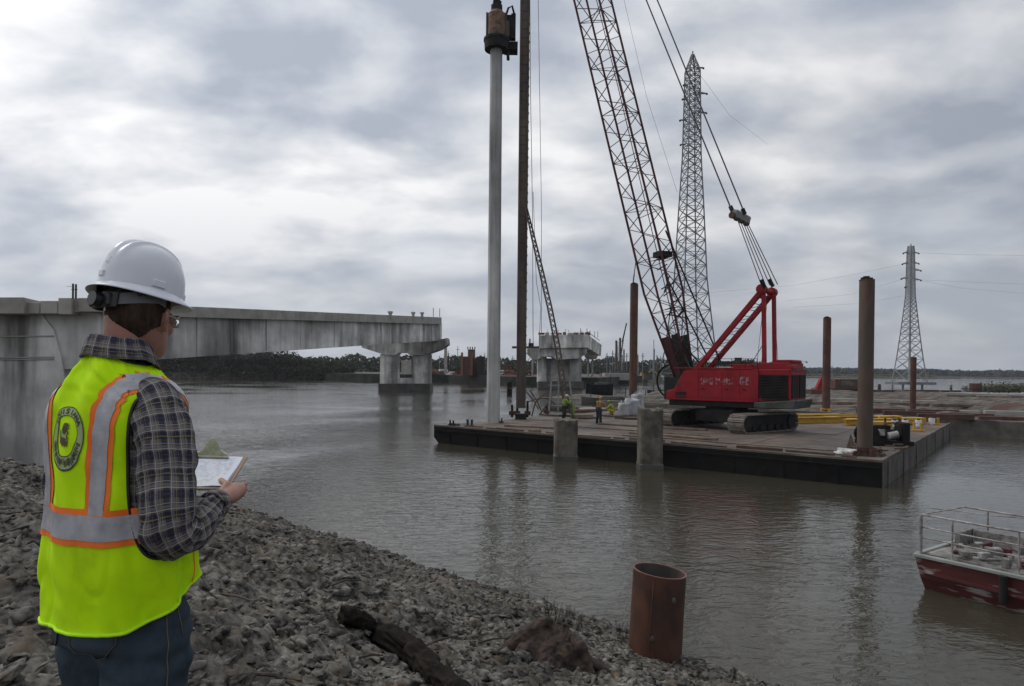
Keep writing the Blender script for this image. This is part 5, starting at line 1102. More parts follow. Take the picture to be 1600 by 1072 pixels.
# yard objects on the mud behind
ex = thing('red_excavator_arm', 'small red machine arm beyond the crane counterweight', 'machine', G(1273, 618, 1.3))
q = MB(); q.bar((0, 0, 0), (1.2, 0, 2.6), .7); q.bar((1.2, 0, 2.6), (1.9, 0, 2.3), .5); q.build('arm', M['red'], ex); q = MB(); q.box((.3, 0, .4), (2.4, 1.6, .9)); q.build('base', M['rust'], ex)
ex = thing('red_cabin', 'small red cabin at the water edge between the two rear steel piles', 'cabin', G(1323, 611, 1.3))
q = MB(); q.box((0, 0, 1.2), (5.5, 3, 1.9)); q.build('body', M['rust'], ex, bevel=.1); q = MB(); q.box((-.6, -1.52, 1.4), (2.2, .06, .9)); q.build('window', M['hullside'], ex); q = MB(); q.box((0, 0, .2), (7, 3, .4)); q.build('base', M['darkmetal'], ex)
for i, (x, y, l, a, m_, lb) in enumerate([(1500, 636, 13, .10, 'timber', 'long buried timber edge across the mud yard, middle right'), (1560, 648, 10, -.05, 'concrete_edge', 'long pale slab edge near the quay wall at the right'), (1480, 650, 9, .0, 'rust', 'rusty plate row along the quay wall right of the red pile'), (1400, 645, 6, .05, 'rust', 'rusty plate left of the short red pile'), (1530, 655, 8, -.02, 'rust', 'rusty debris strip right on the quay wall edge'), (1440, 612, 40, .02, 'rust', 'thin red barrier line along the far edge of the mud yard'), (1380, 628, 12, .1, 'concrete_edge', 'pale mud covered slab behind the thick rusty pile'), (1300, 632, 8, .1, 'timber', 'brown timber behind the yellow collared pile'), (1580, 622, 16, .0, 'timber', 'dark timber strip low in front of the shrubs')]):
    p_ = G(x, y, 1.25); t = thing('buried_beam', lb, 'beam', (p_.x, p_.y, 1.15), a-.25 if i != 5 else .2)
    for k_ in range(max(2, int(l/4))): q = MB(); q.box((-l/2+4*k_+1.8, rnd.uniform(-.15, .15), .22), (3.7, .4, rnd.uniform(.25, .45)), rnd.uniform(-.03, .03)); q.build('length', M[m_], t, bevel=.03)
for i, (x, y) in enumerate(((1507, 612), (1524, 613), (1486, 612), (1374, 612))):
    p_ = G(x, y, 1.3); t = thing('bollard_stub', ['grey stub on the far yard edge left of the brown drum', 'brown drum on the far yard edge left of the shrubs', 'tiny marker stake on the far yard edge', 'small red stake on the far yard edge behind the thick pile'][i], 'stub', p_)
    q = MB(); q.tube((0, 0, 0), (0, 0, [1.1, 1.6, 1.2, 1.3][i]), [.5, 1.0, .2, .25][i], n=12); q.build('body', M[['grey', 'rust', 'timber', 'rust'][i]], t); q = MB(); q.tube((0, 0, .5), (0, 0, .6), [.6, 1.1, .25, .3][i], n=12); q.build('band', M['darkmetal'], t)
for i, x in enumerate((1546, 1562, 1577, 1592)):
    p_ = G(x, 613, 1.3); t = thing('green_shrub', ['leftmost low shrub at the far yard edge', 'second low shrub from the left at the far yard edge', 'third low shrub from the left at the far yard edge', 'shrub at the right picture edge on the far yard edge'][i], 'shrub', p_)
    r_ = random.Random(i+20); leaf_mass('foliage', [(r_.gauss(0, 1.1), r_.gauss(0, .8), abs(r_.gauss(.7, .45))) for _ in range(450)], [r_.uniform(.1, .25) for _ in range(450)], M['leafolive'], t, i+2)
    q = MB(); [q.tube((0, 0, -.1), (r_.uniform(-.8, .8), r_.uniform(-.5, .5), 1.1), .05, .02, 4) for _ in range(4)]; q.build('stem', M['bark'], t)

# ================================================================== NEAR SHORE OBJECTS
# rusty pipe
p0 = Vector((2.075, 9.85, 0)); pp = thing('rusty_pipe', 'wide open rust red steel pipe standing at the near water edge', 'pipe', p0)
q = MB(); rr_, hh = .375, 1.66; lean = Vector((.052, 0, 1)).normalized(); ex_ = Vector((1, 0, -.052)).normalized(); ey_ = Vector((0, 1, 0)); n = 56
def ring(r_, h_, k_=0): return [lean*h_+ex_*math.cos(a)*r_+ey_*math.sin(a)*r_*1.0+Vector((0, 0, -.022*math.cos(a)*(h_ > 1.1))) for a in [2*math.pi*i/n for i in range(n)]]
q.loft([ring(rr_*1.03, -1.0), ring(rr_*1.02, .4), ring(rr_, 1.0), ring(rr_, hh), ring(rr_-.013, hh), ], cap=False); q.build('outer_wall', M['rustpipe'], pp, smooth=False)
q = MB(); q.loft([ring(rr_-.0135, hh-.001), ring(rr_-.0135, -.6)], cap=False); q.build('inner_wall', M['inpipe'], pp, smooth=True)
q = MB(); q.loft([ring(rr_+.002, hh-.012), ring(rr_+.004, hh+.004), ring(rr_-.016, hh+.004), ring(rr_-.017, hh-.012)], cap=False); q.build('cut_rim', mat('cut_rim', (0.16, 0.06, 0.045), (0.24, 0.10, 0.075), 9, 0.6, coord='World'), pp)
q = MB(); q.chain([lean*h_+ex_*math.cos(-2.0+.25*math.sin(h_*0))*rr_*1.015+ey_*math.sin(-2.0)*rr_*1.015 for h_ in (.0, .5, 1.0, 1.6)], [.006]*4, 5); q.build('weld_seam', M['rustpipe'], pp, smooth=True)
for i9, (aa, hh9) in enumerate(((-1.2, 1.35), (-1.9, .8), (-.6, .5))):
    q = MB(); c9 = lean*hh9+ex_*math.cos(aa)*rr_+ey_*math.sin(aa)*rr_; q.ell(c9, (.035, .035, .05)); q.build('dent_scar', M['inpipe'], pp)
# log
def ter(x, y): return float(bank(np.array([x]), np.array([y]))[0])
def GT(px, py):    # where a bearing meets the bank
    z = 1.0
    for _ in range(30):
        g = G(px, py, z); z2 = ter(g.x, g.y); z += (z2-z)*.6
        z = min(z, 4.0)
    return G(px, py, z)
a, b_, c_, d_ = GT(534, 982), GT(590, 1012), GT(650, 1040), GT(690, 1070)
lg_ = thing('driftwood_log', 'dark wet driftwood log lying across the rocks near the bottom of the picture', 'log', a)
pts = [a+Vector((-.02, 0, .10)), a.lerp(b_, .5)+Vector((0, 0, .13)), b_+Vector((0, 0, .12)), c_+Vector((0, 0, .07)), d_+Vector((.02, 0, .02)), d_+(d_-c_)*1.2+Vector((0, 0, -.03))]
q = MB(); q.chain([p_ for k_ in range(len(pts)-1) for p_ in (pts[k_], pts[k_].lerp(pts[k_+1], .5)+Vector((.012*(-1)**k_, 0, .012)))]+[pts[-1]], [.09, .10, .105, .11, .115, .115, .115, .10, .085, .075, .05], 26); o = q.build('trunk', M['log'], lg_, world=True, smooth=True); remesh(o, .011, 1)
def bark_up(o, axis, amp, fine, seed=0):
    n_ = len(o.data.vertices); co = np.empty(n_*3); o.data.vertices.foreach_get('co', co); co = co.reshape(-1, 3); nm = np.empty(n_*3); o.data.vertices.foreach_get('normal', nm); nm = nm.reshape(-1, 3)
    ax = np.array(axis[:])/np.linalg.norm(axis[:]); al = co @ ax; pr = co-np.outer(al, ax)
    d1 = 1-np.abs(fbm(pr[:, 0]*fine+seed, pr[:, 1]*fine+al*3, pr[:, 2]*fine, o=3)); d2 = fbm(co[:, 0]*5+seed, co[:, 1]*5, co[:, 2]*5, o=3)
    co = co+nm*((d1-.7)*amp+d2*amp*.9)[:, None]; o.data.vertices.foreach_set('co', co.ravel()); o.data.update()
bark_up(o, d_-a, .034, 16)
q = MB(); q.chain([c_+Vector((0, 0, .1)), c_+Vector((-.16, .02, .19)), c_+Vector((-.25, .0, .27))], [.035, .022, .008], 8); q.build('branch_stub', M['log'], lg_, world=True, smooth=True)
q = MB(); q.chain([b_+Vector((0, -.05, .05)), b_+Vector((.2, -.22, .08)), b_+Vector((.42, -.30, .0))], [.05, .03, .015], 8); o2 = q.build('branch_stub', M['log'], lg_, world=True, smooth=True)
# stump: a torn fin of root wood
s0 = GT(856, 1034); st = thing('tree_stump', 'broken upright wedge of weathered stump wood among rocks left of the rusty pipe', 'stump', s0)
q = MB(); r_ = random.Random(31); pk = Vector((.0, .0, .44))
ridge = [(Vector((-.62, .05, -.05)), .07), (Vector((-.36, .02, .16)), .085), (Vector((-.14, .0, .36)), .075), (pk, .035)]
q.chain([p_ for p_, _ in ridge], [r__ for _, r__ in ridge], 10)
q.chain([pk, Vector((.12, -.02, .30)), Vector((.28, -.06, .12)), Vector((.50, -.12, -.06))], [.035, .07, .085, .06], 10)
for k_ in range(11):
    f = k_/10; bx = -.40+.85*f; q.chain([pk*(.55+.4*r_.random())+Vector((bx*.35, .02, 0)), Vector((bx*.7, -.10-.06*r_.random(), .16+.08*r_.random())), Vector((bx, -.22-.1*r_.random(), -.10))], [.035, .05, .06+.02*r_.random()], 8)
    if k_ % 2 == 0: q.chain([pk*.6+Vector((bx*.4, .05, 0)), Vector((bx*.8, .20, -.1))], [.06, .07], 8)
q.ell((-.02, .0, .10), (.36, .13, .26)); o = q.build('wood', M['stump'], st, smooth=True); remesh(o, .013, 1); bark_up(o, Vector((.1, -.25, 1)), .030, 15, 4)
for i, (dx, dy, dz) in enumerate([(-.80, -.15, .02), (-.55, .30, .03), (.72, -.22, .02), (.5, .2, 0)]):
    q = MB(); e_ = Vector((dx*1.15, dy*1.15, dz-.12)); q.chain([(e_.x*.3, e_.y*.3, .10), e_*.6+Vector((0, 0, .09)), e_*.85+Vector((0, .04, .03)), e_*1.1], [.07, .05, .035, .015], 9); q.build('root', M['stump'], st, smooth=True)
# loose sticks washed up on the stones
r_ = random.Random(77)
for i in range(14):
    px_, py_ = 340+i*46+r_.uniform(-12, 12), 0; py_ = r_.uniform(870+(px_-330)*.22, 1068); g_ = GT(px_, py_); a_ = r_.uniform(-.9, .9); l_ = r_.uniform(.12, .42)
    e_ = Vector((math.cos(a_)*l_, math.sin(a_)*l_, 0)); q = MB(); q.chain([(0, 0, .05), e_*.5+Vector((0, 0, .065+r_.uniform(-.01, .02))), e_+Vector((0, 0, .045))], [.009, .011, .005], 6); o = q.build('driftwood_stick', M[r_.choice(['stump', 'twig', 'log', 'timber'])]); o.location = g_
    tag(o, 'thin stick washed up on the stones of the near bank, '+ORD[i]+' from the left', 'stick', 'sticks washed up on the bank')
# weeds and twigs at the water edge
def weed(px, py, h_, label, seed, n=6):
    p_ = GT(px, py); r_ = random.Random(seed); t = thing('dry_weed', label, 'weed', p_)
    q = MB()
    for _ in range(n):
        a_ = r_.uniform(0, 6.28); l_ = h_*r_.uniform(.5, 1); top_ = Vector((math.cos(a_)*l_*.25, math.sin(a_)*l_*.25, l_)); base = Vector((r_.uniform(-.06, .06), r_.uniform(-.06, .06), -.03))
        q.tube(base, top_, .005, .002, 4, cap=False)
        for k_ in range(3): m_ = base.lerp(top_, r_.uniform(.4, .9)); q.tube(m_, m_+Vector((r_.uniform(-.06, .06), r_.uniform(-.04, .04), .05)), .003, .001, 3, cap=False)
    q.build('stems', M['twig'], t)
for i, (x, y, h_) in enumerate([(860, 972, .42), (872, 974, .35), (885, 975, .3), (905, 985, .3), (968, 1000, .38), (975, 998, .30), (640, 872, .28), (893, 968, .24), (712, 905, .16), (1150, 1062, .2)]):
    weed(x, y, h_, ['tallest dry weed above the stump at the water edge', 'second dry weed above the stump', 'thin dry weed right above the stump tip', 'small dry weed between stump and rusty pipe', 'dry forked weed just left of the rusty pipe', 'short dry weed touching the left of the rusty pipe', 'lone twig on the stone crest left of the reflection', 'tiny weed beside the stump tip at the water', 'tiny twig at the shore below the pile reflection', 'small weed at the shore right of the rusty pipe'][i], i+40, 3 if i == 6 else 6)
# bigger wet stones right of the pipe
for i, (x, y, s_) in enumerate([(1118, 1060, .12), (1146, 1056, .15), (1098, 1066, .10), (1075, 1064, .12), (1130, 1070, .1), (1060, 1068, .12), (1165, 1068, .10)]):
    p_ = G(x, y, .03); o = bpy.data.objects.new('shore_stone', rmesh[i]); COL.objects.link(o); o.location = p_; o.scale = (s_, s_*.9, s_*1.2); o.rotation_euler = (0, 0, i*1.3)
    tag(o, ['wet dark stone in the shallows, second right of the pipe', 'largest wet dark stone in the shallows right of the pipe', 'low wet stone just right of the pipe foot', 'wet stone touching the right side of the pipe foot', 'small stone at the bottom edge right of the pipe', 'stone in front of the pipe foot', 'rightmost wet stone in the shallows'][i], 'stone')
# the red boat at the right
BO = G(1440, 921, 0); u3 = Vector((.58, -.815, 0)); v3 = Vector((.815, .58, 0)); bh = .70
bo = thing('red_boat', 'worn red flat ended boat with a white railing cut off by the right picture edge', 'boat', BO, math.atan2(u3.y, u3.x))
LB, WB = 5.2, 2.3     # local x along u3, local y along v3
q = MB(); rings = []
for x, zt, rk in ((-.10, bh, 0), (1.2, bh*.99, 0), (2.6, bh*.96, 0), (4.0, bh*.95, 0), (LB, bh*.95, 0)):
    e_ = 0 if x > 0 else 1
    rings.append([Vector((x+(0 if not e_ else -.05), 0, zt)), Vector((x+e_*.06, .03, .25)), Vector((x+e_*.16, .22, -.25)), Vector((x+e_*.16, WB-.22, -.25)), Vector((x+e_*.06, WB-.03, .25)), Vector((x-(0.05 if e_ else 0), WB, zt)), Vector((x, WB-.1, zt)), Vector((x, .1, zt))])
q.loft(rings); q.build('hull', M['boatred'], bo)
q = MB(); q.box((LB/2-.05, 0, bh-.0), (LB+.22, .10, .075)); q.box((LB/2-.05, WB, bh-.0), (LB+.22, .10, .075)); q.box((-.13, WB/2, bh-.0), (.10, WB-.11, .075)); q.build('gunwale', M['grey'], bo, bevel=.012)
q = MB(); q.box((LB/2, WB/2, bh+.01), (LB-.1, WB-.3, .03)); q.build('deck', M['boatwhite'], bo)
q = MB(); q.box((LB/2, -.012, .30), (LB, .03, .07), M3=Matrix.Rotation(.035, 3, 'Y')); q.build('rubbing_strake', M['boatred'], bo)
q = MB(); q.box((1.0, WB-.2, bh+.17), (1.6, .12, .34)); q.box((.1, WB-.5, bh+.17), (.12, .7, .34)); q.build('coaming', M['boatwhite'], bo, bevel=.01)
def rail(mb, pts, r_=.018): mb.chain(pts, [r_]*len(pts), 8)
for nm, y, zz in (('top_rail', .06, .86), ('middle_rail', .06, .60), ('lower_rail', .06, .38), ('far_top_rail', WB-.06, .78)):
    q = MB(); rail(q, [(-.05, y, bh+zz), (1.3, y, bh+zz-.015), (2.4, y, bh+zz-.01), (LB, y, bh+zz-.03)], .022 if 'top' in nm else .016); q.build(nm, M['rail'], bo, smooth=True)
for x, y in ((-.05, .06), (.55, .06), (1.7, .06), (2.6, .06), (3.5, .06), (.4, WB-.06), (1.4, WB-.06), (2.4, WB-.06)):
    q = MB(); q.tube((x, y, bh), (x, y, bh+(.86 if y < 1 else .78)), .02 if x > 0 else .032, n=8); q.build('railing_post', M['rail'], bo)
q = MB(); rail(q, [(-.05, .06, bh+.86), (-.05, WB-.06, bh+.78)], .016); q.build('end_rail', M['rail'], bo)
r_ = random.Random(6)
for i in range(60):
    t = MB(); x = r_.uniform(.25, 3.8); y = r_.uniform(.35, 1.9); t.box((x, y, bh+.09+r_.uniform(0, .06)), (r_.uniform(.05, .35), r_.uniform(.04, .16), r_.uniform(.03, .20)), r_.uniform(0, 3)); t.build('deck_fitting', M[r_.choice(['boatwhite', 'boatwhite', 'grey', 'boatred', 'rail'])], bo, bevel=.012)
for x in (1.5, 3.2):
    q = MB(); q.tube((x, -.09, bh-.02), (x, -.09, .16), .075, n=12); q.build('fender', M['darkmetal'], bo, smooth=False)
q = MB(); q.box((3.4, 1.5, bh+.35), (.5, .5, .7)); q.build('engine_box', M['grey'], bo, bevel=.04)
q = MB()
for k_ in range(3): q.chain([(.7+math.cos(a)*(.17-.02*k_), .7+math.sin(a)*(.17-.02*k_), bh+.04+.03*k_) for a in [6.283*i/16 for i in range(17)]], [.016]*17, 6)
q.build('rope_coil', M['rail'], bo, smooth=True)
q = MB(); q.chain([(1.6, .5, bh+.1), (2.2, .8, bh+.28), (2.9, .5, bh+.24), (3.6, .9, bh+.4)], [.03]*4, 7); q.build('hose', M['boatred'], bo, smooth=True)
line([P(1455, 794, 16.5), P(1500, 799, 16), P(1550, 806, 15.5), P(1640, 812, 15)], .012, 'thin mooring rope sagging behind the boat railing', 'mooring_rope', 'rail')
# ================================================================== THE MAN WITH THE CLIPBOARD
PX0, PY0 = -1.11, 1.95
GZ = 3.02
man = thing('person', 'man in white hard hat, lime vest and plaid shirt standing on the stony bank', 'person', (PX0, PY0, GZ), R(-30))
def interp(tab, t, c):          # catmull-rom through table rows
    n = len(tab); f = t*(n-1); i = min(n-2, max(0, int(f))); u = f-i
    g = lambda k: tab[min(n-1, max(0, k))][c]
    p0_, p1_, p2_, p3_ = g(i-1), g(i), g(i+1), g(i+2)
    return .5*(2*p1_+(p2_-p0_)*u+(2*p0_-5*p1_+4*p2_-p3_)*u*u+(3*p1_-p0_-3*p2_+p3_)*u**3)
VEST = [(.815, .211, .162, .001, 0), (.89, .217, .159, .002, 0), (.98, .221, .163, 0, 0), (1.08, .217, .156, 0, 0), (1.18, .214, .152, 0, 0), (1.28, .214, .150, -.002, 0), (1.36, .213, .145, -.005, 0), (1.42, .207, .134, -.008, .006),
        (1.465, .186, .118, -.010, .022), (1.505, .145, .098, -.012, .032), (1.535, .105, .084, -.010, .032), (1.552, .078, .074, -.008, .026)]
def SV(a, t, off=0.0, hem=True, wr=1.0):
    z, A_, B_, yc, dr = [interp(VEST, t, c) for c in range(5)]
    ca, sa = math.cos(a), math.sin(a); e_ = 2/2.35
    x = (A_+off)*math.copysign(abs(ca)**e_, ca); y = (B_+off)*math.copysign(abs(sa)**e_, sa)
    # back is flatter at the shoulder blades, slight belly in front
    if hem:
        s_ = min(1, max(0, (math.sin(a+.5)+1)/2)); lift = .115*s_**3.2; z += lift*max(0, 1-t*2.3)
    if wr:
        w_ = wr*(1-min(1, t*1.05))**.5
        k_ = .0075*math.sin(a*9+2*math.sin(t*5)+1.1)*w_ + .012*float(vn(ca*1.6+3, sa*1.6+1, t*3.0))*w_ + .008*float(vn(ca*4+t*4, sa*4, t*7))*wr*.8 + .0035*float(vn(ca*9+t*14, sa*9, t*16))*wr
        k_ += .006*math.sin(t*26+math.sin(a*3)*1.7)*math.exp(-((t-.30)/.10)**2)*max(0, math.cos(a))*wr
        k_ -= .007*max(0, (1-abs(float(vn(ca*2.2+7, sa*2.2, t*4.5)))*5))**1.0*wr*max(0, 1-t*2.2); n_ = Vector((ca, sa, 0)); x += n_.x*k_; y += n_.y*k_
    return Vector((x, y+yc, z-dr*ca*ca+(.012 if sa < 0 else -.02)*abs(sa)*max(0, t-.75)*4))
def SN(a, t, off):       # point pushed out along the surface normal
    p_ = SV(a, t); e_ = .004; du = SV(a+e_, t)-p_; dv_ = SV(a, min(1, t+e_))-SV(a, t-e_); n_ = du.cross(dv_).normalized()
    return p_+n_*off
def t_of_z(z, a=-1.57):
    lo, hi = 0, 1
    for _ in range(24):
        m_ = (lo+hi)/2
        if SV(a, m_, hem=False, wr=0).z < z: lo = m_
        else: hi = m_
    return lo
# armhole outline in (angle, t)
TA, HT = t_of_z(1.285), .27
def in_hole(a, t):
    a = (a+math.pi) % (2*math.pi)-math.pi; q_ = 0
    for c_ in (0.02, math.pi):
        d_ = (a-c_+math.pi) % (2*math.pi)-math.pi; w_ = (.60 if (d_ < 0) == (c_ < 1) else .62)
        q_ = max(q_, 1-(abs(d_)/w_)**2.6-(abs(t-TA)/HT)**2.6)
    return q_ > 0
NA, NT = 300, 230
vs_, fs, uvl = [], [], []
for j in range(NT+1):
    for i in range(NA): vs_.append(SV(2*math.pi*i/NA, j/NT))
for j in range(NT):
    for i in range(NA):
        a_, t_ = 2*math.pi*(i+.5)/NA, (j+.5)/NT
        if in_hole(a_, t_): continue
        k2 = (i+1) % NA; fs.append((j*NA+i, j*NA+k2, (j+1)*NA+k2, (j+1)*NA+i))
q = MB(); q.v = [tuple(v) for v in vs_]; q.f = fs
vest = q.build('safety_vest', M['lime'], man, smooth=True)
tag(vest, 'lime mesh vest with orange and silver stripes')
def sweep(path, r_, name, m, closed=False, n=8):
    q = MB(); pts = [SN(a, t, r_*.3) for a, t in path]; q.chain(pts+([pts[0]] if closed else []), [r_]*(len(pts)+(1 if closed else 0)), n, cap=not closed); return q.build(name, m, vest, smooth=True)
for c_, w0 in ((0.02, 1), (math.pi, -1)):
    path = []
    for k_ in range(120):
        th = 2*math.pi*k_/120; ct, st = math.cos(th), math.sin(th); e_ = 2/2.6
        a_ = c_+.61*math.copysign(abs(ct)**e_, ct); t_ = TA+HT*math.copysign(abs(st)**e_, st); path.append((a_, t_))
    sweep(path, .0045, 'armhole_piping', M['strapblack'], True)
sweep([(2*math.pi*k_/90, .985) for k_ in range(90)], .004, 'neck_piping', M['strapblack'], True)
sweep([(2*math.pi*k_/160, .004) for k_ in range(160)], .0045, 'hem_piping', M['limedark'], True)
sweep([(.10+.01*math.sin(k_), .02+k_*.021) for k_ in range(10)], .0022, 'side_seam', M['limedark'])
sweep([(.52, .01+k_*.02) for k_ in range(13)], .0018, 'pocket_seam', M['orangetape'])
def ribbon(path, halfw, off, name, m, cross=None):   # path of (a, t); width laid sideways on the surface
    q = MB(); rows = []; n = len(path); NW = 7
    for i, (a, t) in enumerate(path):
        a0_, t0_ = path[max(0, i-1)]; a1_, t1_ = path[min(n-1, i+1)]
        p_ = SV(a, t); du = (SV(a+.01, t)-SV(a-.01, t))/.02; dv_ = (SV(a, min(1, t+.01))-SV(a, max(0, t-.01)))/(min(1, t+.01)-max(0, t-.01))
        tg_ = (du*(a1_-a0_)+dv_*(t1_-t0_)).normalized(); n_ = du.cross(dv_).normalized(); sd2 = n_.cross(tg_).normalized()
        # express the sideways direction in (a, t)
        E, F_, G_ = du.dot(du), du.dot(dv_), dv_.dot(dv_); bx, by_ = sd2.dot(du), sd2.dot(dv_); det = E*G_-F_*F_
        ga, gt = (bx*G_-by_*F_)/det, (by_*E-bx*F_)/det
        rows.append([SN(a+ga*w_, min(.999, max(0, t+gt*w_)), off) for w_ in [(-1+2*k_/(NW-1))*halfw for k_ in range(NW)]] if not isinstance(halfw, tuple) else
                    [SN(a+ga*w_, min(.999, max(0, t+gt*w_)), off) for w_ in [halfw[0]+(halfw[1]-halfw[0])*k_/(NW-1) for k_ in range(NW)]])
    q.loft(rows, cap=False, closed=False); o = q.build(name, m, vest, smooth=True)
    return o
tb = t_of_z(1.095)
band = [(2*math.pi*k_/200, tb) for k_ in range(201)]
ribbon(band, .0480, .0040, 'orange_trim', M['orangetape']); ribbon(band, .0320, .0056, 'silver_stripe', M['tape'])
def a_for_x(x, t, back):
    lo, hi = (-math.pi/2, 0) if back else (0, math.pi/2)
    for _ in range(26):
        m_ = (lo+hi)/2; xx = SV(m_, t, wr=0, hem=False).x
        if back: lo, hi = (m_, hi) if xx < x else (lo, m_)
        else: lo, hi = (m_, hi) if xx > x else (lo, m_)
    return (lo+hi)/2
for sgn in (1, -1):
    for back in (True, False):
        path = []
        for k_ in range(60):
            t_ = tb+.03+(.84-tb)*k_/59; xw = .120+.034*(k_/59)**1.5
            A_ = SV(0, t_, wr=0, hem=False).x; xw = min(xw, A_*.97); a_ = a_for_x(xw, t_, back)
            if sgn < 0: a_ = math.pi-a_
            path.append((a_, t_))
        ribbon(path, .0400, .0028, 'orange_trim', M['orangetape']); ribbon(path, .0255, .0044, 'silver_stripe', M['tape'])
# round seal printed on the back
TS = t_of_z(1.335)
def seal_pt(x, y, off=.0028):
    a_ = -math.pi/2; t_ = TS; p_ = SV(a_, t_); A_ = SV(0, t_, wr=0).x
    aa = a_+x/.150*1.0; tt_ = t_+y*(SV(-1.57, TS+.02).z-SV(-1.57, TS-.02).z and .04/(SV(-1.57, TS+.02).z-SV(-1.57, TS-.02).z))
    return SN(aa, tt_, off)
# unit of arc along the back: scale so that x is metres
_arc = (SV(-1.57+.1, TS)-SV(-1.57-.1, TS)).length/.2
def SP(x, y, off=.0028):
    x, y = x*1.14, y*1.06; tz = .04/(SV(-1.57, TS+.02).z-SV(-1.57, TS-.02).z); return SN(-1.5708+x/_arc, TS+y*tz, off)
def ringmesh(r0, r1, name, m, off=.0028, n=96):
    q = MB(); q.loft([[SP(math.cos(a)*r0, math.sin(a)*r0, off) for a in [2*math.pi*i/n for i in range(n)]], [SP(math.cos(a)*r1, math.sin(a)*r1, off) for a in [2*math.pi*i/n for i in range(n)]]], cap=False); return q.build(name, m, vest)
ringmesh(.0765, .0800, 'seal_ring', M['ink']); ringmesh(.052, .0765, 'seal_band', M['inkpale'], .0022); ringmesh(.0505, .0525, 'seal_ring', M['ink'])
def glyph_mesh(txt, size):
    c = bpy.data.curves.new('t', 'FONT'); c.body = txt; c.size = size; c.align_x = 'CENTER'; c.resolution_u = 2; c.offset = .0009
    o = bpy.data.objects.new('t', c); COL.objects.link(o); dg = bpy.context.evaluated_depsgraph_get(); dg.update(); me = bpy.data.meshes.new_from_object(o.evaluated_get(dg))
    v = [tuple(x.co) for x in me.vertices]; f = [tuple(p_.vertices) for p_ in me.polygons]; bpy.data.objects.remove(o); return v, f
q = MB()
def ringtext(txt, rad, size, mid, span, flip):
    n = len(txt)
    for i, ch in enumerate(txt):
        if ch == ' ': continue
        fr_ = (i-(n-1)/2)/(n-1)*span; th = mid+(fr_ if flip else -fr_); v, f = glyph_mesh(ch, size)
        rot_ = th-math.pi/2 if not flip else th+math.pi/2; c_, s_ = math.cos(rot_), math.sin(rot_); rr = rad if not flip else rad+size*.68
        q.add([SP(math.cos(th)*rr+x*c_-y*s_, math.sin(th)*rr+x*s_+y*c_, .0036) for x, y, z in v], f)
ringtext('LOUISIANA', .0565, .0225, math.pi/2, 2.1, False)
q.build('seal_lettering', M['ink'], vest)
q = MB(); r_ = random.Random(9)      # the rest of the ring is too worn to read
for k_ in range(34):
    th = math.pi+.35+k_*(math.pi-.7+0.0)/33 if k_ < 34 else 0; l_ = r_.uniform(.008, .017); r0 = .0555+r_.uniform(0, .004); w_ = r_.uniform(.0008, .0022)/.06
    q.add([SP(math.cos(th+s_*w_)*rr, math.sin(th+s_*w_)*rr, .0036) for s_, rr in ((-1, r0), (1, r0), (1.0, r0+l_), (-1, r0+l_))], [(0, 1, 2, 3)])
q.build('seal_lettering', M['ink'], vest)
def blotch(cx, cy, rx_, ry_, name, m, seed, off=.0034):
    r_ = random.Random(seed); q = MB(); n = 22; pts = [SP(cx+math.cos(a)*rx_*(1+.25*r_.uniform(-1, 1)), cy+math.sin(a)*ry_*(1+.25*r_.uniform(-1, 1)), off) for a in [2*math.pi*i/n for i in range(n)]]
    q.add([SP(cx, cy, off)]+pts, [(0, i+1, (i+1) % n+1) for i in range(n)]); q.build(name, m, vest)
blotch(.004, -.002, .011, .028, 'seal_figure', M['inkpale'], 1); blotch(-.004, -.018, .017, .011, 'seal_figure', M['ink2'], 2, .0038); blotch(.005, .012, .009, .010, 'seal_figure', M['ink'], 3, .0038)
blotch(.009, .024, .010, .006, 'seal_figure', M['ink2'], 4, .0038); blotch(-.020, -.002, .007, .016, 'seal_figure', M['inkgreen'], 5); blotch(.019, .004, .0025, .004, 'seal_figure', M['ink'], 6); blotch(.018, -.008, .0025, .004, 'seal_figure', M['ink'], 7); blotch(.020, .015, .002, .0035, 'seal_figure', M['ink'], 8)

# ---------------- body
def ering(c, a, b, n=28, tilt=0):
    return [Vector((c[0]+a*math.cos(t), c[1]+b*math.sin(t)*math.cos(tilt), c[2]+b*math.sin(t)*math.sin(tilt))) for t in [2*math.pi*i/n for i in range(n)]]
bd = MB()
bd.loft([ering((0, 0, z), a, b) for z, a, b in ((.86, .15, .11), (.95, .172, .122), (1.05, .155, .112), (1.2, .165, .118), (1.32, .182, .118), (1.40, .185, .108), (1.45, .150, .090), (1.49, .10, .072))])
# neck leans forward into the head
bd.loft([ering((0, y, z), a, b) for z, y, a, b in ((1.44, -.010, .080, .070), (1.50, -.006, .066, .064), (1.55, .004, .060, .062), (1.60, .012, .060, .064), (1.66, .018, .060, .066))])
for s_ in (1, -1):
    bd.chain([(s_*.085, 0, .90), (s_*.09, 0, .80), (s_*.10, .012, .5), (s_*.10, -.01, .30), (s_*.10, -.02, .10)], [.080, .085, .062, .058, .045], 16)
    bd.box((s_*.10, .04, .045), (.09, .26, .08))
SHR = [(.12, 0, 1.42), (.185, -.005, 1.405), (.225, -.012, 1.33), (.255, -.022, 1.20), (.272, -.03, 1.10)]
WR = Vector((.155, .195, 1.112)); EL = Vector((.270, -.028, 1.085))
bd.chain([Vector(p_) for p_ in SHR], [.055, .056, .048, .042, .036], 14)
bd.chain([EL, EL.lerp(WR, .5), WR, WR+(WR-EL).normalized()*.03], [.036, .032, .028, .027], 14)
ELl = Vector((-.275, 0, 1.09)); WRl = Vector((-.20, .21, 1.14))
bd.chain([(-.12, 0, 1.42), (-.185, 0, 1.405), (-.23, 0, 1.33), ELl], [.06, .06, .052, .042], 14)
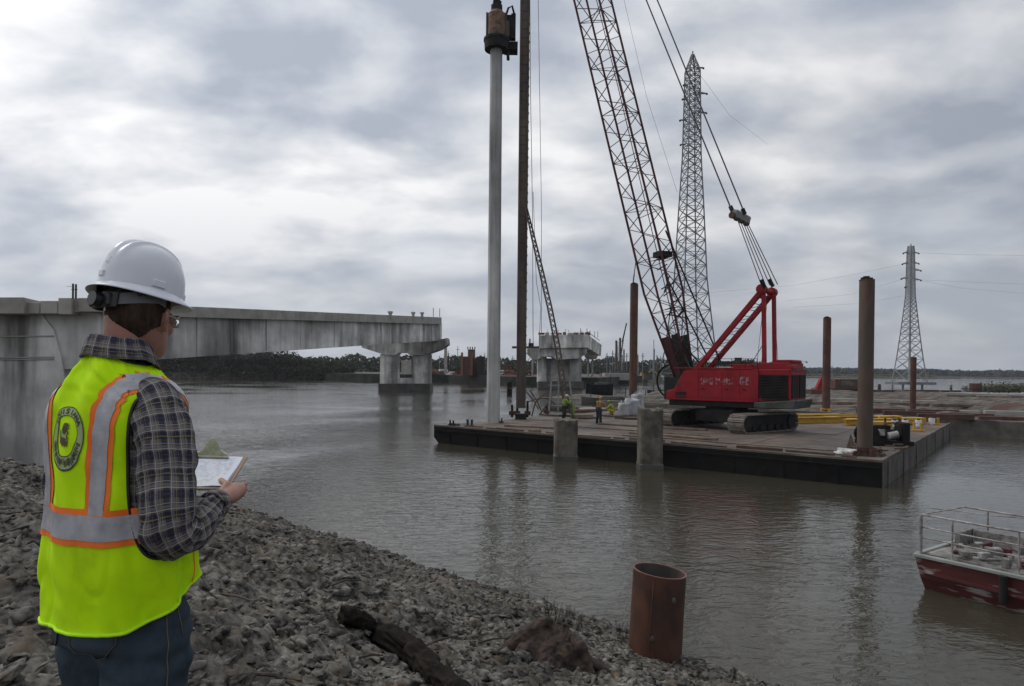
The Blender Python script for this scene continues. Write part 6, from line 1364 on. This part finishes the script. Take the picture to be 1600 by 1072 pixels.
bd.chain([ELl, ELl.lerp(WRl, .5), WRl, WRl+(WRl-ELl).normalized()*.04], [.036, .032, .027, .026], 14)
# clipboard corners (local): bottom right, top right, bottom left, top left
CBR, CTR, CBL, CTL = Vector((.115, .262, 1.133)), Vector((-.067, .481, 1.195)), Vector((-.062, .113, 1.143)), Vector((-.244, .332, 1.205))
cu = (CTR-CBR).normalized(); cw = (CBL-CBR).normalized(); cw = (cw-cu*cw.dot(cu)).normalized(); cnn = cu.cross(cw).normalized()
if cnn.z < 0: cnn = -cnn
def CB(w_, u_, h=0): return CBR+cw*w_+cu*u_+cnn*h     # w leftwards, u up the board
# right hand: holds the lower right corner, thumb above, fingers below
pc = CB(-.012, .045, -.014); fw = (WR-EL).normalized()
palm0 = WR+fw*.015; palm1 = CB(-.022, .050, -.012)
bd.chain([palm0, palm0.lerp(palm1, .35)+Vector((.004, 0, 0)), palm0.lerp(palm1, .75), palm1], [.030, .036, .038, .030], 14, squash=.72)
outw = (-cw*.9+cu*.1).normalized()
for k_ in range(4):
    b0_ = palm0.lerp(palm1, .50)+cu*(.012*k_)+outw*.006-cnn*.004; u0 = .020+.0215*k_; l_ = [.9, 1.0, .95, .8][3-k_]
    ptsf = [b0_, CB(-.034, u0, -.012), CB(-.026, u0+.008, -.030), CB(.010*l_, u0+.012, -.024), CB(.030*l_, u0+.012, -.013)]
    bd.chain(ptsf, [.0115, .0108, .0098, .0088, .0075], 9)
tb_ = palm0.lerp(palm1, .35)+cnn*.012+cw*.012
bd.chain([tb_, CB(.004, .012, .014), CB(.022, .036, .014), CB(.034, .062, .0105)], [.0155, .013, .0115, .0095], 10)
# left hand under the far edge
palmL = CB(.245, .06, -.015)
bd.chain([WRl, WRl.lerp(palmL, .6), palmL], [.029, .036, .028], 12, squash=.75)
for k_ in range(4):
    u0 = .03+.022*k_; bd.chain([palmL+cu*(.018*k_-.02), CB(.238, u0, -.022), CB(.20, u0+.01, -.022), CB(.175, u0+.012, -.013)], [.011, .0105, .0095, .008], 9)
bd.chain([palmL+cnn*.01, CB(.240, .07, .012), CB(.215, .095, .0105)], [.014, .012, .0095], 9)
# ---------------- head (local frame, turned and tilted on the neck)
HY, HPIT = R(27), R(-3)
HM = Matrix.Translation((.006, .042, 1.545)) @ Matrix.Rotation(HY, 4, 'Z') @ Matrix.Rotation(HPIT, 4, 'X')
HT_ = [(-.004, .030, .070, -.005), (.008, .044, .088, -.018), (.028, .056, .092, -.040), (.055, .064, .091, -.066), (.085, .068, .090, -.086), (.115, .0715, .087, -.095), (.150, .0745, .091, -.099), (.185, .0740, .086, -.097), (.215, .064, .068, -.080), (.238, .044, .042, -.052), (.252, .015, .010, -.018)]
def head_ring(z, w_, yf, yb, n=40, grow=0):
    out_ = []
    for i in range(n):
        a = 2*math.pi*i/n; ca, sa = math.cos(a), math.sin(a); hy = (yf-yb)/2+grow; cy_ = (yf+yb)/2; ee = 2/(2.25 if z < .2 else 2.0)
        x = (w_+grow)*math.copysign(abs(ca)**ee, ca); y = hy*math.copysign(abs(sa)**ee, sa)
        if sa > 0 and z < .14: x *= 1-.16*sa          # face narrower than the back of the skull
        out_.append(HM @ Vector((x, cy_+y, z)))
    return out_
rows = []
for i in range(31):
    t = i/30; rows.append([interp(HT_, t, c) for c in range(4)])
bd.loft([head_ring(z, w_, yf, yb) for z, w_, yf, yb in rows])
def H_(x, y, z): return HM @ Vector((x, y, z))
bd.chain([H_(0, .086, .128), H_(0, .096, .108), H_(0, .110, .088), H_(0, .098, .078)], [.008, .010, .014, .008], 10)     # nose
for s_ in (1, -1):
    bd.ell(H_(s_*.012, .100, .080), (.009, .009, .007)); bd.ell(H_(s_*.030, .086, .134), (.022, .010, .007)); bd.ell(H_(s_*.038, .072, .088), (.020, .018, .020))
    # ear: rim, lobe and hollow
    c_ = [(.072, -.003, .076), (.082, -.014, .090), (.091, -.024, .108), (.092, -.023, .126), (.087, -.011, .136), (.080, .002, .128), (.075, .006, .110)]
    bd.chain([H_(s_*x, y, z) for x, y, z in c_], [.0075, .0068, .006, .006, .006, .006, .0055], 8)
    bd.ell(H_(s_*.073, -.006, .104), (.008, .014, .024)); bd.ell(H_(s_*.0755, -.001, .080), (.0055, .008, .009))
bd.ell(H_(0, .090, .060), (.022, .010, .006)); bd.ell(H_(0, .090, .050), (.020, .010, .006)); bd.ell(H_(0, .080, .020), (.026, .016, .016))
body = bd.build('body', M['skin'], man)
remesh(body, .0036, 3)
# hair: shell over the back and sides of the skull
def hairline(a_deg, z): # 270 = back
    d_ = abs((a_deg-270+180) % 360-180)        # 0 at the back, 180 in front
    low = .050+max(0, d_-30)/55*.045
    if d_ > 92: low = .100 if d_ < 103 else 9
    if 84 < d_ <= 92: low = .128
    return z > low
q = MB(); NH = 120; RH = 70; vv = []
for j in range(RH):
    t = .16+.72*j/(RH-1); z, w_, yf, yb = [interp(HT_, t, c) for c in range(4)]
    rg2 = head_ring(z, w_, yf, yb, NH, .0035)
    for i in range(NH):
        k_ = .0008*float(vn(i*1.3, j*1.7)); vv.append((rg2[i]-HM @ Vector((0, 0, z)))*(1+k_*8)+HM @ Vector((0, 0, z)))
for j in range(RH-1):
    z = interp(HT_, .16+.72*(j+.5)/(RH-1), 0)
    for i in range(NH):
        if hairline(360*(i+.5)/NH+0, z+.003*float(vn(i*.7, 3.3))): q.f.append((j*NH+i, j*NH+(i+1) % NH, (j+1)*NH+(i+1) % NH, (j+1)*NH+i))
q.v = [tuple(v) for v in vv]; hr_ = q.build('hair', M['hair'], man, smooth=True); md = hr_.modifiers.new('t', 'SOLIDIFY'); md.thickness = .004; md.offset = -1
# ---------------- hard hat
hat = thing('hard_hat', None, None); hat.parent = man
HH = HM @ Matrix.Rotation(R(-24), 4, 'Z') @ Matrix.Translation((0, -.002, .181)) @ Matrix.Rotation(R(-8), 4, 'X')
hat.matrix_local = Matrix.Identity(4)
def HP(x, y, z): return HH @ Vector((x, y, z))
q = MB(); rows = []; n = 96
prof = [(0, 1.0, .0), (.012, 1.0, .0), (.05, .985, 0), (.08, .94, 0), (.105, .86, 0), (.125, .75, 0), (.142, .60, 0), (.154, .42, 0), (.1605, .22, 0), (.163, .03, 0)]
pf = []
for i in range(40):
    t = i/39; pf.append((interp(prof, t, 0)*.925, interp(prof, t, 1)))
for z, k_ in pf:
    row = []
    for i in range(n):
        a = 2*math.pi*i/n; x, y = .1000*k_*math.cos(a), .1200*k_*math.sin(a)
        ridge = 0
        up_ = max(0, min(1, (z-.075)/.05))
        for cx, wd, hg in ((0, .015, .0085), (.034, .008, .0068), (-.034, .008, .0068)): ridge += hg*math.exp(-((x-cx)/wd)**4)*up_*(1 if abs(y) < .11 else 0)
        s_ = Vector((x, y, z+.02)); nn_ = Vector((x/.1, y/.12, z/.12)).normalized(); p_ = Vector((x, y, z))+nn_*ridge; row.append(HP(*p_))
    rows.append(row)
brim = []
for r_, z, o_ in ((1.0, .004, 0), (1.05, -.002, 0), (1.13, -.007, 0), (1.17, -.010, 0), (1.185, -.0125, 0), (1.175, -.0145, 0), (1.12, -.011, 0), (1.0, -.004, 0), (.97, .01, 0)):
    row = []
    for i in range(n):
        a = 2*math.pi*i/n; f_ = max(0, math.sin(a)); ext = 1+(r_-1)*(1+.55*f_**3); zz = z*(1-.2*f_)-.012*(r_-1)/.22*max(0, math.cos(a)**2)
        row.append(HP(.1000*ext*math.cos(a)*1.02, .1200*ext*math.sin(a)*1.01, zz))
    brim.append(row)
q.loft(rows, cap=False); q.f.append(tuple(range(39*n, 40*n)))
shell = q.build('shell', M['helmet'], hat, smooth=True); md = shell.modifiers.new('t', 'SOLIDIFY'); md.thickness = .0025; md.offset = -1
q = MB(); q.loft(brim, cap=False); q.build('brim', M['helmet'], hat, smooth=True)
def slot(a, w_, h_, z):
    c_, s_ = math.cos(a), math.sin(a); q = MB(); p_ = HP(.1005*c_, .1205*s_, z); tg_ = (HP(-.1*s_, .12*c_, 0)-HP(0, 0, 0)).normalized(); up_ = (HP(0, 0, 1)-HP(0, 0, 0)).normalized(); nn_ = tg_.cross(up_)
    q.box(p_, (w_, .008, h_), M3=Matrix((tg_, nn_, up_)).transposed()); q.build('accessory_slot', M['helmet'], hat, bevel=.002)
for a in (R(-8), R(188)): slot(a, .036, .020, .020)
slot(R(-92), .020, .018, .028); slot(R(72), .016, .02, .02)
# suspension headband with ratchet knob
q = MB(); n = 72
rows = []
for z, g_ in ((-.066, .0), (-.066, .003), (-.034, .0035), (-.034, .0)):
    row = []
    for i in range(n+1):
        a = R(168)+R(204)*i/n; row.append(HP((.087+g_)*math.cos(a), (.109+g_)*math.sin(a)-.001, z+.034*(1-abs(math.sin(a)))**.8))
    rows.append(row)
rows.append(rows[0]); q.loft(rows, cap=False, closed=False); q.build('headband', M['strapgrey'], hat, smooth=False)
q = MB(); rows = []
for z, g_ in ((-.071, .0035), (-.069, .0095), (-.028, .0095), (-.026, .0035)):
    rows.append([HP((.087+g_)*math.cos(a), (.109+g_)*math.sin(a)-.001, z+.020*(1-abs(math.sin(a)))) for a in [R(206)+R(98)*i/40 for i in range(41)]])
rows.append(rows[0]); q.loft(rows, cap=False, closed=False); q.build('nape_strap', M['strapblack'], hat)
q = MB(); bkp = HP(0, -.117, -.049); dirb = (HP(0, -1, 0)-HP(0, 0, 0)).normalized(); q.tube(bkp, bkp+dirb*.020, .023, .020, n=22); q.build('ratchet_knob', M['strapblack'], hat)
q = MB(); q.box(HP(-.028, -.108, -.048), (.03, .022, .036), M3=HH.to_3x3()); q.box(HP(.028, -.108, -.048), (.03, .022, .036), M3=HH.to_3x3()); q.build('ratchet_case', M['strapblack'], hat, bevel=.004)
for a in (R(200), R(235), R(305), R(340)):
    q = MB(); q.bar(HP(.082*math.cos(a), .105*math.sin(a), -.036), HP(.093*math.cos(a), .112*math.sin(a), .012), .018, .002); q.build('suspension_strap', M['strapblack'], hat)
# glasses
gl = thing('glasses', None, None); gl.parent = man
for s_ in (1, -1):
    q = MB(); q.chain([H_(s_*.074, -.010, .128), H_(s_*.073, .04, .122), H_(s_*.066, .088, .118)], [.0018]*3, 6); q.build('temple', M['frame'], gl, smooth=True)
    q = MB(); cc = [(.068, .086, .118), (.060, .100, .132), (.030, .112, .134), (.010, .112, .128), (.010, .110, .110), (.030, .112, .096), (.058, .104, .098), (.068, .088, .108), (.068, .086, .118)]
    q.chain([H_(s_*x, y, z) for x, y, z in cc], [.0017]*9, 6); q.build('rim', M['frame'], gl, smooth=True)
    q = MB(); q.add([H_(s_*x, y, z) for x, y, z in cc[:-1]], [tuple(range(8))]); q.build('lens', M['glass'], gl)
# ---------------- shirt: body, sleeves, collar with plaid following the cloth
def cloth(name, rows, m, uvscale, parent=man, closed=True, noise=0.0, seed=0):
    n = len(rows[0]); me = bpy.data.meshes.new(name); V_, F2, U_ = [], [], []
    for r_ in rows: V_.extend([tuple(v) for v in r_])
    ncol = n if closed else n-1
    for i in range(len(rows)-1):
        for j in range(ncol):
            k2 = (j+1) % n; F2.append((i*n+j, i*n+k2, (i+1)*n+k2, (i+1)*n+j)); U_.append(((j, i), (j+1, i), (j+1, i+1), (j, i+1)))
    me.from_pydata(V_, [], F2); uvl = me.uv_layers.new(name='UVMap'); k_ = 0
    for f_ in U_:
        for (u, v) in f_: uvl.data[k_].uv = (u/n*uvscale[0], v/(len(rows)-1)*uvscale[1]); k_ += 1
    return link(name, me, m, parent, True)
def sleeve(pts, rs, name, n=72, m_=110, seed=0, cuff=False, len_=.6):
    P_ = [Vector(p_) for p_ in pts]
    def cr_pt(arr, t):
        k_ = len(arr); f = t*(k_-1); i = min(k_-2, int(f)); u = f-i; g = lambda q_: arr[min(k_-1, max(0, q_))]
        a_, b2_, c_, d2 = g(i-1), g(i), g(i+1), g(i+2); return .5*(2*b2_+(c_-a_)*u+(2*a_-5*b2_+4*c_-d2)*u*u+(3*b2_-a_-3*c_+d2)*u**3) if not isinstance(a_, Vector) else (b2_*2+(c_-a_)*u+(a_*2-b2_*5+c_*4-d2)*u*u+(b2_*3-a_-c_*3+d2)*u**3)*.5
    rows = []; ref = Vector((0, 1, 0))
    for j in range(m_+1):
        t = j/m_; c_ = cr_pt(P_, t); d_ = (cr_pt(P_, min(1, t+.01))-cr_pt(P_, max(0, t-.01))).normalized(); a_ = (ref-d_*ref.dot(d_)).normalized(); ref = a_; b2_ = d_.cross(a_); r_ = cr_pt(rs, t); row = []
        for i in range(n):
            th = 2*math.pi*i/n; ct, st = math.cos(th), math.sin(th)
            w_ = -.006*max(0, 1-abs(float(vn(ct*1.8+seed+5, st*1.8, t*9)))*4)+.0075*float(vn(ct*1.5+seed, st*1.5, t*11))+.0045*float(vn(ct*3+seed, st*3, t*26)) + .0045*math.sin(t*60+math.sin(th)*2.4)*math.exp(-((t-.60)/.11)**2) + .004*math.sin(t*85+th*1.5)*math.exp(-((t-.88)/.08)**2)
            # diagonal drag folds on the upper arm
            w_ += .0045*math.sin(th*3+t*20)*math.exp(-((t-.35)/.2)**2)
            row.append(c_+(a_*ct+b2_*st)*(r_+w_*min(1, t*6)))
        rows.append(row)
    return cloth(name, rows, M['plaid'], (.46, len_))
shirt_t = []
for j in range(61):
    t = .18+.82*j/60; shirt_t.append([SV(2*math.pi*i/120, min(1, t), off=-.010, hem=False, wr=.4) for i in range(120)])
shirt = cloth('plaid_shirt', shirt_t, M['plaid'], (1.05, .70))
tag(shirt, 'dark multicoloured plaid shirt with rolled collar')
slr = sleeve([(.105, -.004, 1.435), (.165, -.006, 1.408), (.212, -.012, 1.34), (.240, -.022, 1.24), (.262, -.032, 1.13), (.262, -.012, 1.075), (.232, .055, 1.075), (.195, .125, 1.095), (.165, .178, 1.108)],
       [.055, .075, .074, .071, .069, .067, .061, .052, .042], 'sleeve', seed=1, len_=.66)
slr.parent = shirt
sll = sleeve([(-.105, -.004, 1.435), (-.165, -.004, 1.408), (-.212, 0, 1.34), (-.245, 0, 1.24), (-.272, 0, 1.13), (-.27, .03, 1.08), (-.245, .09, 1.09), (-.22, .15, 1.115), (-.205, .19, 1.13)],
       [.055, .074, .072, .068, .066, .064, .058, .050, .040], 'sleeve', seed=5, len_=.66)
sll.parent = shirt
rows = []
fwc = (Vector((.165, .178, 1.108))-Vector((.195, .125, 1.095))).normalized()
q = MB(); q.chain([Vector((.174, .162, 1.105)), Vector((.174, .162, 1.105))+fwc*.020, Vector((.174, .162, 1.105))+fwc*.045], [.0455, .0445, .0415], 24, cap=False)
cf_ = q.build('cuff', M['plaid'], shirt, smooth=True); uvn = cf_.data.uv_layers.new(name='UVMap')
for li, lp in enumerate(cf_.data.loops): co = cf_.data.vertices[lp.vertex_index].co; uvn.data[li].uv = (math.atan2(co.z-1.11, co.x-.17)*.045, co.y)
md = cf_.modifiers.new('t', 'SOLIDIFY'); md.thickness = .003
# collar: stands up at the neck then folds over
rows = []; n = 96
for r_, z, g_ in ((.066, 1.520, 0), (.067, 1.560, 0), (.069, 1.592, 0), (.074, 1.606, 1), (.082, 1.604, 1), (.088, 1.590, 1), (.093, 1.574, 1), (.099, 1.558, 1), (.103, 1.549, 1), (.099, 1.550, 1)):
    row = []
    for i in range(n):
        a = 2*math.pi*i/n; fr_ = max(0, math.sin(a)); drop = .050*fr_**1.5; k_ = 1+.03*float(vn(a*3, z*40))+(.022*math.sin(a*34+z*60) if g_ else 0)*.35
        re_ = r_*(.95 if g_ else 1); row.append(Vector((re_*1.03*k_*math.cos(a), re_*1.0*k_*math.sin(a)-.004-.004*(1-fr_), z-drop-.012*abs(math.cos(a))*(1 if g_ else .5))))
    rows.append(row)
col_ = cloth('collar', rows, M['plaid'], (.5, .16), parent=shirt); md = col_.modifiers.new('t', 'SOLIDIFY'); md.thickness = .0025
# ---------------- jeans
jn = MB()
jn.loft([ering((0, y, z), a, b) for z, a, b, y in ((.76, .184, .138, -.010), (.82, .190, .142, -.010), (.88, .188, .136, -.006), (.94, .188, .134, 0), (1.0, .188, .132, 0), (1.04, .186, .130, 0))])
for s_ in (1, -1):
    jn.chain([(s_*.088, .0, .90), (s_*.096, .012, .80), (s_*.102, .016, .70), (s_*.104, .0, .55), (s_*.108, .008, .44), (s_*.110, -.005, .28), (s_*.112, -.01, .06)], [.106, .122, .118, .098, .084, .076, .076], 28)
    jn.ell((s_*.075, -.050, .80), (.088, .076, .09))
je = jn.build('jeans', M['denim'], man); remesh(je, .0075, 6)
n_ = len(je.data.vertices); co = np.empty(n_*3); je.data.vertices.foreach_get('co', co); co = co.reshape(-1, 3); nm = np.empty(n_*3); je.data.vertices.foreach_get('normal', nm); nm = nm.reshape(-1, 3)
dsp = -.007*np.maximum(0, 1-np.abs(fbm(co[:, 0]*4+9, co[:, 1]*4, co[:, 2]*9, o=2))*4)+.006*fbm(co[:, 0]*7, co[:, 1]*7, co[:, 2]*13, o=3)+.005*np.sin(co[:, 2]*70+co[:, 0]*22)*np.exp(-((co[:, 2]-.72)/.05)**2)
co = co+nm*dsp[:, None]; je.data.vertices.foreach_set('co', co.ravel()); je.data.update()
dg = bpy.context.evaluated_depsgraph_get(); dg.update()
from mathutils.bvhtree import BVHTree
bvh = BVHTree.FromPolygons([tuple(v.co) for v in je.data.vertices], [tuple(p_.vertices) for p_ in je.data.polygons])
def on_j(x, z, back=True, off=.002):
    h = bvh.ray_cast(Vector((x, -.6 if back else .6, z)), Vector((0, 1 if back else -1, 0))); return (h[0]+h[1]*off) if h[0] else Vector((x, -.15, z))
def on_side(y, z, off=.002):
    h = bvh.ray_cast(Vector((.6, y, z)), Vector((-1, 0, 0))); return (h[0]+h[1]*off) if h[0] else Vector((.2, y, z))
for s_, nm_ in ((1, 'back_pocket'), (-1, 'back_pocket')):
    poly = [(.028, .885), (.150, .905), (.158, .80), (.146, .765), (.098, .735), (.048, .752), (.030, .79)]
    q = MB(); NX, NZ = 12, 12; rows = []
    for j in range(NZ+1):
        z = .905-.17*j/NZ; lo, hi = .028+.004*(j/NZ), .153
        if j > 9: k_ = (j-9)/3; lo += .045*k_; hi -= .040*k_
        rows.append([on_j(s_*(lo+(hi-lo)*i/NX), z+.012*(i/NX)-.0, off=.0035) for i in range(NX+1)])
    q.loft(rows, cap=False, closed=False); pk = q.build(nm_, M['denim'], je, smooth=True); md = pk.modifiers.new('t', 'SOLIDIFY'); md.thickness = .003; md.offset = -1
    edge = [r_[0] for r_ in rows]+rows[-1][1:-1]+[r_[-1] for r_ in rows][::-1]+rows[0][::-1][1:-1]
    q = MB(); q.chain([e_+Vector((0, -.002, 0)) for e_ in edge]+[edge[0]+Vector((0, -.002, 0))], [.0011]*(len(edge)+1), 5, cap=False); q.build('stitching', M['stitch'], pk, smooth=True)
q = MB(); q.chain([on_side(.005-.01*k_/20, .94-.035*k_, .0015) for k_ in range(21)], [.0016]*21, 5); q.build('side_seam', M['stitch'], je, smooth=True)
q = MB(); q.chain([on_side(.02+.004*k_, .93-.0025*k_*k_, .0015) for k_ in range(9)], [.0014]*9, 5); q.build('pocket_seam', M['stitch'], je, smooth=True)
for s_ in (1, -1):
    q = MB(); q.chain([(s_*.112, -.07, .05), (s_*.112, -.05, .06), (s_*.113, .05, .06), (s_*.115, .14, .045), (s_*.115, .19, .035)], [.03, .052, .055, .05, .03], 16); q.build('boot', M['log'], man, smooth=True)
# ---------------- clipboard (held: a thing of its own)
cbw = wmat(man) @ CBR
cb = thing('clipboard', 'brown clipboard with a sheet of white paper held in the hand of the man', 'clipboard', cbw)
def CW(w_, u_, h=0): return wmat(man) @ CB(w_, u_, h)
W_, U_ = .230, .300
q = MB(); q.add([CW(w_, u_, h) for h in (0, .005) for w_, u_ in ((0, 0), (W_, 0), (W_, U_), (0, U_))], [(0, 1, 2, 3), (7, 6, 5, 4), (0, 4, 5, 1), (1, 5, 6, 2), (2, 6, 7, 3), (3, 7, 4, 0)]); q.build('board', M['board'], cb, world=True)
for k_, (dw, du) in enumerate(((.010, .004), (.014, .006), (.012, .010))):
    q = MB(); rows = []
    for i in range(9): rows.append([CW(dw+(W_-.024)*j/6, du+(U_-.025)*i/8, .0058+k_*.0012+.0015*math.sin(i*.9+j*.5)*(k_ == 2)+(.004*(1-i/8)*(j < 2) if k_ == 2 else 0)) for j in range(7)])
    q.loft(rows, cap=False, closed=False); q.build('sheet', M['paper'], cb, world=True, smooth=True)
q = MB(); r_ = random.Random(5)
for i in range(22):     # handwriting
    u_ = .03+i*.0112; w0 = .03
    while w0 < .205:
        l_ = r_.uniform(.006, .02)
        if r_.random() < .62: q.add([CW(w0, u_, .0112), CW(w0+l_, u_+r_.uniform(-.001, .001), .0112), CW(w0+l_, u_+.0016, .0112), CW(w0, u_+.0018, .0112)], [(0, 1, 2, 3)])
        w0 += l_+r_.uniform(.003, .01)
q.build('handwriting', mat('pencil', (0.25, 0.26, 0.36), rough=.8), cb, world=True)
q = MB(); clipo = [(-.052, .0), (-.052, .012), (-.036, .022), (-.026, .030), (-.020, .048), (-.008, .066), (0, .070), (.008, .066), (.020, .048), (.026, .030), (.036, .022), (.052, .012), (.052, .0)]
ctr = .115; cbn = (cnn*.86+cu*.5).normalized()
def CK(x, h, o_=0): p_ = CB(ctr+x, U_-.035, .010)+cbn*h+cu*o_; return wmat(man) @ p_
n = len(clipo); q.add([CK(x, h, 0) for x, h in clipo]+[CK(x, h, .003+.010*(h < .03)) for x, h in clipo], [tuple(range(n)), tuple(range(n, 2*n))[::-1]]+[(i, n+i, n+(i+1) % n, (i+1) % n) for i in range(n)]); q.build('clip', M['chrome'], cb, world=True)
q = MB(); q.bar(CW(ctr-.06, U_-.036, .014), CW(ctr+.06, U_-.036, .014), .012, .008); q.build('clip_jaw', M['chrome'], cb, world=True, bevel=.002)
q = MB(); q.tube(CW(ctr-.045, U_-.022, .016), CW(ctr+.045, U_-.022, .016), .006, n=10); q.build('clip_spring', M['chrome'], cb, world=True)
# ================================================================== WORKERS ON THE BARGE
def worker(px, py, label, top, legs, hat_m, pose, rz, s_=1.0):
    p_ = G(px, py, DZ); t = thing('person', label, 'person', (p_.x, p_.y, DZ+.03), rz)
    if pose == 'stand': hip, ch, hd = Vector((0, 0, .92)), Vector((0, .10, 1.38)), Vector((0, .20, 1.62)); kn = [Vector((-.11, .04, .5)), Vector((.13, .0, .5))]; ft = [Vector((-.13, .0, .06)), Vector((.17, -.03, .06))]; hands = [Vector((-.16, .42, 1.12)), Vector((.16, .42, 1.10))]
    elif pose == 'bend': hip, ch, hd = Vector((0, 0, .88)), Vector((0, .34, 1.18)), Vector((0, .55, 1.26)); kn = [Vector((-.12, .10, .48)), Vector((.14, .06, .48))]; ft = [Vector((-.14, .0, .06)), Vector((.2, -.05, .06))]; hands = [Vector((-.14, .62, .72)), Vector((.16, .6, .70))]
    else: hip, ch, hd = Vector((0, -.08, .38)), Vector((0, .16, .78)), Vector((0, .28, 1.02)); kn = [Vector((-.16, .32, .48)), Vector((.18, .30, .46))]; ft = [Vector((-.15, .08, .06)), Vector((.18, .06, .06))]; hands = [Vector((-.12, .55, .5)), Vector((.14, .52, .5))]
    b = MB(); mid = hip.lerp(ch, .5)
    b.chain([hip, mid, ch, ch.lerp(hd, .35)], [.15, .14, .16, .07], 12)
    b.ell(hd, (.085, .10, .12)); b.chain([ch.lerp(hd, .2), hd], [.06, .06], 8); b.ell(hd+Vector((0, .1, -.01)), (.02, .03, .03))
    sh_ = [ch+Vector((-.18, 0, .02)), ch+Vector((.18, 0, .02))]
    for s2, h_, k_, f_ in zip(sh_, hands, kn, ft):
        el_ = s2.lerp(h_, .5)+Vector((math.copysign(.09, s2.x), -.06, -.06)); b.chain([ch, s2, el_, h_], [.08, .07, .05, .04], 8)
        for q_ in range(5): b.chain([h_, h_+Vector(((q_-2)*.018, .05, -.03)), h_+Vector(((q_-2)*.02, .07, -.07))], [.012, .010, .008], 5)
        hp_ = hip+Vector((math.copysign(.09, s2.x), 0, -.02)); b.chain([hp_, k_, f_+Vector((0, -.03, .05))], [.10, .075, .05], 10); b.chain([f_+Vector((0, -.06, 0)), f_+Vector((0, .16, 0))], [.05, .045], 8)
    bo_ = b.build('body', M['skin2'], t); remesh(bo_, .022, 1)
    b = MB(); b.chain([hip+(ch-hip)*.05, mid, ch, ch.lerp(hd, .22)], [.165, .165, .19, .10], 14); ve = b.build('jacket', M[top], t, smooth=True)
    for s2, h_ in zip(sh_, hands):
        b = MB(); el_ = s2.lerp(h_, .5)+Vector((math.copysign(.09, s2.x), -.06, -.06)); b.chain([ch, s2, el_, el_.lerp(h_, .85)], [.09, .088, .068, .052], 10); b.build('sleeve', M[top], ve, smooth=True)
    b = MB()
    for s2, k_, f_ in zip((-1, 1), kn, ft): b.chain([hip+Vector((s2*.08, 0, .06)), hip+Vector((s2*.09, 0, -.03)), k_, f_+Vector((0, -.02, .06))], [.13, .125, .092, .078], 12)
    b.ell(hip, (.17, .14, .13)); b.build('trousers', M[legs], t, smooth=True)
    b = MB()
    for f_ in ft: b.chain([f_+Vector((0, -.09, 0)), f_+Vector((0, .04, .01)), f_+Vector((0, .19, -.01))], [.055, .062, .045], 10)
    b.build('boots', M['black'], t, smooth=True)
    b = MB(); b.ell(hd+Vector((0, 0, .07)), (.115, .135, .10), 16, 8); b.tube(hd+Vector((0, .01, .06)), hd+Vector((0, .01, .075)), .155, n=18); b.build('hard_hat', M[hat_m], t, smooth=True)
    if top == 'browncloth':
        b = MB(); b.box(ch.lerp(hip, .3)+Vector((0, -.17, 0)), (.06, .02, .40)); b.box(ch.lerp(hip, .75)+Vector((0, -.16, 0)), (.34, .02, .07)); b.build('harness', M['darkcloth'], t)
    return t
worker(935.5, 663, 'worker in yellow brown jacket and dark trousers standing on the barge deck', 'browncloth', 'darkcloth', 'yellow', 'stand', -.7)
worker(957, 650, 'crouching worker in lime and yellow beside the standing one', 'limecloth', 'yellowcloth', 'limecloth', 'crouch', 1.2)
worker(881, 657, 'left worker in a lime jacket bending over behind the shorter concrete stub', 'limecloth', 'darkcloth', 'white', 'stand', -1.2)
worker(896, 656, 'right worker in a lime jacket behind the shorter concrete stub', 'limecloth', 'limecloth', 'grey', 'bend', 1.9)
# ================================================================== AIR
hb_ = MB(); hb_.box((0, 1330, 28), (5400, 3400, 66))
hz_ = hb_.build('haze', None); tag(hz_, kind='stuff')
hm_ = bpy.data.materials.new('thin_haze'); hm_.use_nodes = True; t_ = hm_.node_tree; t_.nodes.clear()
vo = t_.nodes.new('ShaderNodeOutputMaterial'); pv = t_.nodes.new('ShaderNodeVolumePrincipled'); pv.inputs['Color'].default_value = (0.86, 0.91, 1, 1); pv.inputs['Density'].default_value = 0.00016
t_.links.new(pv.outputs[0], vo.inputs['Volume']); hz_.data.materials.append(hm_)
